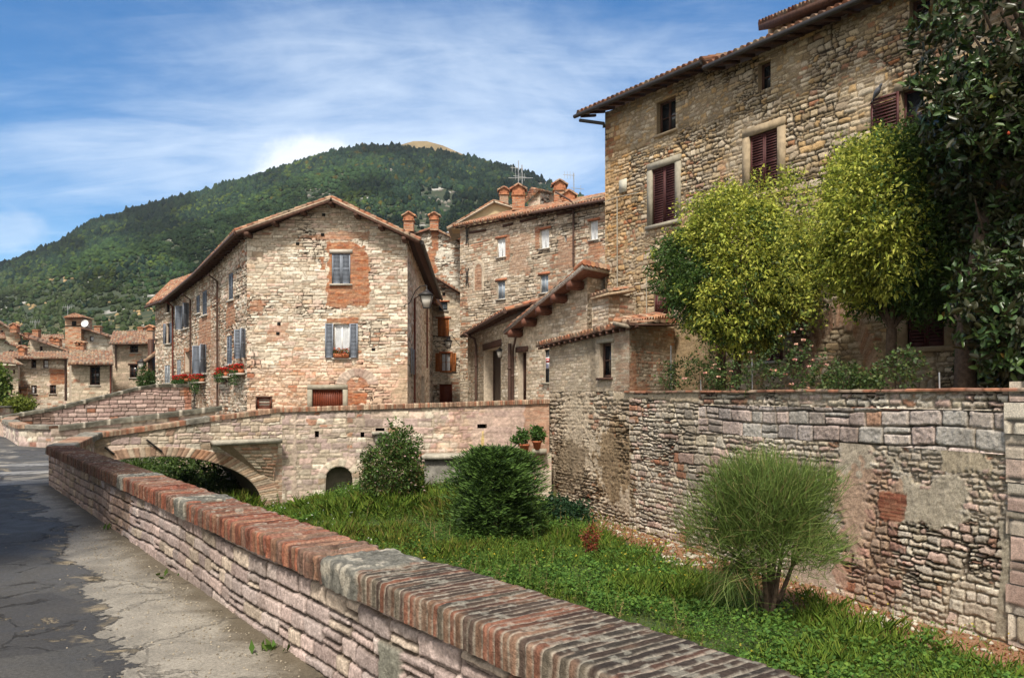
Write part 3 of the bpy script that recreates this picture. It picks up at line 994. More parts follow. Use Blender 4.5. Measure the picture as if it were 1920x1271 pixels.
# --- garden bed of the old river between the street wall and the terrace wall
TP = np.array((1.29, 27.7)); TD = np.array((.386, -.9225)); TD = TD / np.linalg.norm(TD)
def bed_z(x, y):
    x = np.asarray(x, float); y = np.asarray(y, float)
    near_bridge = sstep(y + .25 * x, 17, 26)
    # metres from the terrace wall, positive towards the street
    n = np.array((TD[1], -TD[0]))
    dw = (x - TP[0]) * n[0] + (y - TP[1]) * n[1]
    beyond = sstep(y - np.interp(x, [-12, -7.5, 1.28], [23, 26.1, 27.5]), .3, 2.5)
    z = -3.86 - 1.1 * beyond + .80 * near_bridge * sstep(dw, .3, 4) * sstep(x, -8.2, -4.2) + .22 * (fbm(x * .35, y * .35, 5) - .5) + .10 * sstep(dw, 3, 7)
    return z + .10 * (fbm(x * 1.3, y * 1.3, 8) - .5)

def bed_material():
    m = bpy.data.materials.new('garden_soil'); m.use_nodes = True
    t = NT(m.node_tree); b = t.n['Principled BSDF']
    pos = t.new('ShaderNodeNewGeometry').outputs['Position']
    n = np.array((TD[1], -TD[0]))
    dw = t.vmath('DOT_PRODUCT', t.vmath('SUBTRACT', pos, (TP[0], TP[1], 0)), (n[0], n[1], 0), out=1)
    n1 = t.noise(pos, 1.1, 6, .6); n2 = t.noise(pos, 9, 6, .65); n3 = t.noise(pos, 34, 4, .6)
    g = t.mix(t.ramp(n2, .35, .65), (.028, .06, .012), (.07, .085, .022))
    s = t.mix(t.ramp(n3, .40, .62), (.20, .075, .035), (.33, .20, .11))
    s = t.mix(t.ramp(n2, .62, .70), s, (.36, .31, .25))
    k = t.ramp(t.math('ADD', dw, t.math('MULTIPLY', t.math('SUBTRACT', n1, .5), 2.2)), .9, 1.7)
    t.put(b.inputs['Base Color'], t.mix(k, s, g)); b.inputs['Roughness'].default_value = .95
    bn = t.new('ShaderNodeBump'); bn.inputs['Distance'].default_value = .05
    t.put(bn.inputs['Height'], n2); t.l.new(bn.outputs[0], b.inputs['Normal'])
    return m

def grid_sheet(name, x0, x1, y0, y1, res, zf, material):
    xs = np.arange(x0, x1 + res, res); ys = np.arange(y0, y1 + res, res)
    X, Y = np.meshgrid(xs, ys)
    P = np.stack([X, Y, zf(X, Y)], -1).reshape(-1, 3)
    ii = np.arange(X.size).reshape(X.shape)
    q = np.stack([ii[:-1, :-1], ii[:-1, 1:], ii[1:, 1:], ii[1:, :-1]], -1).reshape(-1, 4)
    m = MB(); m.add(P, [q], (.1, .1, .05))
    return tag(m.build(name, material, smooth=True), kind='structure')
grid_sheet('garden_bed', -22, 13, 1, 46, .35, bed_z, bed_material())

# --- lane between bridge and houses, terrace, bridge deck
M_LANE = mat('lane_paving', (.24, .20, .16), rough=.9, var=.3, vscale=3, bump=.02, bscale=6)
M_TERRA_SOIL = mat('terrace_soil', (.10, .07, .04), rough=.95, var=.4, vscale=3, bump=.03, bscale=8)
M_MARG = mat('concrete_paving', (.28, .26, .22), rough=.9, var=.3, vscale=3, bump=.01)
def solid(name, poly, z0, z1, material):
    m = MB(); n = len(poly)
    m.quad([(x, y, z1) for x, y in poly])
    for k in range(n):
        (x, y), (u, v) = poly[k], poly[(k + 1) % n]
        m.quad([(x, y, z0), (u, v, z0), (u, v, z1), (x, y, z1)])
    return tag(m.build(name, material), kind='structure')
solid('lane', [(-7.6, 26.75), (1.2, 27.75), (2.6, 30.5), (2.6, 62), (-12, 62), (-11.2, 34.2), (-11.6, 31.5), (-10.0, 29.0)], -4.5, -1.15, M_LANE)

# --- hill
RIDGE = [(-700, 560), (-400, 520), (0, 497), (100, 455), (175, 412), (300, 378), (380, 356), (470, 328), (600, 288), (690, 270), (755, 273), (850, 288), (940, 307), (1000, 324), (1040, 348), (1090, 366), (1133, 386), (1300, 440), (1600, 520), (2200, 600)]
RA = np.array([(p[0] - CX) / F for p in RIDGE]); RV = np.array([(CY - p[1] - 7) / F for p in RIDGE])
HY0, HY1 = 125.0, 900.0
def hill_pt(a, w_):
    """a = x/y bearing, w_ 0 at the foot .. 1 on the ridge, beyond 1 the far side"""
    a = np.asarray(a, float); w_ = np.asarray(w_, float)
    Y = HY0 + w_ * (HY1 - HY0)
    zr = np.interp(a, RA, RV) * HY1
    X = a * Y
    up = np.clip(w_, 0, 1) ** 1.12
    z = -3 + (zr + 3) * up
    z = np.where(w_ > 1, zr - (w_ - 1) * 500, z)
    g = (fbm(X * .012, Y * .006, 3) - .5)
    z = z + g * 30 * np.clip(w_, 0, 1) * np.clip(1.15 - w_, 0, 1) * 1.6
    return X, Y, z

def hill_material():
    m = bpy.data.materials.new('hillside'); m.use_nodes = True
    t = NT(m.node_tree); b = t.n['Principled BSDF']
    pos = t.new('ShaderNodeNewGeometry').outputs['Position']
    n1 = t.noise(pos, .02, 6, .6); n2 = t.noise(pos, .25, 6, .65)
    g = t.mix(t.ramp(n1, .38, .62), (.022, .036, .013), (.040, .048, .017))
    x, y, z = t.sep(pos)
    rockb = t.mix(t.ramp(n2, .4, .6), (.26, .25, .22), (.44, .42, .38))
    steep = t.ramp(t.noise(pos, .05, 5, .6), .60, .64)
    c = t.mix(steep, g, rockb)
    bald = t.ramp(z, 258, 266)
    c = t.mix(bald, c, t.mix(n2, (.19, .14, .055), (.26, .19, .08)))
    low = t.math('MULTIPLY', t.ramp(z, 30, 12), t.math('MULTIPLY', t.ramp(n2, .46, .58), .7))
    c = t.mix(low, c, (.32, .25, .10))
    t.put(b.inputs['Base Color'], c); b.inputs['Roughness'].default_value = .95
    return m
aa = np.linspace(-1.25, 1.0, 260); ww = np.concatenate([np.linspace(0, 1, 110), np.linspace(1.02, 1.3, 8)])
A_, W_ = np.meshgrid(aa, ww)
X_, Y_, Z_ = hill_pt(A_, W_)
ii = np.arange(A_.size).reshape(A_.shape)
hm = MB(); hm.add(np.stack([X_, Y_, Z_], -1).reshape(-1, 3), [np.stack([ii[:-1, :-1], ii[:-1, 1:], ii[1:, 1:], ii[1:, :-1]], -1).reshape(-1, 4)], (.1, .1, .05))
M_HILL = hill_material()
tag(hm.build('hill', M_HILL, smooth=True), kind='structure')
# bald summit behind the wooded ridge
bm_ = MB()
top = [(690, 290), (740, 272), (775, 262), (800, 262), (830, 270), (862, 284), (905, 302), (950, 330)]
V = []
for px_, py_ in top:
    V += [W(px_, py_ + 3, 985), W(px_, py_ + 3, 1080) - np.array((0, 0, 25)), W(px_, py_ + 60, 935)]
k = len(top)
bm_.add(V, [[[3 * i + 2, 3 * i + 5, 3 * i + 3, 3 * i] for i in range(k - 1)] + [[3 * i, 3 * i + 3, 3 * i + 4, 3 * i + 1] for i in range(k - 1)]], (.2, .15, .06))
tag(bm_.build('hilltop_meadow', mat('dry_meadow', (.22, .165, .085), rough=.95, var=.25, vscale=.05), smooth=True), kind='structure')

# forest on the hill: one mass of many crowns
def ico():
    import bmesh
    b = bmesh.new(); bmesh.ops.create_icosphere(b, subdivisions=2, radius=1)
    v = np.array([x.co[:] for x in b.verts]); f = np.array([[x.index for x in g.verts] for g in b.faces]); b.free()
    return v, f
ICV, ICF = ico()
def ico1():
    import bmesh
    b = bmesh.new(); bmesh.ops.create_icosphere(b, subdivisions=1, radius=1)
    v = np.array([x.co[:] for x in b.verts]); f = np.array([[x.index for x in g.verts] for g in b.faces]); b.free()
    return v, f
IC1V, IC1F = ico1()

ROCKS = [(600, 362, 34, 14), (820, 362, 46, 22), (835, 385, 26, 18), (790, 420, 30, 26), (815, 445, 24, 30), (735, 322, 10, 8), (1020, 345, 20, 6), (110, 525, 40, 5), (210, 590, 16, 22), (268, 585, 22, 9), (60, 575, 30, 7), (150, 600, 20, 5), (30, 610, 20, 6)]
def forest():
    rs = np.random.RandomState(11)
    n = 36000
    a = rs.uniform(-.80, .20, n)
    w_ = rs.uniform(.0, 1.0, n) ** .85
    # ridge row so the outline is of single trees
    k = 1500
    ar = rs.uniform(-.80, .20, k); wr = rs.uniform(.975, 1.012, k)
    a = np.concatenate([a, ar]); w_ = np.concatenate([w_, wr])
    X, Y, Z = hill_pt(a, w_)
    u = X / Y * F + CX; v = CY - Z / Y * F
    keep = np.ones(len(a), bool)
    for (rx, ry, rw, rh) in ROCKS:
        inside = np.hypot((u - rx) / rw, (v - 4 - ry) / rh) < .62 + .8 * (fbm(u * .12, v * .12, 4) )- .25
        keep &= ~(inside & (rs.rand(len(a)) < .88))
    lowgrove = sstep(v, 500, 560) * sstep(u, 420, 250)
    keep &= ~((rs.rand(len(a)) < .35 * lowgrove))
    X, Y, Z, u, v, lowgrove = [q[keep] for q in (X, Y, Z, u, v, lowgrove)]
    n = len(X)
    ridge = np.interp((u - CX) / F, RA, RV) * -F + CY
    dark = sstep(v - ridge, 46, 0) * (.5 + .5 * sstep(fbm(u * .02, v * .02, 9), .3, .5))     # pines crowd the ridge
    dark = np.maximum(dark, sstep(u, 650, 760) * .75)
    dark = np.maximum(dark, sstep(fbm(X * .012, Y * .006, 3), .56, .44) * .55)
    rad = (1.35 + 1.5 * rs.rand(n) ** 1.6) * np.clip(Y / 700, .42, 1.15) * (1 - .1 * lowgrove)
    tall = rad * (1.0 + .35 * rs.rand(n)) * (1 + .75 * dark * rs.rand(n) ** 2)
    pal = np.array([(.020, .038, .016), (.026, .045, .016), (.017, .032, .015), (.036, .054, .014), (.046, .064, .015)])
    pin = np.array([(.012, .024, .016), (.015, .028, .017), (.010, .020, .015), (.020, .032, .017)])
    oli = np.array([(.030, .042, .020), (.026, .038, .016), (.038, .048, .024), (.024, .036, .013)])
    patch = fbm(X * .02, Y * .008, 21)
    sel = np.clip((patch * 2 - .5 + .35 * (rs.rand(n) - .5)) * 5, 0, 4.99).astype(int)
    c = pal[sel] * (.8 + .4 * rs.rand(n))[:, None]
    isd = rs.rand(n) < dark
    c[isd] = pin[rs.randint(0, 4, isd.sum())]
    iso = rs.rand(n) < lowgrove * .9
    c[iso] = oli[rs.randint(0, 4, iso.sum())]
    # autumn-tinged crowns here and there
    aut = (rs.rand(n) < .03) & (u > 500)
    c[aut] = (.048, .042, .011)
    tone = .55 + .95 * sstep(fbm(u * .010 + 3, v * .028, 77, 4) + .10 * (fbm(u * .06, v * .06, 78) - .5), .34, .64)
    c = c * tone[:, None] * 1.12
    tall = np.where(isd, tall, tall * .78)
    base = ICV; nv = len(base)
    jit = 1 + .46 * (rs.rand(n, nv, 1) - .5)
    P = base[None] * jit
    cone = np.where(isd, .45, 0)[:, None]
    taper = 1 - cone * np.clip(P[..., 2], -.2, 1)
    P = np.stack([P[..., 0] * rad[:, None] * taper + X[:, None], P[..., 1] * rad[:, None] * taper + Y[:, None], P[..., 2] * tall[:, None] + (Z + tall * .55)[:, None]], -1)
    cc = np.repeat(c[:, None], nv, 1) * (.85 + .3 * rs.rand(n, nv, 1))
    f = (ICF[None] + (np.arange(n) * nv)[:, None, None]).reshape(-1, 3)
    m = MB(); m.add(P.reshape(-1, 3), [f], cc.reshape(-1, 3))
    o = m.build('hillside_forest', M_FOREST)
    tag(o, kind='stuff')
    # pale crags showing between the trees
    b = MB()
    for (rx, ry, rw, rh) in ROCKS:
        sand = rx < 300
        for q in range(12 if sand else 16):
            uu = rx + rs.normal() * rw * .45; vv = ry + rs.normal() * rh * .45
            aa_ = (uu - CX) / F
            wq = np.linspace(.02, 1, 300)
            x_, y_, z_ = hill_pt(np.full(300, aa_), wq)
            i = int(np.argmin(np.abs(CY - z_ / y_ * F - vv)))
            s = y_[i] / F * rs.uniform(1.6, 4.6)
            p = IC1V * (1 + .5 * (rs.rand(len(IC1V), 1) - .5)) * np.array((s, s * .7, s * rs.uniform(.5, 1.1))) + np.array((x_[i], y_[i], z_[i] + s * .2))
            col = np.array((.34, .24, .12) if sand else (.20, .185, .155)) * rs.uniform(.7, 1.15)
            b.add(p, [IC1F], col)
    tag(b.build('hillside_rock', mat('crag_rock', attr=True, rough=.95, var=.3, vscale=.5)), kind='stuff')
forest()

# ================================================================== WALLS IN THE FOREGROUND
def coping(name, parent, path, width, height, pitch, secfn, seed, step, material=M_NEAR, wfn=None):
    """bricks on edge laid across the top of a wall; path = (x, y, z) of the top front edge"""
    path = [np.array(p, float) for p in path]
    seg = [np.linalg.norm(path[i + 1] - path[i]) for i in range(len(path) - 1)]
    cum = np.concatenate([[0], np.cumsum(seg)])
    l = np.linspace(0, cum[-1], int(cum[-1] / step) + 1)
    C = np.stack([np.interp(l, cum, [p[k] for p in path]) for k in range(3)], -1)
    # direction smoothed over the corners
    nor = []
    for i in range(len(path) - 1):
        d = (path[i + 1] - path[i])[:2]; d /= np.linalg.norm(d)
        nor.append((d[1], -d[0]))      # to the right of travel: away from the street
    mitre = []
    for i in range(len(path)):
        a_, b_ = np.array(nor[max(i - 1, 0)]), np.array(nor[min(i, len(nor) - 1)])
        m_ = a_ + b_; m_ = m_ / max(np.dot(m_, a_), .8)
        mitre.append(m_)
    N = np.stack([np.interp(l, cum, [q[k] for q in mitre]) for k in range(2)], -1)
    r = .022
    prof = [(0, -height)] + [(0, z) for z in np.linspace(-height * .8, -r, 6)] + [(r * .3, -r * .3)] + [(x, 0) for x in np.linspace(r, width - r, 56 if step < .02 else 20)] + [(width - r * .3, -r * .3)] + [(width, z) for z in np.linspace(-r, -height, 4)]
    prof = np.array(prof)
    npf = len(prof)
    q_ = np.concatenate([[0], np.cumsum(np.hypot(*np.diff(prof, axis=0).T))])
    Lg, Q = np.meshgrid(l, q_, indexing='ij')
    wob = .012 * (fbm(Lg * 5, Q * 3, seed) - .5)
    ph = (Lg + wob) / pitch
    bi = np.floor(ph); fx = ph - bi
    D, col = secfn(Lg, Q, bi.astype(np.int64), fx, prof, seed)
    onf = np.zeros(npf); ont = np.zeros(npf)
    onf[prof[:, 0] < 1e-6] = -1
    onf[prof[:, 0] > width - 1e-6] = 1
    ont[prof[:, 1] > -1e-6] = 1
    rd = (prof[:, 1] < -1e-6) & (prof[:, 0] > 1e-6) & (prof[:, 0] < width - 1e-6)
    onf[rd] = np.where(prof[rd, 0] < width / 2, -.7, .7); ont[rd] = .7
    acr = prof[None, :, 0] + onf[None] * D + .010 * (hsh(bi.astype(np.int64), bi.astype(np.int64) * 0, seed + 3) - .5)
    zz = prof[None, :, 1] + ont[None] * D
    if wfn is not None:
        acr = acr * wfn(l)[:, None]
    P = np.empty(Lg.shape + (3,))
    P[..., 0] = C[:, None, 0] + N[:, None, 0] * acr
    P[..., 1] = C[:, None, 1] + N[:, None, 1] * acr
    P[..., 2] = C[:, None, 2] + zz
    ii = np.arange(Lg.size).reshape(Lg.shape)
    q = np.stack([ii[:-1, :-1], ii[:-1, 1:], ii[1:, 1:], ii[1:, :-1]], -1).reshape(-1, 4)
    m = MB(); m.add(P.reshape(-1, 3), [q], col.reshape(-1, 3))
    for e in (0, -1):
        m.quad(P[e], (.2, .12, .08))
    return m.build(name, material, parent)

RED = [(.20, .072, .046), (.24, .092, .056), (.165, .064, .044), (.235, .13, .085), (.19, .11, .08), (.26, .12, .075), (.15, .092, .07)]
OLD = [(.13, .085, .06), (.16, .10, .07), (.10, .07, .055), (.20, .12, .08), (.22, .10, .065), (.12, .10, .075)]
MID = [(.13, .078, .055), (.155, .085, .058), (.11, .072, .054), (.18, .108, .07), (.125, .06, .042)]  # brown far-end coping bricks, their colour dimmed further for shade
# block positions along the street wall coping (metres of path), and brick sections between
L_OFF = 8.0                      # path starts at t = -8
BLOCKS = [(9.15, .48), (12.75, .42), (15.6, .30)]
def street_cop(L, Q, bi, fx, prof, seed):
    sh = L.shape
    r1 = hsh(bi, bi * 0, seed); r2 = hsh(bi, bi * 0 + 5, seed)
    fine = fbm(L * 42, Q * 42, seed + 5) - .5
    mid = fbm(L * 8 + bi * 3.7, Q * 8, seed + 6) - .5
    big = fbm(L * 1.3, Q * 2.0, seed + 7)
    e = np.minimum(fx, 1 - fx)
    top = np.broadcast_to((prof[:, 1] > -.001)[None], sh)
    near = L < BLOCKS[0][0]
    red = (~near) & (L < 16.0)
    def pk(p):
        return pick(p, r1.ravel(), r2.ravel(), .7, 1.3).reshape(sh + (3,))
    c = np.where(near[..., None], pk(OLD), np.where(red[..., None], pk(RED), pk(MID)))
    jw = np.where(near, .14, .10)
    hb = sstep(e, jw * .35, jw * 1.15)
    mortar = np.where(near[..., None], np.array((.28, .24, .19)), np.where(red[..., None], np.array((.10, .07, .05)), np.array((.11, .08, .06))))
    c = c * (1 + .8 * fine + .9 * mid)[..., None]
    c = c * hb[..., None] + mortar * (1 + .6 * fine + .8 * mid)[..., None] * (1 - hb[..., None])
    # dark lichen crust and pale lichen spots on the old near bricks and blocks
    crust = sstep(big + .5 * mid, .30, .50) * np.where(top, 1, .30)
    c = np.where((near & (hb > .5))[..., None], c * (1 - crust[..., None] * .80) + np.array((.030, .026, .024)) * crust[..., None] * .80, c)
    spots = sstep(fbm(L * 26, Q * 26, seed + 9, 2) + .35 * (fbm(L * 2.2, Q * 2.2, seed + 10) - .5), .66, .74) * np.where(top, 1, .3)
    c = c * (1 - .45 * spots[..., None]) + np.array((.36, .34, .28)) * .45 * spots[..., None]
    worn = sstep(big + mid * .6, .56, .70) * red * top
    c = c * (1 - .35 * worn[..., None]) + np.array((.24, .17, .13)) * .35 * worn[..., None]
    # browner end of the wall further down the street, dimmed with shade in its colour
    D = np.where(near, .004, .013) * (hb - 1) + np.where(near, .006, .016) * (hsh(bi, bi * 0 + 9, seed) - .5) + fine * .006 + mid * np.where(near, .006, .013)
    D = D - np.where(red, .02, .006) * sstep(fbm(L * 9, Q * 6 + 30, seed + 12), .62, .8)
    for bs, bw in BLOCKS:
        g = .06 * (fbm(Q * 5, L * 0 + bs, seed) - .5)
        b = (L + g > bs) & (L + g < bs + bw)
        lic = fbm(L * 11, Q * 11, seed + 15, 4)
        cb = np.array((.15, .145, .125)) * (1 + 1.0 * (lic - .5) + .6 * fine)[..., None]
        pale = sstep(lic + .3 * mid, .56, .66)
        cb = cb * (1 - .7 * pale[..., None]) + np.array((.42, .38, .31)) * .7 * pale[..., None]
        c = np.where(b[..., None], cb, c)
        D = np.where(b, .012 + .03 * mid + .016 * fine, D)
    return D, np.clip(c, .012, .9)

street_wall = thing('street_wall', 'long low pink stone wall with brick-on-edge coping beside the asphalt street', 'wall', (*sw(3), ST_Z))
P_STW = [(.46, .36, .33), (.51, .41, .375), (.41, .33, .305), (.55, .46, .42), (.48, .375, .34), (.44, .365, .34), (.52, .43, .35)]
TE = 14.96
fst = Fac(sw(-8, .05), sw(TE, .05))
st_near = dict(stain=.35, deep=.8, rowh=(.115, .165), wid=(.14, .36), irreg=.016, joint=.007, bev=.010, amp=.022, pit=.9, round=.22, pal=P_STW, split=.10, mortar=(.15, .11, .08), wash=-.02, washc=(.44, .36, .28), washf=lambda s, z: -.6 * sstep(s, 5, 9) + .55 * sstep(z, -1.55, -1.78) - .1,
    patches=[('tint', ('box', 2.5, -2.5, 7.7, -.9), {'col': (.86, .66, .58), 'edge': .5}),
             ('tint', ('box', 15.5, -2.5, 24, -.9), {'col': (.80, .72, .62), 'edge': 1.2}),  # shade at the wall's far end put into the stone colour
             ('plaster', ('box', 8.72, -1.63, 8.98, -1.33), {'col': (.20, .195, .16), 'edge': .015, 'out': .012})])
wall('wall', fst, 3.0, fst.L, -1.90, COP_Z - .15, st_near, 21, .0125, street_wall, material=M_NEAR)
m = MB()   # core, river face and ends
b0, b1 = sw(-8, .45), sw(TE + .2, .43); f0 = sw(-8, .08); f1 = sw(TE, .08)
m.hexa([(*f0, -4.6), (*f1, -4.6), (*b1, -4.6), (*b0, -4.6)], [(*f0, COP_Z - .14), (*f1, COP_Z - .14), (*b1, COP_Z - .14), (*b0, COP_Z - .14)], (.34, .27, .23))
m.build('wall_core', M_NEAR, street_wall)
cp = [(*sw(-8 + k * .5), COP_Z) for k in range(int((TE + 8) / .5))] + [(*sw(TE), COP_Z)]
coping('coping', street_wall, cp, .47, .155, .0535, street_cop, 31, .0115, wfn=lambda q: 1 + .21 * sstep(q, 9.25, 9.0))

# --- bridge
BA = np.array((-12.0, 23.0)); BB = np.array((-7.5, 26.1)); BC = np.array((1.28, 27.55))
bridge = thing('stone_bridge', 'low stone bridge with brick arch ring and corbel ledge crossing the green bed', 'bridge', (-4.5, 26, -3.5))
f1_ = Fac(BA, BB); f2_ = Fac(BB, BC)
def cop_z(x):   # top of the coping along the near side of the bridge, by x
    return np.interp(x, [-12.0, -10.74, -9.28, -7.5, 1.28], [-1.10, -.91, -.66, -.42, -.15])
# arch in the first face: springing right at px 488
sa1, _ = f1_.hit(490, 940); sac, zac = f1_.hit(283, 856)
AR = sa1 - sac; ARZ = zac + 3.5
def arch_z(s):
    q = np.clip(1 - ((s - sac) / AR) ** 2, 0, 1)
    return np.where(np.abs(s - sac) < AR, -3.5 + ARZ * np.sqrt(q), -4.5)
st_br = dict(stain=.35, rowh=(.14, .27), wid=(.18, .46), irreg=.05, bay=(2.2, 1.3), joint=.010, bev=.012, amp=.022, pit=.9, round=.28, pal=P_CREAM[:6] + P_PINK[:3], split=.2, mortar=(.40, .33, .25), bfrac=.05, wash=.06, washc=(.42, .35, .27),
    patches=[('brick', ('box', sac + 2.2, -4.6, 9, -1.9), {'pal': P_BRICKP + P_TAN, 'edge': .3, 'op': .7}),
             ('vous', ('ring', sac, -3.5, AR, ARZ, .30), {'pal': [(.46, .30, .21), (.52, .38, .27), (.42, .23, .14), (.54, .43, .32), (.48, .34, .23)], 'edge': .02, 'pitch': .105})])
xs_ = [sac + AR * math.sin(q) for q in np.linspace(-1.55, 1.5707, 40)]
wall('spandrel', f1_, 0, f1_.L, arch_z, lambda s: cop_z(f1_.p[0] + f1_.d[0] * s) - .13, st_br, 41, .022, bridge, extra_s=xs_)
# barrel of the arch (skew)
m = MB(); sk = np.array((-2.35, 4.1, 0))
ss = np.array([sac + AR * math.sin(q) for q in np.linspace(-1.5, 1.5707, 30)])
for k in range(len(ss) - 1):
    a_, b_ = f1_.pt(ss[k], float(arch_z(ss[k] - 1e-6))), f1_.pt(ss[k + 1], float(arch_z(ss[k + 1] - 1e-6)))
    m.quad([a_, b_, b_ + sk, a_ + sk], (.30, .24, .18))
e_ = f1_.pt(sac + AR, -3.5)
m.quad([e_, e_ - np.array((0, 0, 1.2)), e_ + sk - np.array((0, 0, 1.2)), e_ + sk], (.28, .22, .17))
m.build('barrel', M_STONE, bridge)
# second face with culvert and drains
cs0, cz0 = f2_.hit(636, 875); ca, _ = f2_.hit(612, 900); cb_, _ = f2_.hit(661, 900)
CR = (cb_ - ca) / 2
def culv(s):
    q = np.clip(1 - ((s - cs0) / CR) ** 2, 0, 1)
    return np.where(np.abs(s - cs0) < CR, cz0 - CR * .9 + CR * .9 * np.sqrt(q), -4.4)
holes = [f2_.rect(590, 808, 598, 820), f2_.rect(676, 810, 683, 820), f2_.rect(704, 802, 721, 808), f2_.rect(895, 795, 913, 803)]
pa, _ = f2_.hit(556, 800); pr, _ = f2_.hit(830, 800)
pk0, _ = f2_.hit(985, 800)
st_b2 = dict(st_br, pal=P_CREAM[:5] + P_PINK, bfrac=.06, patches=[
    ('plaster', ('box', .35, -4.6, pa, -.6), {'col': (.45, .36, .29), 'edge': .12, 'out': .03}),
    ('tint', ('box', pr, -4, 9, 0), {'col': (1.02, .90, .86), 'edge': 1.2}),
    ('plaster', ('box', pr + .6, -2.3, 9.1, -.2), {'col': (.47, .36, .31), 'edge': .9, 'op': .6}),
    ('brick', ('box', pk0, -4, 9.2, .2), {'pal': [(.44, .26, .17), (.46, .30, .21), (.42, .20, .12)], 'edge': .25, 'op': .8}),
    ('plaster', ('box', f2_.hit(901, 800)[0], -2.2, f2_.hit(909, 800)[0], -1.2), {'col': (.50, .38, .16), 'edge': .08}),
    ('vous', ('ring', cs0, cz0 - CR * .9, CR, CR * .9, .26), {'pal': P_CREAM, 'edge': .06, 'pitch': .16, 'out': .03})])
wall('parapet_face', f2_, 0, f2_.L, culv, lambda s: cop_z(f2_.p[0] + f2_.d[0] * s) - .13, st_b2, 43, .035, bridge, openings=[(*h, .3) for h in holes], extra_s=[cs0 + CR * math.sin(q) for q in np.linspace(-1.5707, 1.5707, 20)])
m = MB()
mat('dark_hole', (.012, .011, .01), rough=1, var=0)
for h in holes:
    m = MB(); f2_.box(m, h[0] - .02, h[2] + .02, h[1] - .02, h[3] + .02, -.36, -.3); m.build('drain_hole', mat('dark_hole'), bridge)
pass
m = MB(); n = 14; sk2 = np.array((-.3, 1.6, 0))
ss = [cs0 + CR * math.sin(q) for q in np.linspace(-1.5707, 1.5707, n)]
for k in range(n - 1):
    a_, b_ = f2_.pt(ss[k], float(culv(ss[k]) if 0 < k else cz0 - CR * .9)), f2_.pt(ss[k + 1], float(culv(ss[k + 1]) if k + 1 < n - 1 else cz0 - CR * .9))
    m.quad([a_, b_, b_ + sk2, a_ + sk2], (.22, .19, .15))
for s_ in (ss[0], ss[-1]):
    a_ = f2_.pt(s_, cz0 - CR * .9); b_ = f2_.pt(s_, -4.4)
    m.quad([a_, b_, b_ + sk2, a_ + sk2], (.22, .19, .15))
f2_.box(m, ss[0], ss[-1], -4.4, cz0 + .05, -1.45, -1.40, (.16, .14, .11))
m.build('culvert', M_STONE, bridge)
# drain spout lip under the wide hole
m = MB(); h = holes[2]
f2_.box(m, h[0] - .12, h[2] + .12, h[1] - .12, h[1] - .01, -.05, .16); f2_.box(m, h[0] - .02, h[2] + .02, h[1] - .42, h[1] - .121, -.05, .07)
m.build('drain_spout', M_CONC, bridge)
# core and far face of the bridge and its deck
FA, FB = np.array((-15.1, 26.2)), np.array((-10.6, 28.6))
m = MB()
def farz(t): return -1.02 + .62 * t
m.quad([(*BA, -1.75), (*BB, -1.25), (*FB, -1.25), (*FA, -1.75)], (.24, .20, .16))
m.quad([(*(BA + (.1, 0)), -1.25), (*BB, -.6), (BB[0] - .1, BB[1] + .35, -.6), (BA[0] - .15, BA[1] + .35, -1.25)], (.3, .25, .2))
m.quad([(*BB, -4.4), (*BC, -4.4), (BC[0], BC[1] + .4, -4.4), (BB[0], BB[1] + .4, -4.4)], (.3, .25, .2))
bk = [(BA[0] - .25, BA[1] + .34), (BB[0] - .25, BB[1] + .36), (BC[0], BC[1] + .4)]
for (x0_, y0_), (x1_, y1_) in zip(bk[:-1], bk[1:]):
    m.quad([(x0_, y0_, -1.8), (x1_, y1_, -1.8), (x1_, y1_, float(cop_z(x1_)) - .13), (x0_, y0_, float(cop_z(x0_)) - .13)], (.40, .33, .26))
m.build('deck', M_STONE, bridge)
# link between the end of the street wall and the bridge
lk = Fac(sw(TE + .15, .42), BA)
wall('wing_wall', lk, 0, lk.L, -4.4, lambda s: -1.15 + .0 * s, st_br, 45, .04, bridge)
def bridge_cop(L, Q, bi, fx, prof, seed):
    D, c = street_cop(L * 0 + 13.4, Q, bi, fx, prof, seed)
    sh = L.shape
    fine = fbm(L * 22, Q * 16, seed + 5) - .5; midn = fbm(L * 5, Q * 5, seed + 6) - .5
    r1 = hsh(bi, bi * 0, seed); r2 = hsh(bi, bi * 0 + 5, seed)
    pal = [(.30, .19, .13), (.34, .23, .16), (.25, .15, .10), (.36, .27, .19), (.28, .13, .08)]
    hb = sstep(np.minimum(fx, 1 - fx), .03, .14)
    c = pick(pal, r1.ravel(), r2.ravel(), .7, 1.25).reshape(sh + (3,)) * (1 + .6 * fine + .7 * midn)[..., None]
    c = c * (.55 + .45 * hb)[..., None]
    D = .010 * (hb - 1) + .012 * (r2 - .5) + .012 * midn
    lb = np.floor(L / .55)
    st_ = (L > 4.9) & (L < 8.3) | (L < 1.2) | ((L > 11.0) & (L < 11.7))
    lic = fbm(L * 6, Q * 9, seed + 15, 4)
    cs_ = np.array((.19, .175, .145)) * (1 + 1.5 * (lic - .5))[..., None]
    c = np.where(st_[..., None], cs_, c)
    D = np.where(st_, .03 * (hsh(lb.astype(np.int64), lb.astype(np.int64) * 0, 3) - .3) + .03 * midn - .02 * (np.minimum(L / .55 - lb, 1 - L / .55 + lb) < .04), D)
    return D, np.clip(c, .012, .9)
e0 = sw(TE, .05)
bx = [(*sw(TE - .02, .0), -1.0), (BA[0] - .38, BA[1] + .15, -1.08)]
for t_ in np.linspace(.12, 1, 8):
    q_ = BA * (1 - t_) + BB * t_
    bx.append((q_[0] - .25, q_[1] + .36, float(cop_z(q_[0]))))
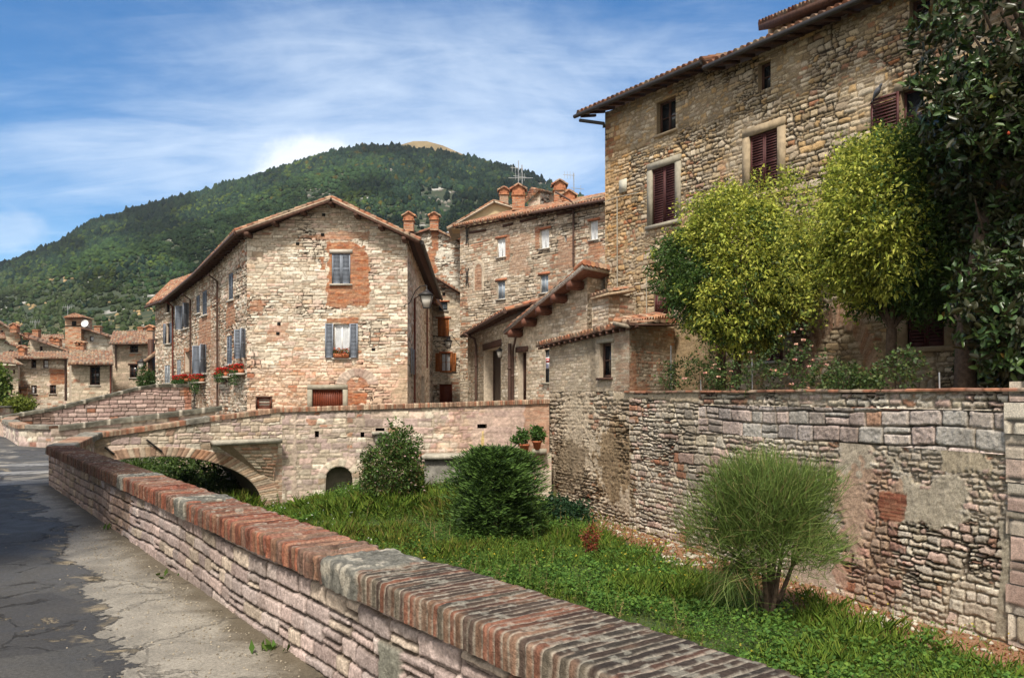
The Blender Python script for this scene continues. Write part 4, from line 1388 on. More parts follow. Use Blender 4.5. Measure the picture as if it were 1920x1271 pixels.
for t_ in np.linspace(.06, 1, 8):
    q_ = BB * (1 - t_) + BC * t_
    bx.append((q_[0] - .05, q_[1] + .40, float(cop_z(q_[0]))))
coping('coping', bridge, bx, .47, .15, .075, bridge_cop, 47, .025, material=M_STONE)
# corbel ledge with tapering support
m = MB()
c0, cz = f1_.hit(394, 822); c1_, cz2 = f1_.hit(516, 824)
c1_ = min(c1_, f1_.L - .05)
f1_.box(m, c0, c1_ + .1, -1.55, -1.41, -.02, .42)
led = m.build('corbel_ledge', M_CONC, bridge)
m = MB()
q0, q1 = f1_.pt(c0 + .15, -1.56), f1_.pt(c1_, -1.56)
t0, t1 = f1_.pt(c0 + .55, -1.56, .34), f1_.pt(c1_, -1.56, .34)
bt = f1_.pt(c1_ - .06, -2.75, .02); bt2 = f1_.pt(c1_ - .35, -2.65, 0)
U_, V_ = np.meshgrid(np.linspace(0, 1, 44), np.linspace(0, 1, 40))
PT = (t0 * (1 - U_[..., None]) + t1 * U_[..., None]) * (1 - V_[..., None]) + (bt2 * (1 - U_[..., None]) + bt * U_[..., None]) * V_[..., None]
Ls = np.linalg.norm(t1 - t0)
dd_, cc_ = masonry((U_ * Ls * (1 - .8 * V_) + V_ * Ls * .7).ravel(), (-V_ * 1.2).ravel(), dict(rowh=(.09, .13), wid=(.18, .34), irreg=.02, joint=.01, bev=.012, amp=.02, pal=P_BRICKP + P_TAN, split=.1, mortar=(.4, .31, .23)), 49)
PT = PT.reshape(-1, 3) + np.array((*f1_.n, 0)) * dd_[:, None]
ii = np.arange(U_.size).reshape(U_.shape)
m.add(PT, [np.stack([ii[:-1, :-1], ii[:-1, 1:], ii[1:, 1:], ii[1:, :-1]], -1).reshape(-1, 4)], cc_)
for pts in ([q0, t0, bt2], [t1, q1, bt], [q0, q1, t1, t0]):
    m.quad(pts, (.38, .28, .21))
m.build('corbel_support', M_STONE, led)
# two rusty iron ties
for (x0_, y0_, x1_, y1_) in ((274, 824, 303, 846), (196, 838, 214, 851)):
    m = MB(); a_, za = f1_.hit(x0_, y0_); b_, zb_ = f1_.hit(x1_, y1_)
    m.tube([f1_.pt(max(a_, .05), za, .06), f1_.pt(b_, zb_, .05)], .03, 6)
    m.build('iron_tie', M_IRON, bridge)
# far parapet of the bridge and its continuation along the street
far_wall = thing('bridge_parapet', 'far side parapet of the bridge capped with dark lichened stone blocks', 'wall', (*FA, -1.8))
ffa = Fac(FA, FB); ffb = Fac(FB, (-3.0, 30.2))
st_far = dict(rowh=(.14, .24), wid=(.2, .5), irreg=.04, joint=.012, bev=.02, amp=.03, pal=P_CREAM[:4] + P_PINK, split=.2, mortar=(.30, .25, .2), bfrac=.05)
wall('wall', ffa, 0, ffa.L, -1.9, lambda s: -1.12 + .60 * s / ffa.L, st_far, 51, .05, far_wall, back=.4)
def block_cop(L, Q, bi, fx, prof, seed):
    midn = fbm(L * 4, Q * 5, seed + 6) - .5; lic = fbm(L * 7, Q * 10, seed + 15, 4)
    c = np.array((.115, .108, .085)) * (1 + 1.6 * (lic - .5) + .4 * (hsh(bi, bi * 0, 5) - .5))[..., None]
    e = np.minimum(fx, 1 - fx)
    j = sstep(e, .07, .03) * (hsh(bi, bi * 0 + 3, 5) > .3)
    c = c * (1 - j[..., None]) + np.array((.42, .38, .31)) * j[..., None]
    return .05 * midn + .02 * (hsh(bi, bi * 0 + 2, 7) - .5) + .012 * j, np.clip(c, .012, .9)
fc = [(*(FA * (1 - t_) + FB * t_), -1.02 + .62 * t_) for t_ in np.linspace(0, 1, 6)]
# travel so that the wall thickness lies beyond the face
coping('coping', far_wall, [(p[0], p[1] + .45, p[2]) for p in fc], .5, .17, .75, block_cop, 53, .05, material=M_STONE)
# riverside wall of the street on the far side of the bridge
river_wall = thing('riverside_wall', 'curving street wall with orange brick coping beyond the bridge at far left', 'wall', (-18, 30, -1.8))
RP = [np.array((-15.1, 26.2)), np.array((-16.6, 26.9)), np.array((-21.0, 33.0)), np.array((-26.0, 42.0))]
for k in range(3):
    fr = Fac(RP[k], RP[k + 1])
    wall('wall', fr, 0, fr.L, -1.95, -1.12, dict(st_far, pal=P_PINK[:4] + P_CREAM[1:3]), 55 + k, .06, river_wall, back=.3)
coping('coping', river_wall, [(p[0] - .06, p[1] - .05, -1.0) for p in RP[::1]][::1], .45, .13, .08, bridge_cop, 57, .06, material=M_STONE)

# --- pink ramp wall beside the house, capped with grey stone
pink = thing('ramp_wall', 'rising pink block wall with sloping grey stone capping left of the gabled house', 'wall', (-19, 41, -1.8))
PA, PB = W(-40, 790, 36.0)[:2], W(359, 720, 43.0)[:2]
fp = Fac(PA, PB)
pz = [fp.hit(px_, py_) for px_, py_ in ((-40, 790), (0, 781), (100, 765), (200, 741), (255, 727), (290, 721), (359, 721))]
ps = [q[0] for q in pz]; pzz = [q[1] for q in pz]
st_pk = dict(rowh=(.17, .22), wid=(.26, .52), irreg=.018, joint=.014, bev=.015, amp=.025, pal=[(.56, .40, .36), (.52, .37, .33), (.60, .45, .40), (.54, .40, .35)], split=.06, mortar=(.13, .10, .08), bfrac=.03,
             patches=[('tint', ('box', ps[0] - 1, -4, fp.hit(105, 780)[0], 1), {'col': (.55, .52, .48), 'edge': .5}), ('tint', ('box', fp.hit(345, 780)[0], -4, fp.L + 1, 2), {'col': (.9, .62, .5), 'edge': .15})])
wall('wall', fp, 0, fp.L, -3.0, lambda s: np.interp(s, ps, pzz) - .1, st_pk, 61, .035, pink, back=.5)
coping('coping', pink, [(*(fp.pt(a_, 0, .05)[:2]), z_ + .02) for a_, z_ in zip(ps, pzz)][::-1] if False else [(fp.pt(a_, 0, -.45)[0], fp.pt(a_, 0, -.45)[1], z_ + .02) for a_, z_ in zip(ps, pzz)], .5, .16, .9, block_cop, 63, .06, material=M_STONE)

# --- terrace retaining wall (from the lean-to to beyond the right edge)
TEND = 18.6
ft = Fac(TP, TP + TD * TEND)
terr = thing('terrace_wall', 'tall rough retaining wall of mixed grey stone and crumbling render below the garden terrace', 'wall', (*(TP + TD * 9), -3.9))
def tz(x, y): return ft.hit(x, y)
def tbox(x0, y0, x1, y1):
    r = ft.rect(x0, y0, x1, y1); return ('box', r[0], r[1], r[2], r[3])
st_t = dict(stain=.42, deep=.25, rowh=(.10, .22), wid=(.14, .42), irreg=.08, bay=(2.0, 1.1), joint=.012, bev=.013, amp=.038, pit=1.3, round=.26, pal=P_GREY, split=.16, mortar=(.38, .31, .23), bfrac=.04,
    wash=.17, washc=(.47, .385, .285), washf=lambda s, z: .34 * sstep(s, 8.2, 4.0) - .24 * sstep(z, -.75, -.55) * sstep(s, 6, 7) - .14 * sstep(s, 11.5, 14) * sstep(z, -1.6, -2.6) - .08,
    patches=[
        ('plaster', tbox(1478, 960, 1585, 1150), {'col': (.47, .37, .29), 'edge': .55}),
        ('plaster', tbox(1575, 810, 1625, 1060), {'col': (.45, .38, .29), 'edge': .45}),
        ('plaster', tbox(1770, 790, 1860, 880), {'col': (.42, .35, .25), 'edge': .5}),
        ('plaster', tbox(1690, 900, 1800, 980), {'col': (.45, .39, .30), 'edge': .8}),
        ('plaster', tbox(1872, 980, 1900, 1190), {'col': (.38, .33, .25), 'edge': .2}),
        ('plaster', tbox(1150, 735, 1560, 752), {'col': (.47, .38, .27), 'edge': .15}),
        ('brick', tbox(1650, 930, 1695, 972), {'pal': [(.30, .14, .09), (.33, .18, .12), (.27, .12, .08)], 'edge': .25}),
        ('tint', tbox(1560, 900, 1680, 1120), {'col': (.98, .80, .74), 'edge': .8}),
        ('tint', tbox(1120, 800, 1185, 930), {'col': (.62, .55, .46), 'edge': .9}),
        ('tint', tbox(1040, 830, 1100, 930), {'col': (.55, .52, .48), 'edge': .7}),
    ])
pc_lim = ft.hit(1890, 900)[0]
# the render of the lean-to comes down over the start of the wall: tan stones there
st_tl = dict(st_t, pal=P_TAN, wash=.24, round=.5)
s_split = 5.32
wall('render_face', ft, 0, s_split, -4.3, .10, dict(st_tl, rowh=(.08, .16), wid=(.12, .3), amp=.06), 71, .03, terr, material=M_NEAR)
BL0 = 8.6
wall('stone_face', ft, s_split, TEND, -4.3, lambda s: np.where((s > BL0 - .002) & (s < pc_lim + .002), -.93, .06), st_t, 73, .0225, terr, material=M_NEAR, extra_s=[BL0 - .004, BL0, pc_lim, pc_lim + .004])
# the upper courses towards the right are of large squared blocks
st_bl = dict(st_t, rowh=(.27, .36), wid=(.30, .62), bay=None, irreg=.03, split=.12, stain=.5, deep=.3, wash=.02, washf=lambda s, z: 0 * s, amp=.04, round=.22, patches=[], pal=[(.52, .44, .39), (.57, .49, .43), (.46, .40, .37), (.54, .43, .38), (.50, .46, .41)])
wall('block_course', ft, BL0, pc_lim, -.93, -.25, st_bl, 77, .0225, terr, material=M_NEAR)
wall('upper_face', ft, BL0, pc_lim, -.25, .06, dict(st_t, rowh=(.10, .16), bay=None, patches=[], wash=.22, washf=lambda s, z: 0 * s), 79, .03, terr, material=M_NEAR)
# large squared blocks of the upper courses and the corner pier at the right edge
m = MB()
pc0 = ft.hit(1893, 900)[0]
zz = -4.2
r_ = np.random.RandomState(5)
while zz < -.1:
    h_ = r_.uniform(.32, .5); o_ = r_.uniform(.03, .08)
    f3 = Fac(ft.pt(pc0 + r_.uniform(-.06, .06), 0, o_)[:2], ft.pt(TEND, 0, o_)[:2])
    wall('x', f3, 0, f3.L, zz, zz + h_ - .02, dict(rowh=(h_, h_ + .01), wid=(.5, .9), irreg=.01, joint=.012, bev=.03, amp=.03, pal=P_GREY, split=0, mortar=(.2, .17, .14)), int(zz * 100) + 900, .03, None, mb=m)
    f3.box(m, 0, f3.L, zz, zz + h_ - .02, -.2, -.03, (.3, .27, .23))
    zz += h_
m.build('corner_quoin', M_NEAR, terr)
# thin tile capping
def tile_cap(L, Q, bi, fx, prof, seed):
    midn = fbm(L * 4, Q * 5, seed + 6) - .5
    c = pick([(.33, .15, .09), (.29, .14, .09), (.38, .22, .14), (.25, .14, .10), (.30, .22, .16)], hsh(bi, bi * 0, seed).ravel(), hsh(bi, bi * 0 + 1, seed).ravel()).reshape(L.shape + (3,)) * (1 + .9 * midn)[..., None]
    g = sstep(np.minimum(fx, 1 - fx), .01, .04)
    return .006 * (g - 1) + .012 * (hsh(bi, bi * 0 + 2, 7) - .5), np.clip(c * (.5 + .5 * g[..., None]), .012, .9)
cpts = [ft.pt(a_, .105, -.42) for a_ in np.linspace(5.0, TEND, 12)]
cpts = [ft.pt(a_, .105 + .01 * math.sin(a_ * 1.7), .06) for a_ in np.linspace(TEND, 5.1, 14)]
coping('tile_capping', terr, cpts, .48, .05, .30, tile_cap, 75, .05, material=M_STONE)
# terrace soil behind the wall
q0 = ft.pt(5.3, -.06, -.1); q1 = ft.pt(TEND + 6, -.06, -.1)
sheet('terrace', [(q0[0], q0[1], -.06), (q1[0], q1[1], -.06), (22, 2, -.06), (22, 16, -.06), (3.5, 28.3, -.06)], M_TERRA_SOIL)

# ================================================================== THE GABLED HOUSE
GY = 34.0
gx = lambda px_: (px_ - CX) * GY / F
FG = Fac((gx(463), GY), (gx(764), GY))
house = thing('gabled_house', 'tall pale stone house with a gable front and grey shutters behind the bridge', 'house', (gx(615), GY, -1.1))
P = FG.rect
rW1 = P(622, 475.5, 657, 532.5); rW2 = P(626, 607, 655.5, 671); rGD = P(585.5, 730, 643, 775); rVT = P(482, 745, 508, 766)
gA, gB, gC = FG.hit(463, 443), FG.hit(621, 378), FG.hit(764, 449)
def gable(s): return np.interp(s, [0, gB[0], FG.L], [gA[1], gB[1], gC[1]])
st_g = dict(stain=.10, deep=.05, rowh=(.09, .18), wid=(.16, .46), irreg=.05, bay=(2.4, 1.1), joint=.010, bev=.011, amp=.030, pit=.7, pal=P_CREAM, split=.25, mortar=(.37, .30, .22), bfrac=.045, round=.24,
    patches=[('brick', FG.hit and ('box',) + P(612, 455, 691, 573), {'edge': .38}),
             ('brick', ('box',) + P(596, 480, 612, 510), {'edge': .35}), ('brick', ('box',) + P(560, 436, 690, 449), {'edge': .3, 'op': .7}),
             ('brick', ('box',) + P(500, 606, 540, 640), {'edge': .45, 'op': .6}), ('brick', ('box',) + P(590, 712, 690, 735), {'edge': .9, 'op': .7}),
             ('brick', ('box',) + P(650, 735, 690, 760), {'edge': .3}), ('brick', ('box',) + P(612, 596, 672, 606), {'edge': .12}),
             ('brick', ('box',) + P(464, 560, 492, 585), {'edge': .4, 'op': .6}),
             ('tint', ('box',) + P(455, 670, 780, 800), {'col': (1.0, .86, .80), 'edge': 1.0}),
             ('plaster', ('box',) + P(740, 690, 766, 780), {'col': (.42, .32, .22), 'edge': .5, 'op': .75}),
             ('vous', ('ring', FG.hit(670, 722)[0], FG.hit(670, 722)[1], .46, .36, .36, .02), {'pal': [(.50, .38, .31), (.54, .43, .35), (.46, .33, .27)], 'edge': .04, 'pitch': .12})])
wall('wall', FG, 0, FG.L, -1.6, gable, st_g, 101, .036, house, openings=[rW1, rW2, rGD, rVT], back=0, trim=(.45, .36, .26))
# putlog holes and the pale lintel over the upper window
for (x_, y_) in ((607, 403), (605, 440), (558, 457), (523, 607), (700, 655), (521, 625)):
    a_, z_ = FG.hit(x_, y_); m = MB(); FG.box(m, a_ - .07, a_ + .07, z_ - .06, z_ + .06, -.02, .018); m.build('putlog_hole', mat('dark_hole'), house)
m = MB(); r = P(618, 468, 661, 475); FG.box(m, *[r[0], r[2]], r[1], r[3], -.05, .03); m.build('lintel', M_SILL, house)
window(house, FG, rW1, frame=M_GREY, shut='closed', smat=M_GREY, depth=.14, slat=.055)
w2 = window(house, FG, rW2, frame=M_WHITE, shut='open', smat=M_GREY, depth=.15, open_w=.36, nx=2, nz=1, slat=.055, curtain=((0.04, .48), (.52, .96)))
# rust red slatted door in a stone frame
win = window(house, FG, rGD, frame=M_RUST, pane=M_RUST, sill=False, depth=.10, nx=14, nz=1, bar=.035, surround=(M_TRIM, .20), part='door')
vt = window(house, FG, rVT, frame=M_RUST, pane=M_CONC, sill=False, depth=.08, nx=1, nz=4, bar=.06, surround=(M_BROWN, .05), part='vent_window')

# long side along the lane to the left
FL = Fac((gx(463), GY), (gx(463) - .633 * 15, GY + 15))
lz = lambda s: np.interp(s, [0, 8, FL.L], [6.95, 6.15, 5.75])
PL = FL.rect
L1, L2, L3, L4 = PL(428, 512, 437, 563), PL(379, 545, 388, 591), PL(367.5, 554, 374.5, 588), PL(343, 571, 354, 616)
M1, M2, M3 = PL(453.5, 617, 460.5, 672), PL(424.5, 629, 435, 683), PL(376.5, 647, 387, 700)
AD = PL(347, 659, 357, 697); PB1 = PL(331, 674, 339, 704); LH = PL(380, 752, 387, 770)
st_l = dict(st_g, pal=P_CREAM + [(.34, .25, .18), (.40, .27, .19)], bfrac=.09, rowh=(.09, .17), wid=(.13, .34), amp=.045, bev=.02, mortar=(.26, .20, .14), patches=[
    ('brick', ('box',) + PL(425, 555, 440, 610), {'edge': .5, 'op': .8}), ('brick', ('box',) + PL(372, 590, 395, 650), {'edge': .6, 'op': .7}),
    ('brick', ('box',) + PL(345, 652, 359, 700), {'edge': .1}), ('brick', ('box',) + PL(395, 620, 412, 770), {'edge': .6, 'op': .45, 'pal': P_BRICKP})])
wall('side_wall', FL, 0, FL.L, -4.4, lz, st_l, 103, .045, house, openings=[L1, L2, L3, L4, M1, M2, M3, (*AD, .35), (*PB1, .12), (*LH, .3)])
for r_, sh, kw in ((L1, 'closed', {}), (L2, 'closed', {}), (L3, 'closed', {}), (M2, 'closed', {})):
    window(house, FL, r_, frame=M_BROWN, shut=sh, smat=M_GREY, depth=.12, slat=.06, nz=1)
window(house, FL, L4, shut='ajar', smat=M_GREY, open_w=.42, depth=.14, slat=.06)
window(house, FL, M1, shut='ajar', smat=M_GREY, open_w=.30, depth=.14, slat=.06, sill=False)
window(house, FL, M3, shut='ajar', smat=M_GREY, open_w=.42, depth=.14, slat=.06)
window(house, FL, AD, frame=M_BROWN, sill=False, depth=.3, nx=1, nz=1, part='door')
window(house, FL, PB1, shut='closed', smat=M_PALE, depth=.1, slat=.06)
m = MB(); FL.box(m, LH[0], LH[2], LH[1], LH[3], -.34, -.3); m.build('lower_opening', mat('dark_hole'), house)

# right flank in the shaded lane
FR = Fac((gx(764), GY), (-5.25, 51.0))
FR.n = np.array((FR.d[1], -FR.d[0]));  FR.n = FR.n if FR.n[0] > 0 else -FR.n
rsh = FR.rect(768.5, 655, 778, 702); rad_ = FR.rect(790, 705, 796, 770)
wall('flank_wall', FR, 0, FR.L, -1.6, lambda s: np.interp(s, [0, FR.L], [6.6, 6.3]), dict(st_g, bfrac=.08, patches=[]), 105, .08, house, openings=[(*rad_, .3)])
m = MB(); FR.box(m, rad_[0], rad_[2], rad_[1], rad_[3], -.34, -.3); m.build('lane_door', M_BROWN, house)
shw = shutter_leaf(house, FR, rsh[0], rsh[0] + .45, rsh[1], rsh[3], .05, M_GREY); shutter_leaf(house, FR, rsh[0] + 1.2, rsh[0] + 1.65, rsh[1], rsh[3], .05, M_GREY)
m = MB()
bq = [(gx(463), GY), (gx(764), GY), (-5.25, 51.0), tuple(FL.pt(FL.L, 0)[:2])]
m.quad([(bq[2][0], bq[2][1], -4), (bq[3][0], bq[3][1], -4), (bq[3][0], bq[3][1], 6), (bq[2][0], bq[2][1], 6.3)], (.4, .33, .24))
m.quad([(*bq[0], 6.7), (*bq[1], 6.5), (*bq[2], 6.2), (*bq[3], 5.7)], (.1, .08, .06))
m.build('back_wall', M_STONE, house)

# roof: two tiled slopes with overhanging verge, rafters, gutters
OV = 33.35
eL = W(441, 431, OV); ap = W(621, 368, OV); eR = W(788, 447.5, OV)
apb = np.array((-11.2, 49.5, 7.9)); eLb = np.array((*FL.pt(FL.L + .3, 0, .62)[:2], 5.72)); eRb = np.array((-4.55, 51.3, 6.2))
mid_l = np.array((*FL.pt(8, 0, .62)[:2], 6.12)); mid_r = ap * .5 + apb * .5
rf = roof(house, eL, mid_l, mid_r, ap, 11, thick=.07)
roof(house, mid_l, eLb, apb, mid_r, 12, thick=.07)
roof(house, eR, eRb, apb, ap, 13, thick=.07)
# verge boards and purlin ends on the front
m = MB()
for a_, b_ in ((eL, ap), (ap, eR)):
    d_ = b_ - a_; n_ = np.array((-d_[2], 0, d_[0])) / np.hypot(d_[0], d_[2])
    if n_[2] < 0: n_ = -n_
    m.hexa([a_ - n_ * .20, b_ - n_ * .20, b_ - n_ * .20 + (0, .09, 0), a_ - n_ * .20 + (0, .09, 0)], [a_ - n_ * .125, b_ - n_ * .125, b_ - n_ * .125 + (0, .09, 0), a_ - n_ * .125 + (0, .09, 0)])
m.build('verge_board', mat('weathered_verge', (.10, .05, .035), rough=.8, var=.3), house)
m = MB()
for a_, b_ in ((eL, ap), (ap, eR)):
    d_ = b_ - a_; n_ = np.array((-d_[2], 0, d_[0])) / np.hypot(d_[0], d_[2])
    if n_[2] < 0: n_ = -n_
    m.hexa([a_ - n_ * .12 + (0, -.012, 0), b_ - n_ * .12 + (0, -.012, 0), b_ - n_ * .12 + (0, .12, 0), a_ - n_ * .12 + (0, .12, 0)], [a_ - n_ * .05 + (0, -.012, 0), b_ - n_ * .05 + (0, -.012, 0), b_ - n_ * .05 + (0, .12, 0), a_ - n_ * .05 + (0, .12, 0)])
m.build('verge_mortar', mat('pale_verge_tile', (.36, .27, .20), rough=.9, var=.35, vscale=6), house)
for px_, py_ in ((466, 441), (516, 420), (569, 399), (622, 383), (670, 405), (715, 427), (759, 450)):
    m = MB(); c_ = W(px_, py_, GY - .30); m.obox(c_, (.09, 0, 0), (0, .34, 0), (0, 0, .085)); m.build('purlin_end', M_WOOD, house)
m = MB(); rafters(m, eL + (0, .4, 0), mid_l, np.array((*(-FL.n * .6), .16)), 16, drop=.16); rafters(m, mid_l, eLb, np.array((*(-FL.n * .6), .16)), 14, drop=.16)
m.build('rafter_tail', M_WOOD, house)
gutter(house, eL + np.array((-.05, .15, -.10)), mid_l + np.array((-.05, 0, -.08)), .075, M_PIPE)
gutter(house, mid_l + np.array((-.05, 0, -.08)), eLb + np.array((-.05, 0, -.08)), .075, M_PIPE)
gutter(house, eR + np.array((.05, .15, -.12)), eRb + np.array((.05, 0, -.1)), .085, M_IRON)
def drop_pipe(fac, px_, y0_, y1_, r=.05, m_=M_PIPE, off=.09, kick=.55):
    a_, zt_ = fac.hit(px_, y0_); _, zb_ = fac.hit(px_, y1_)
    return [fac.pt(a_ - .25, zt_ + .25, kick), fac.pt(a_, zt_, off), fac.pt(a_, zb_, off)]
pipe(house, drop_pipe(FL, 411, 528, 772), .05)
pipe(house, drop_pipe(FL, 360, 562, 772), .05)
pipe(house, drop_pipe(FR, 774, 560, 760), .05, M_PIPER)
pipe(house, drop_pipe(FR, 798, 575, 690), .05, M_PIPER)

# ------------------------------------------------------------------ corner house further up the lane
B0 = FL.pt(FL.L, 0)[:2]; B1 = np.array(W(291, 600, 51.5)[:2])
FB = Fac(B0, B1)
hB = thing('corner_house', 'narrow stone house with pale blue-grey shutters adjoining the far end of the gabled house', 'house', (*B1, -1))
PBx = FB.rect
s1_, s2_, s3_, s4_ = PBx(312, 606, 321, 644), PBx(326.5, 594, 332, 632), PBx(308, 684, 319, 718), PBx(309.5, 567, 318.5, 587)
wall('wall', FB, 0, FB.L, -4.4, 5.9, dict(st_l, patches=[], pal=P_CREAM), 111, .07, hB, openings=[s1_, s3_, s4_], back=6)
wn = window(hB, FB, s1_, shut='open', smat=M_GREY, open_w=.36, which='both', slat=.08)
window(hB, FB, s3_, shut='closed', smat=M_PALE, slat=.08)
window(hB, FB, s4_, nx=1, nz=1)
bl0 = W(273, 573, 51.0); bl1 = W(328, 552, 48.2)
roof(hB, bl0, bl1, W(392, 504, 56), W(320, 527, 59), 15, thick=.06)
m = MB()
m.quad([W(334, 548, 54), W(390, 507, 55.5), W(350, 555, 55), W(336, 560, 54)], (.42, .34, .25)); m.build('gable_end', M_STONE, hB)
gutter(hB, bl0 + np.array((0, 0, -.1)), bl1 + np.array((0, 0, -.1)), .08)
pipe(hB, drop_pipe(FB, 326.5, 575, 715), .055, M_PIPER)
roof(hB, W(436, 488, 50), W(470, 474, 47), W(500, 462, 50), W(460, 474, 53), 16, thick=.05)
# porch with lean-to roof and bracket lantern
prch = thing('gateway', 'small timber gateway with sloping roof on the left corner of the narrow house', 'gateway', (*W(285, 700, 52)[:2], -.5))
m = MB(); a_, b_ = W(283, 716, 52), W(283, 665, 52); m.obox((a_ + b_) / 2, (.14, 0, 0), (0, .14, 0), (0, 0, (b_[2] - a_[2]) / 2 + 1)); m.build('post', M_BROWN, prch)
m = MB(); tile_slope(m, W(270, 677, 51.5), W(271, 677, 54), W(292, 660, 54), W(292, 660, 51.5), seed=4); slab(m, W(270, 677, 51.5), W(271, 677, 54), W(292, 660, 54), W(292, 660, 51.5), -.18, -.05, (.08, .05, .035)); m.build('roof', M_TILE, prch)
m = MB(); a_, b_ = W(287.5, 720, 52.4), W(287.5, 668, 52.4); m.obox((a_ + b_) / 2, (.05, 0, 0), (0, .5, 0), (0, 0, (b_[2] - a_[2]) / 2)); m.build('gate', M_RUST, prch)

# ------------------------------------------------------------------ house in the lane behind the gabled one
hD = thing('lane_house', 'dark eaved stone house squeezed behind the right flank of the gabled house', 'house', (-6.2, 53, -1))
FD = Fac(W(775, 520, 51.6)[:2], W(803, 520, 51.6)[:2])
wall('wall', FD, 0, FD.L, -1.5, lambda s: 8.0 - .5 * s / FD.L, dict(st_g, patches=[]), 113, .09, hD)
FD2 = Fac(W(803, 520, 51.6)[:2], np.array((-5.5, 66)))
FD2.n = np.array((1.0, .05)) / np.hypot(1, .05)
wall('flank_wall', FD2, 0, FD2.L, -1.5, 7.4, dict(st_g, patches=[]), 115, .12, hD)
roof(hD, W(823, 572, 50.6), W(815, 566, 64), W(775, 500, 64), W(778, 508, 50.6), 17, thick=.12)
m = MB(); a_, b_ = W(803, 520, 51.5), W(822, 571, 50.7); m.quad([a_ + (0, -.05, .1), b_ + (0, -.05, 0), b_ + (0, 12, 0), a_ + (0, 12, .1)]); m.build('eaves_board', M_WOOD, hD)

# ------------------------------------------------------------------ tall narrow house with orange shutters
EY = 55.0
FE = Fac(W(798, 600, EY)[:2], W(869, 600, EY)[:2])
hE = thing('shuttered_house', 'tall narrow stone house with orange wooden shutters at the end of the lane', 'house', (*W(834, 750, EY)[:2], -1))
PE = FE.rect
e1_, e2_, e3_, e4_, e5_ = PE(829, 548, 835, 555), PE(823, 566, 839, 582), PE(820.5, 597, 842, 630), PE(827, 662, 845, 696), PE(824, 720, 848, 760)
et = [FE.hit(798, 512), FE.hit(821, 524), FE.hit(869, 553)]
wall('wall', FE, 0, FE.L, -1.6, lambda s: np.interp(s, [q[0] for q in et], [q[1] for q in et]), dict(st_g, patches=[], pal=P_TAN + P_CREAM[:4], bfrac=.12), 117, .06, hE, openings=[e1_, e2_, e3_, e4_, e5_], back=8)
window(hE, FE, e1_, nx=1, nz=1, sill=False); window(hE, FE, e2_, pane=M_BCURT, frame=M_IRON, nx=5, nz=4, bar=.035, lintel=(M_TERRA, .10))
window(hE, FE, e3_, shut='closed', smat=M_ORANGE, slat=.07, lintel=(M_TERRA, .10), sill_mat=M_WOOD)
window(hE, FE, e4_, frame=M_ORANGE, shut='open', smat=M_ORANGE, open_w=.38, slat=.07, lintel=(M_TERRA, .10), curtain=((.1, .45), (.55, .9)), sill_mat=M_ORANGE)
window(hE, FE, e5_, frame=M_RUST, pane=M_RUST, nx=1, nz=9, bar=.06, sill=False, part='door', depth=.08)
v0, v1 = W(818, 518, EY - .5), W(870, 551, EY - .5)
roof(hE, v0 + np.array((0, 0, 0)), v1, v1 + np.array((-.3, 4, -.1)), v0 + np.array((-.2, 4, -.1)), 19, thick=.08)
pipe(hE, [FE.pt(FE.L - .12, et[2][1] - .1, .1), FE.pt(FE.L - .12, -1, .1)], .05)

# ------------------------------------------------------------------ white stone house with two brick chimneys
GY2 = 60.0
FH = Fac(W(755, 500, GY2)[:2], W(868, 500, GY2)[:2])
hG = thing('chimney_house', 'whitish stone gable with brick stacks rising behind the lane houses', 'house', (*W(812, 600, GY2)[:2], -1))
ht = [FH.hit(755, 446), FH.hit(775, 436), FH.hit(813, 428), FH.hit(868, 456)]
wall('wall', FH, 0, FH.L, -1.6, lambda s: np.interp(s, [q[0] for q in ht], [q[1] for q in ht]), dict(st_g, bfrac=.06, pal=[(.62, .57, .48), (.55, .50, .42), (.66, .62, .53), (.48, .42, .34)], mortar=(.22, .17, .12),
     patches=[('brick', ('box',) + FH.rect(809, 430, 823, 470), {'edge': .25}), ('brick', ('box',) + FH.rect(801, 462, 817, 512), {'edge': .35}), ('brick', ('box',) + FH.rect(783, 478, 800, 490), {'edge': .3})]), 121, .07, hG, back=9)
m = MB(); s_, z_ = FH.hit(802, 615 - 0); 
v0, v1, v2 = W(811, 426, GY2 - .3), W(870, 455, GY2 - .3), W(760, 443, GY2 - .3)
roof(hG, v1, v1 + np.array((0, 9, 0)), v0 + np.array((0, 9, 0)), v0, 21, thick=.06)
roof(hG, v2, v2 + np.array((0, 9, 0)), v0 + np.array((0, 9, 0)), v0, 22, thick=.06)
c_ = W(767, 420, GY2 - .6); chimney(hG, c_, .72, .6, W(0, 438, GY2)[2], W(0, 402, GY2)[2], seed=3)
c_ = W(814.5, 420, GY2 - .1); chimney(hG, c_, .62, .6, W(0, 434, GY2)[2], W(0, 400, GY2)[2], seed=5)
c_ = W(856, 445, GY2 + 1); chimney(hG, c_, .5, .5, W(0, 452, GY2)[2], W(0, 437, GY2)[2], seed=7)
m = MB(); c_ = W(842.5, 442, GY2 + .6); m.lathe(c_, [(.16, -.1), (.16, .12), (.30, .14), (.30, .2), (.0, .40)], 12); m.build('cowl', M_STEEL, hG)

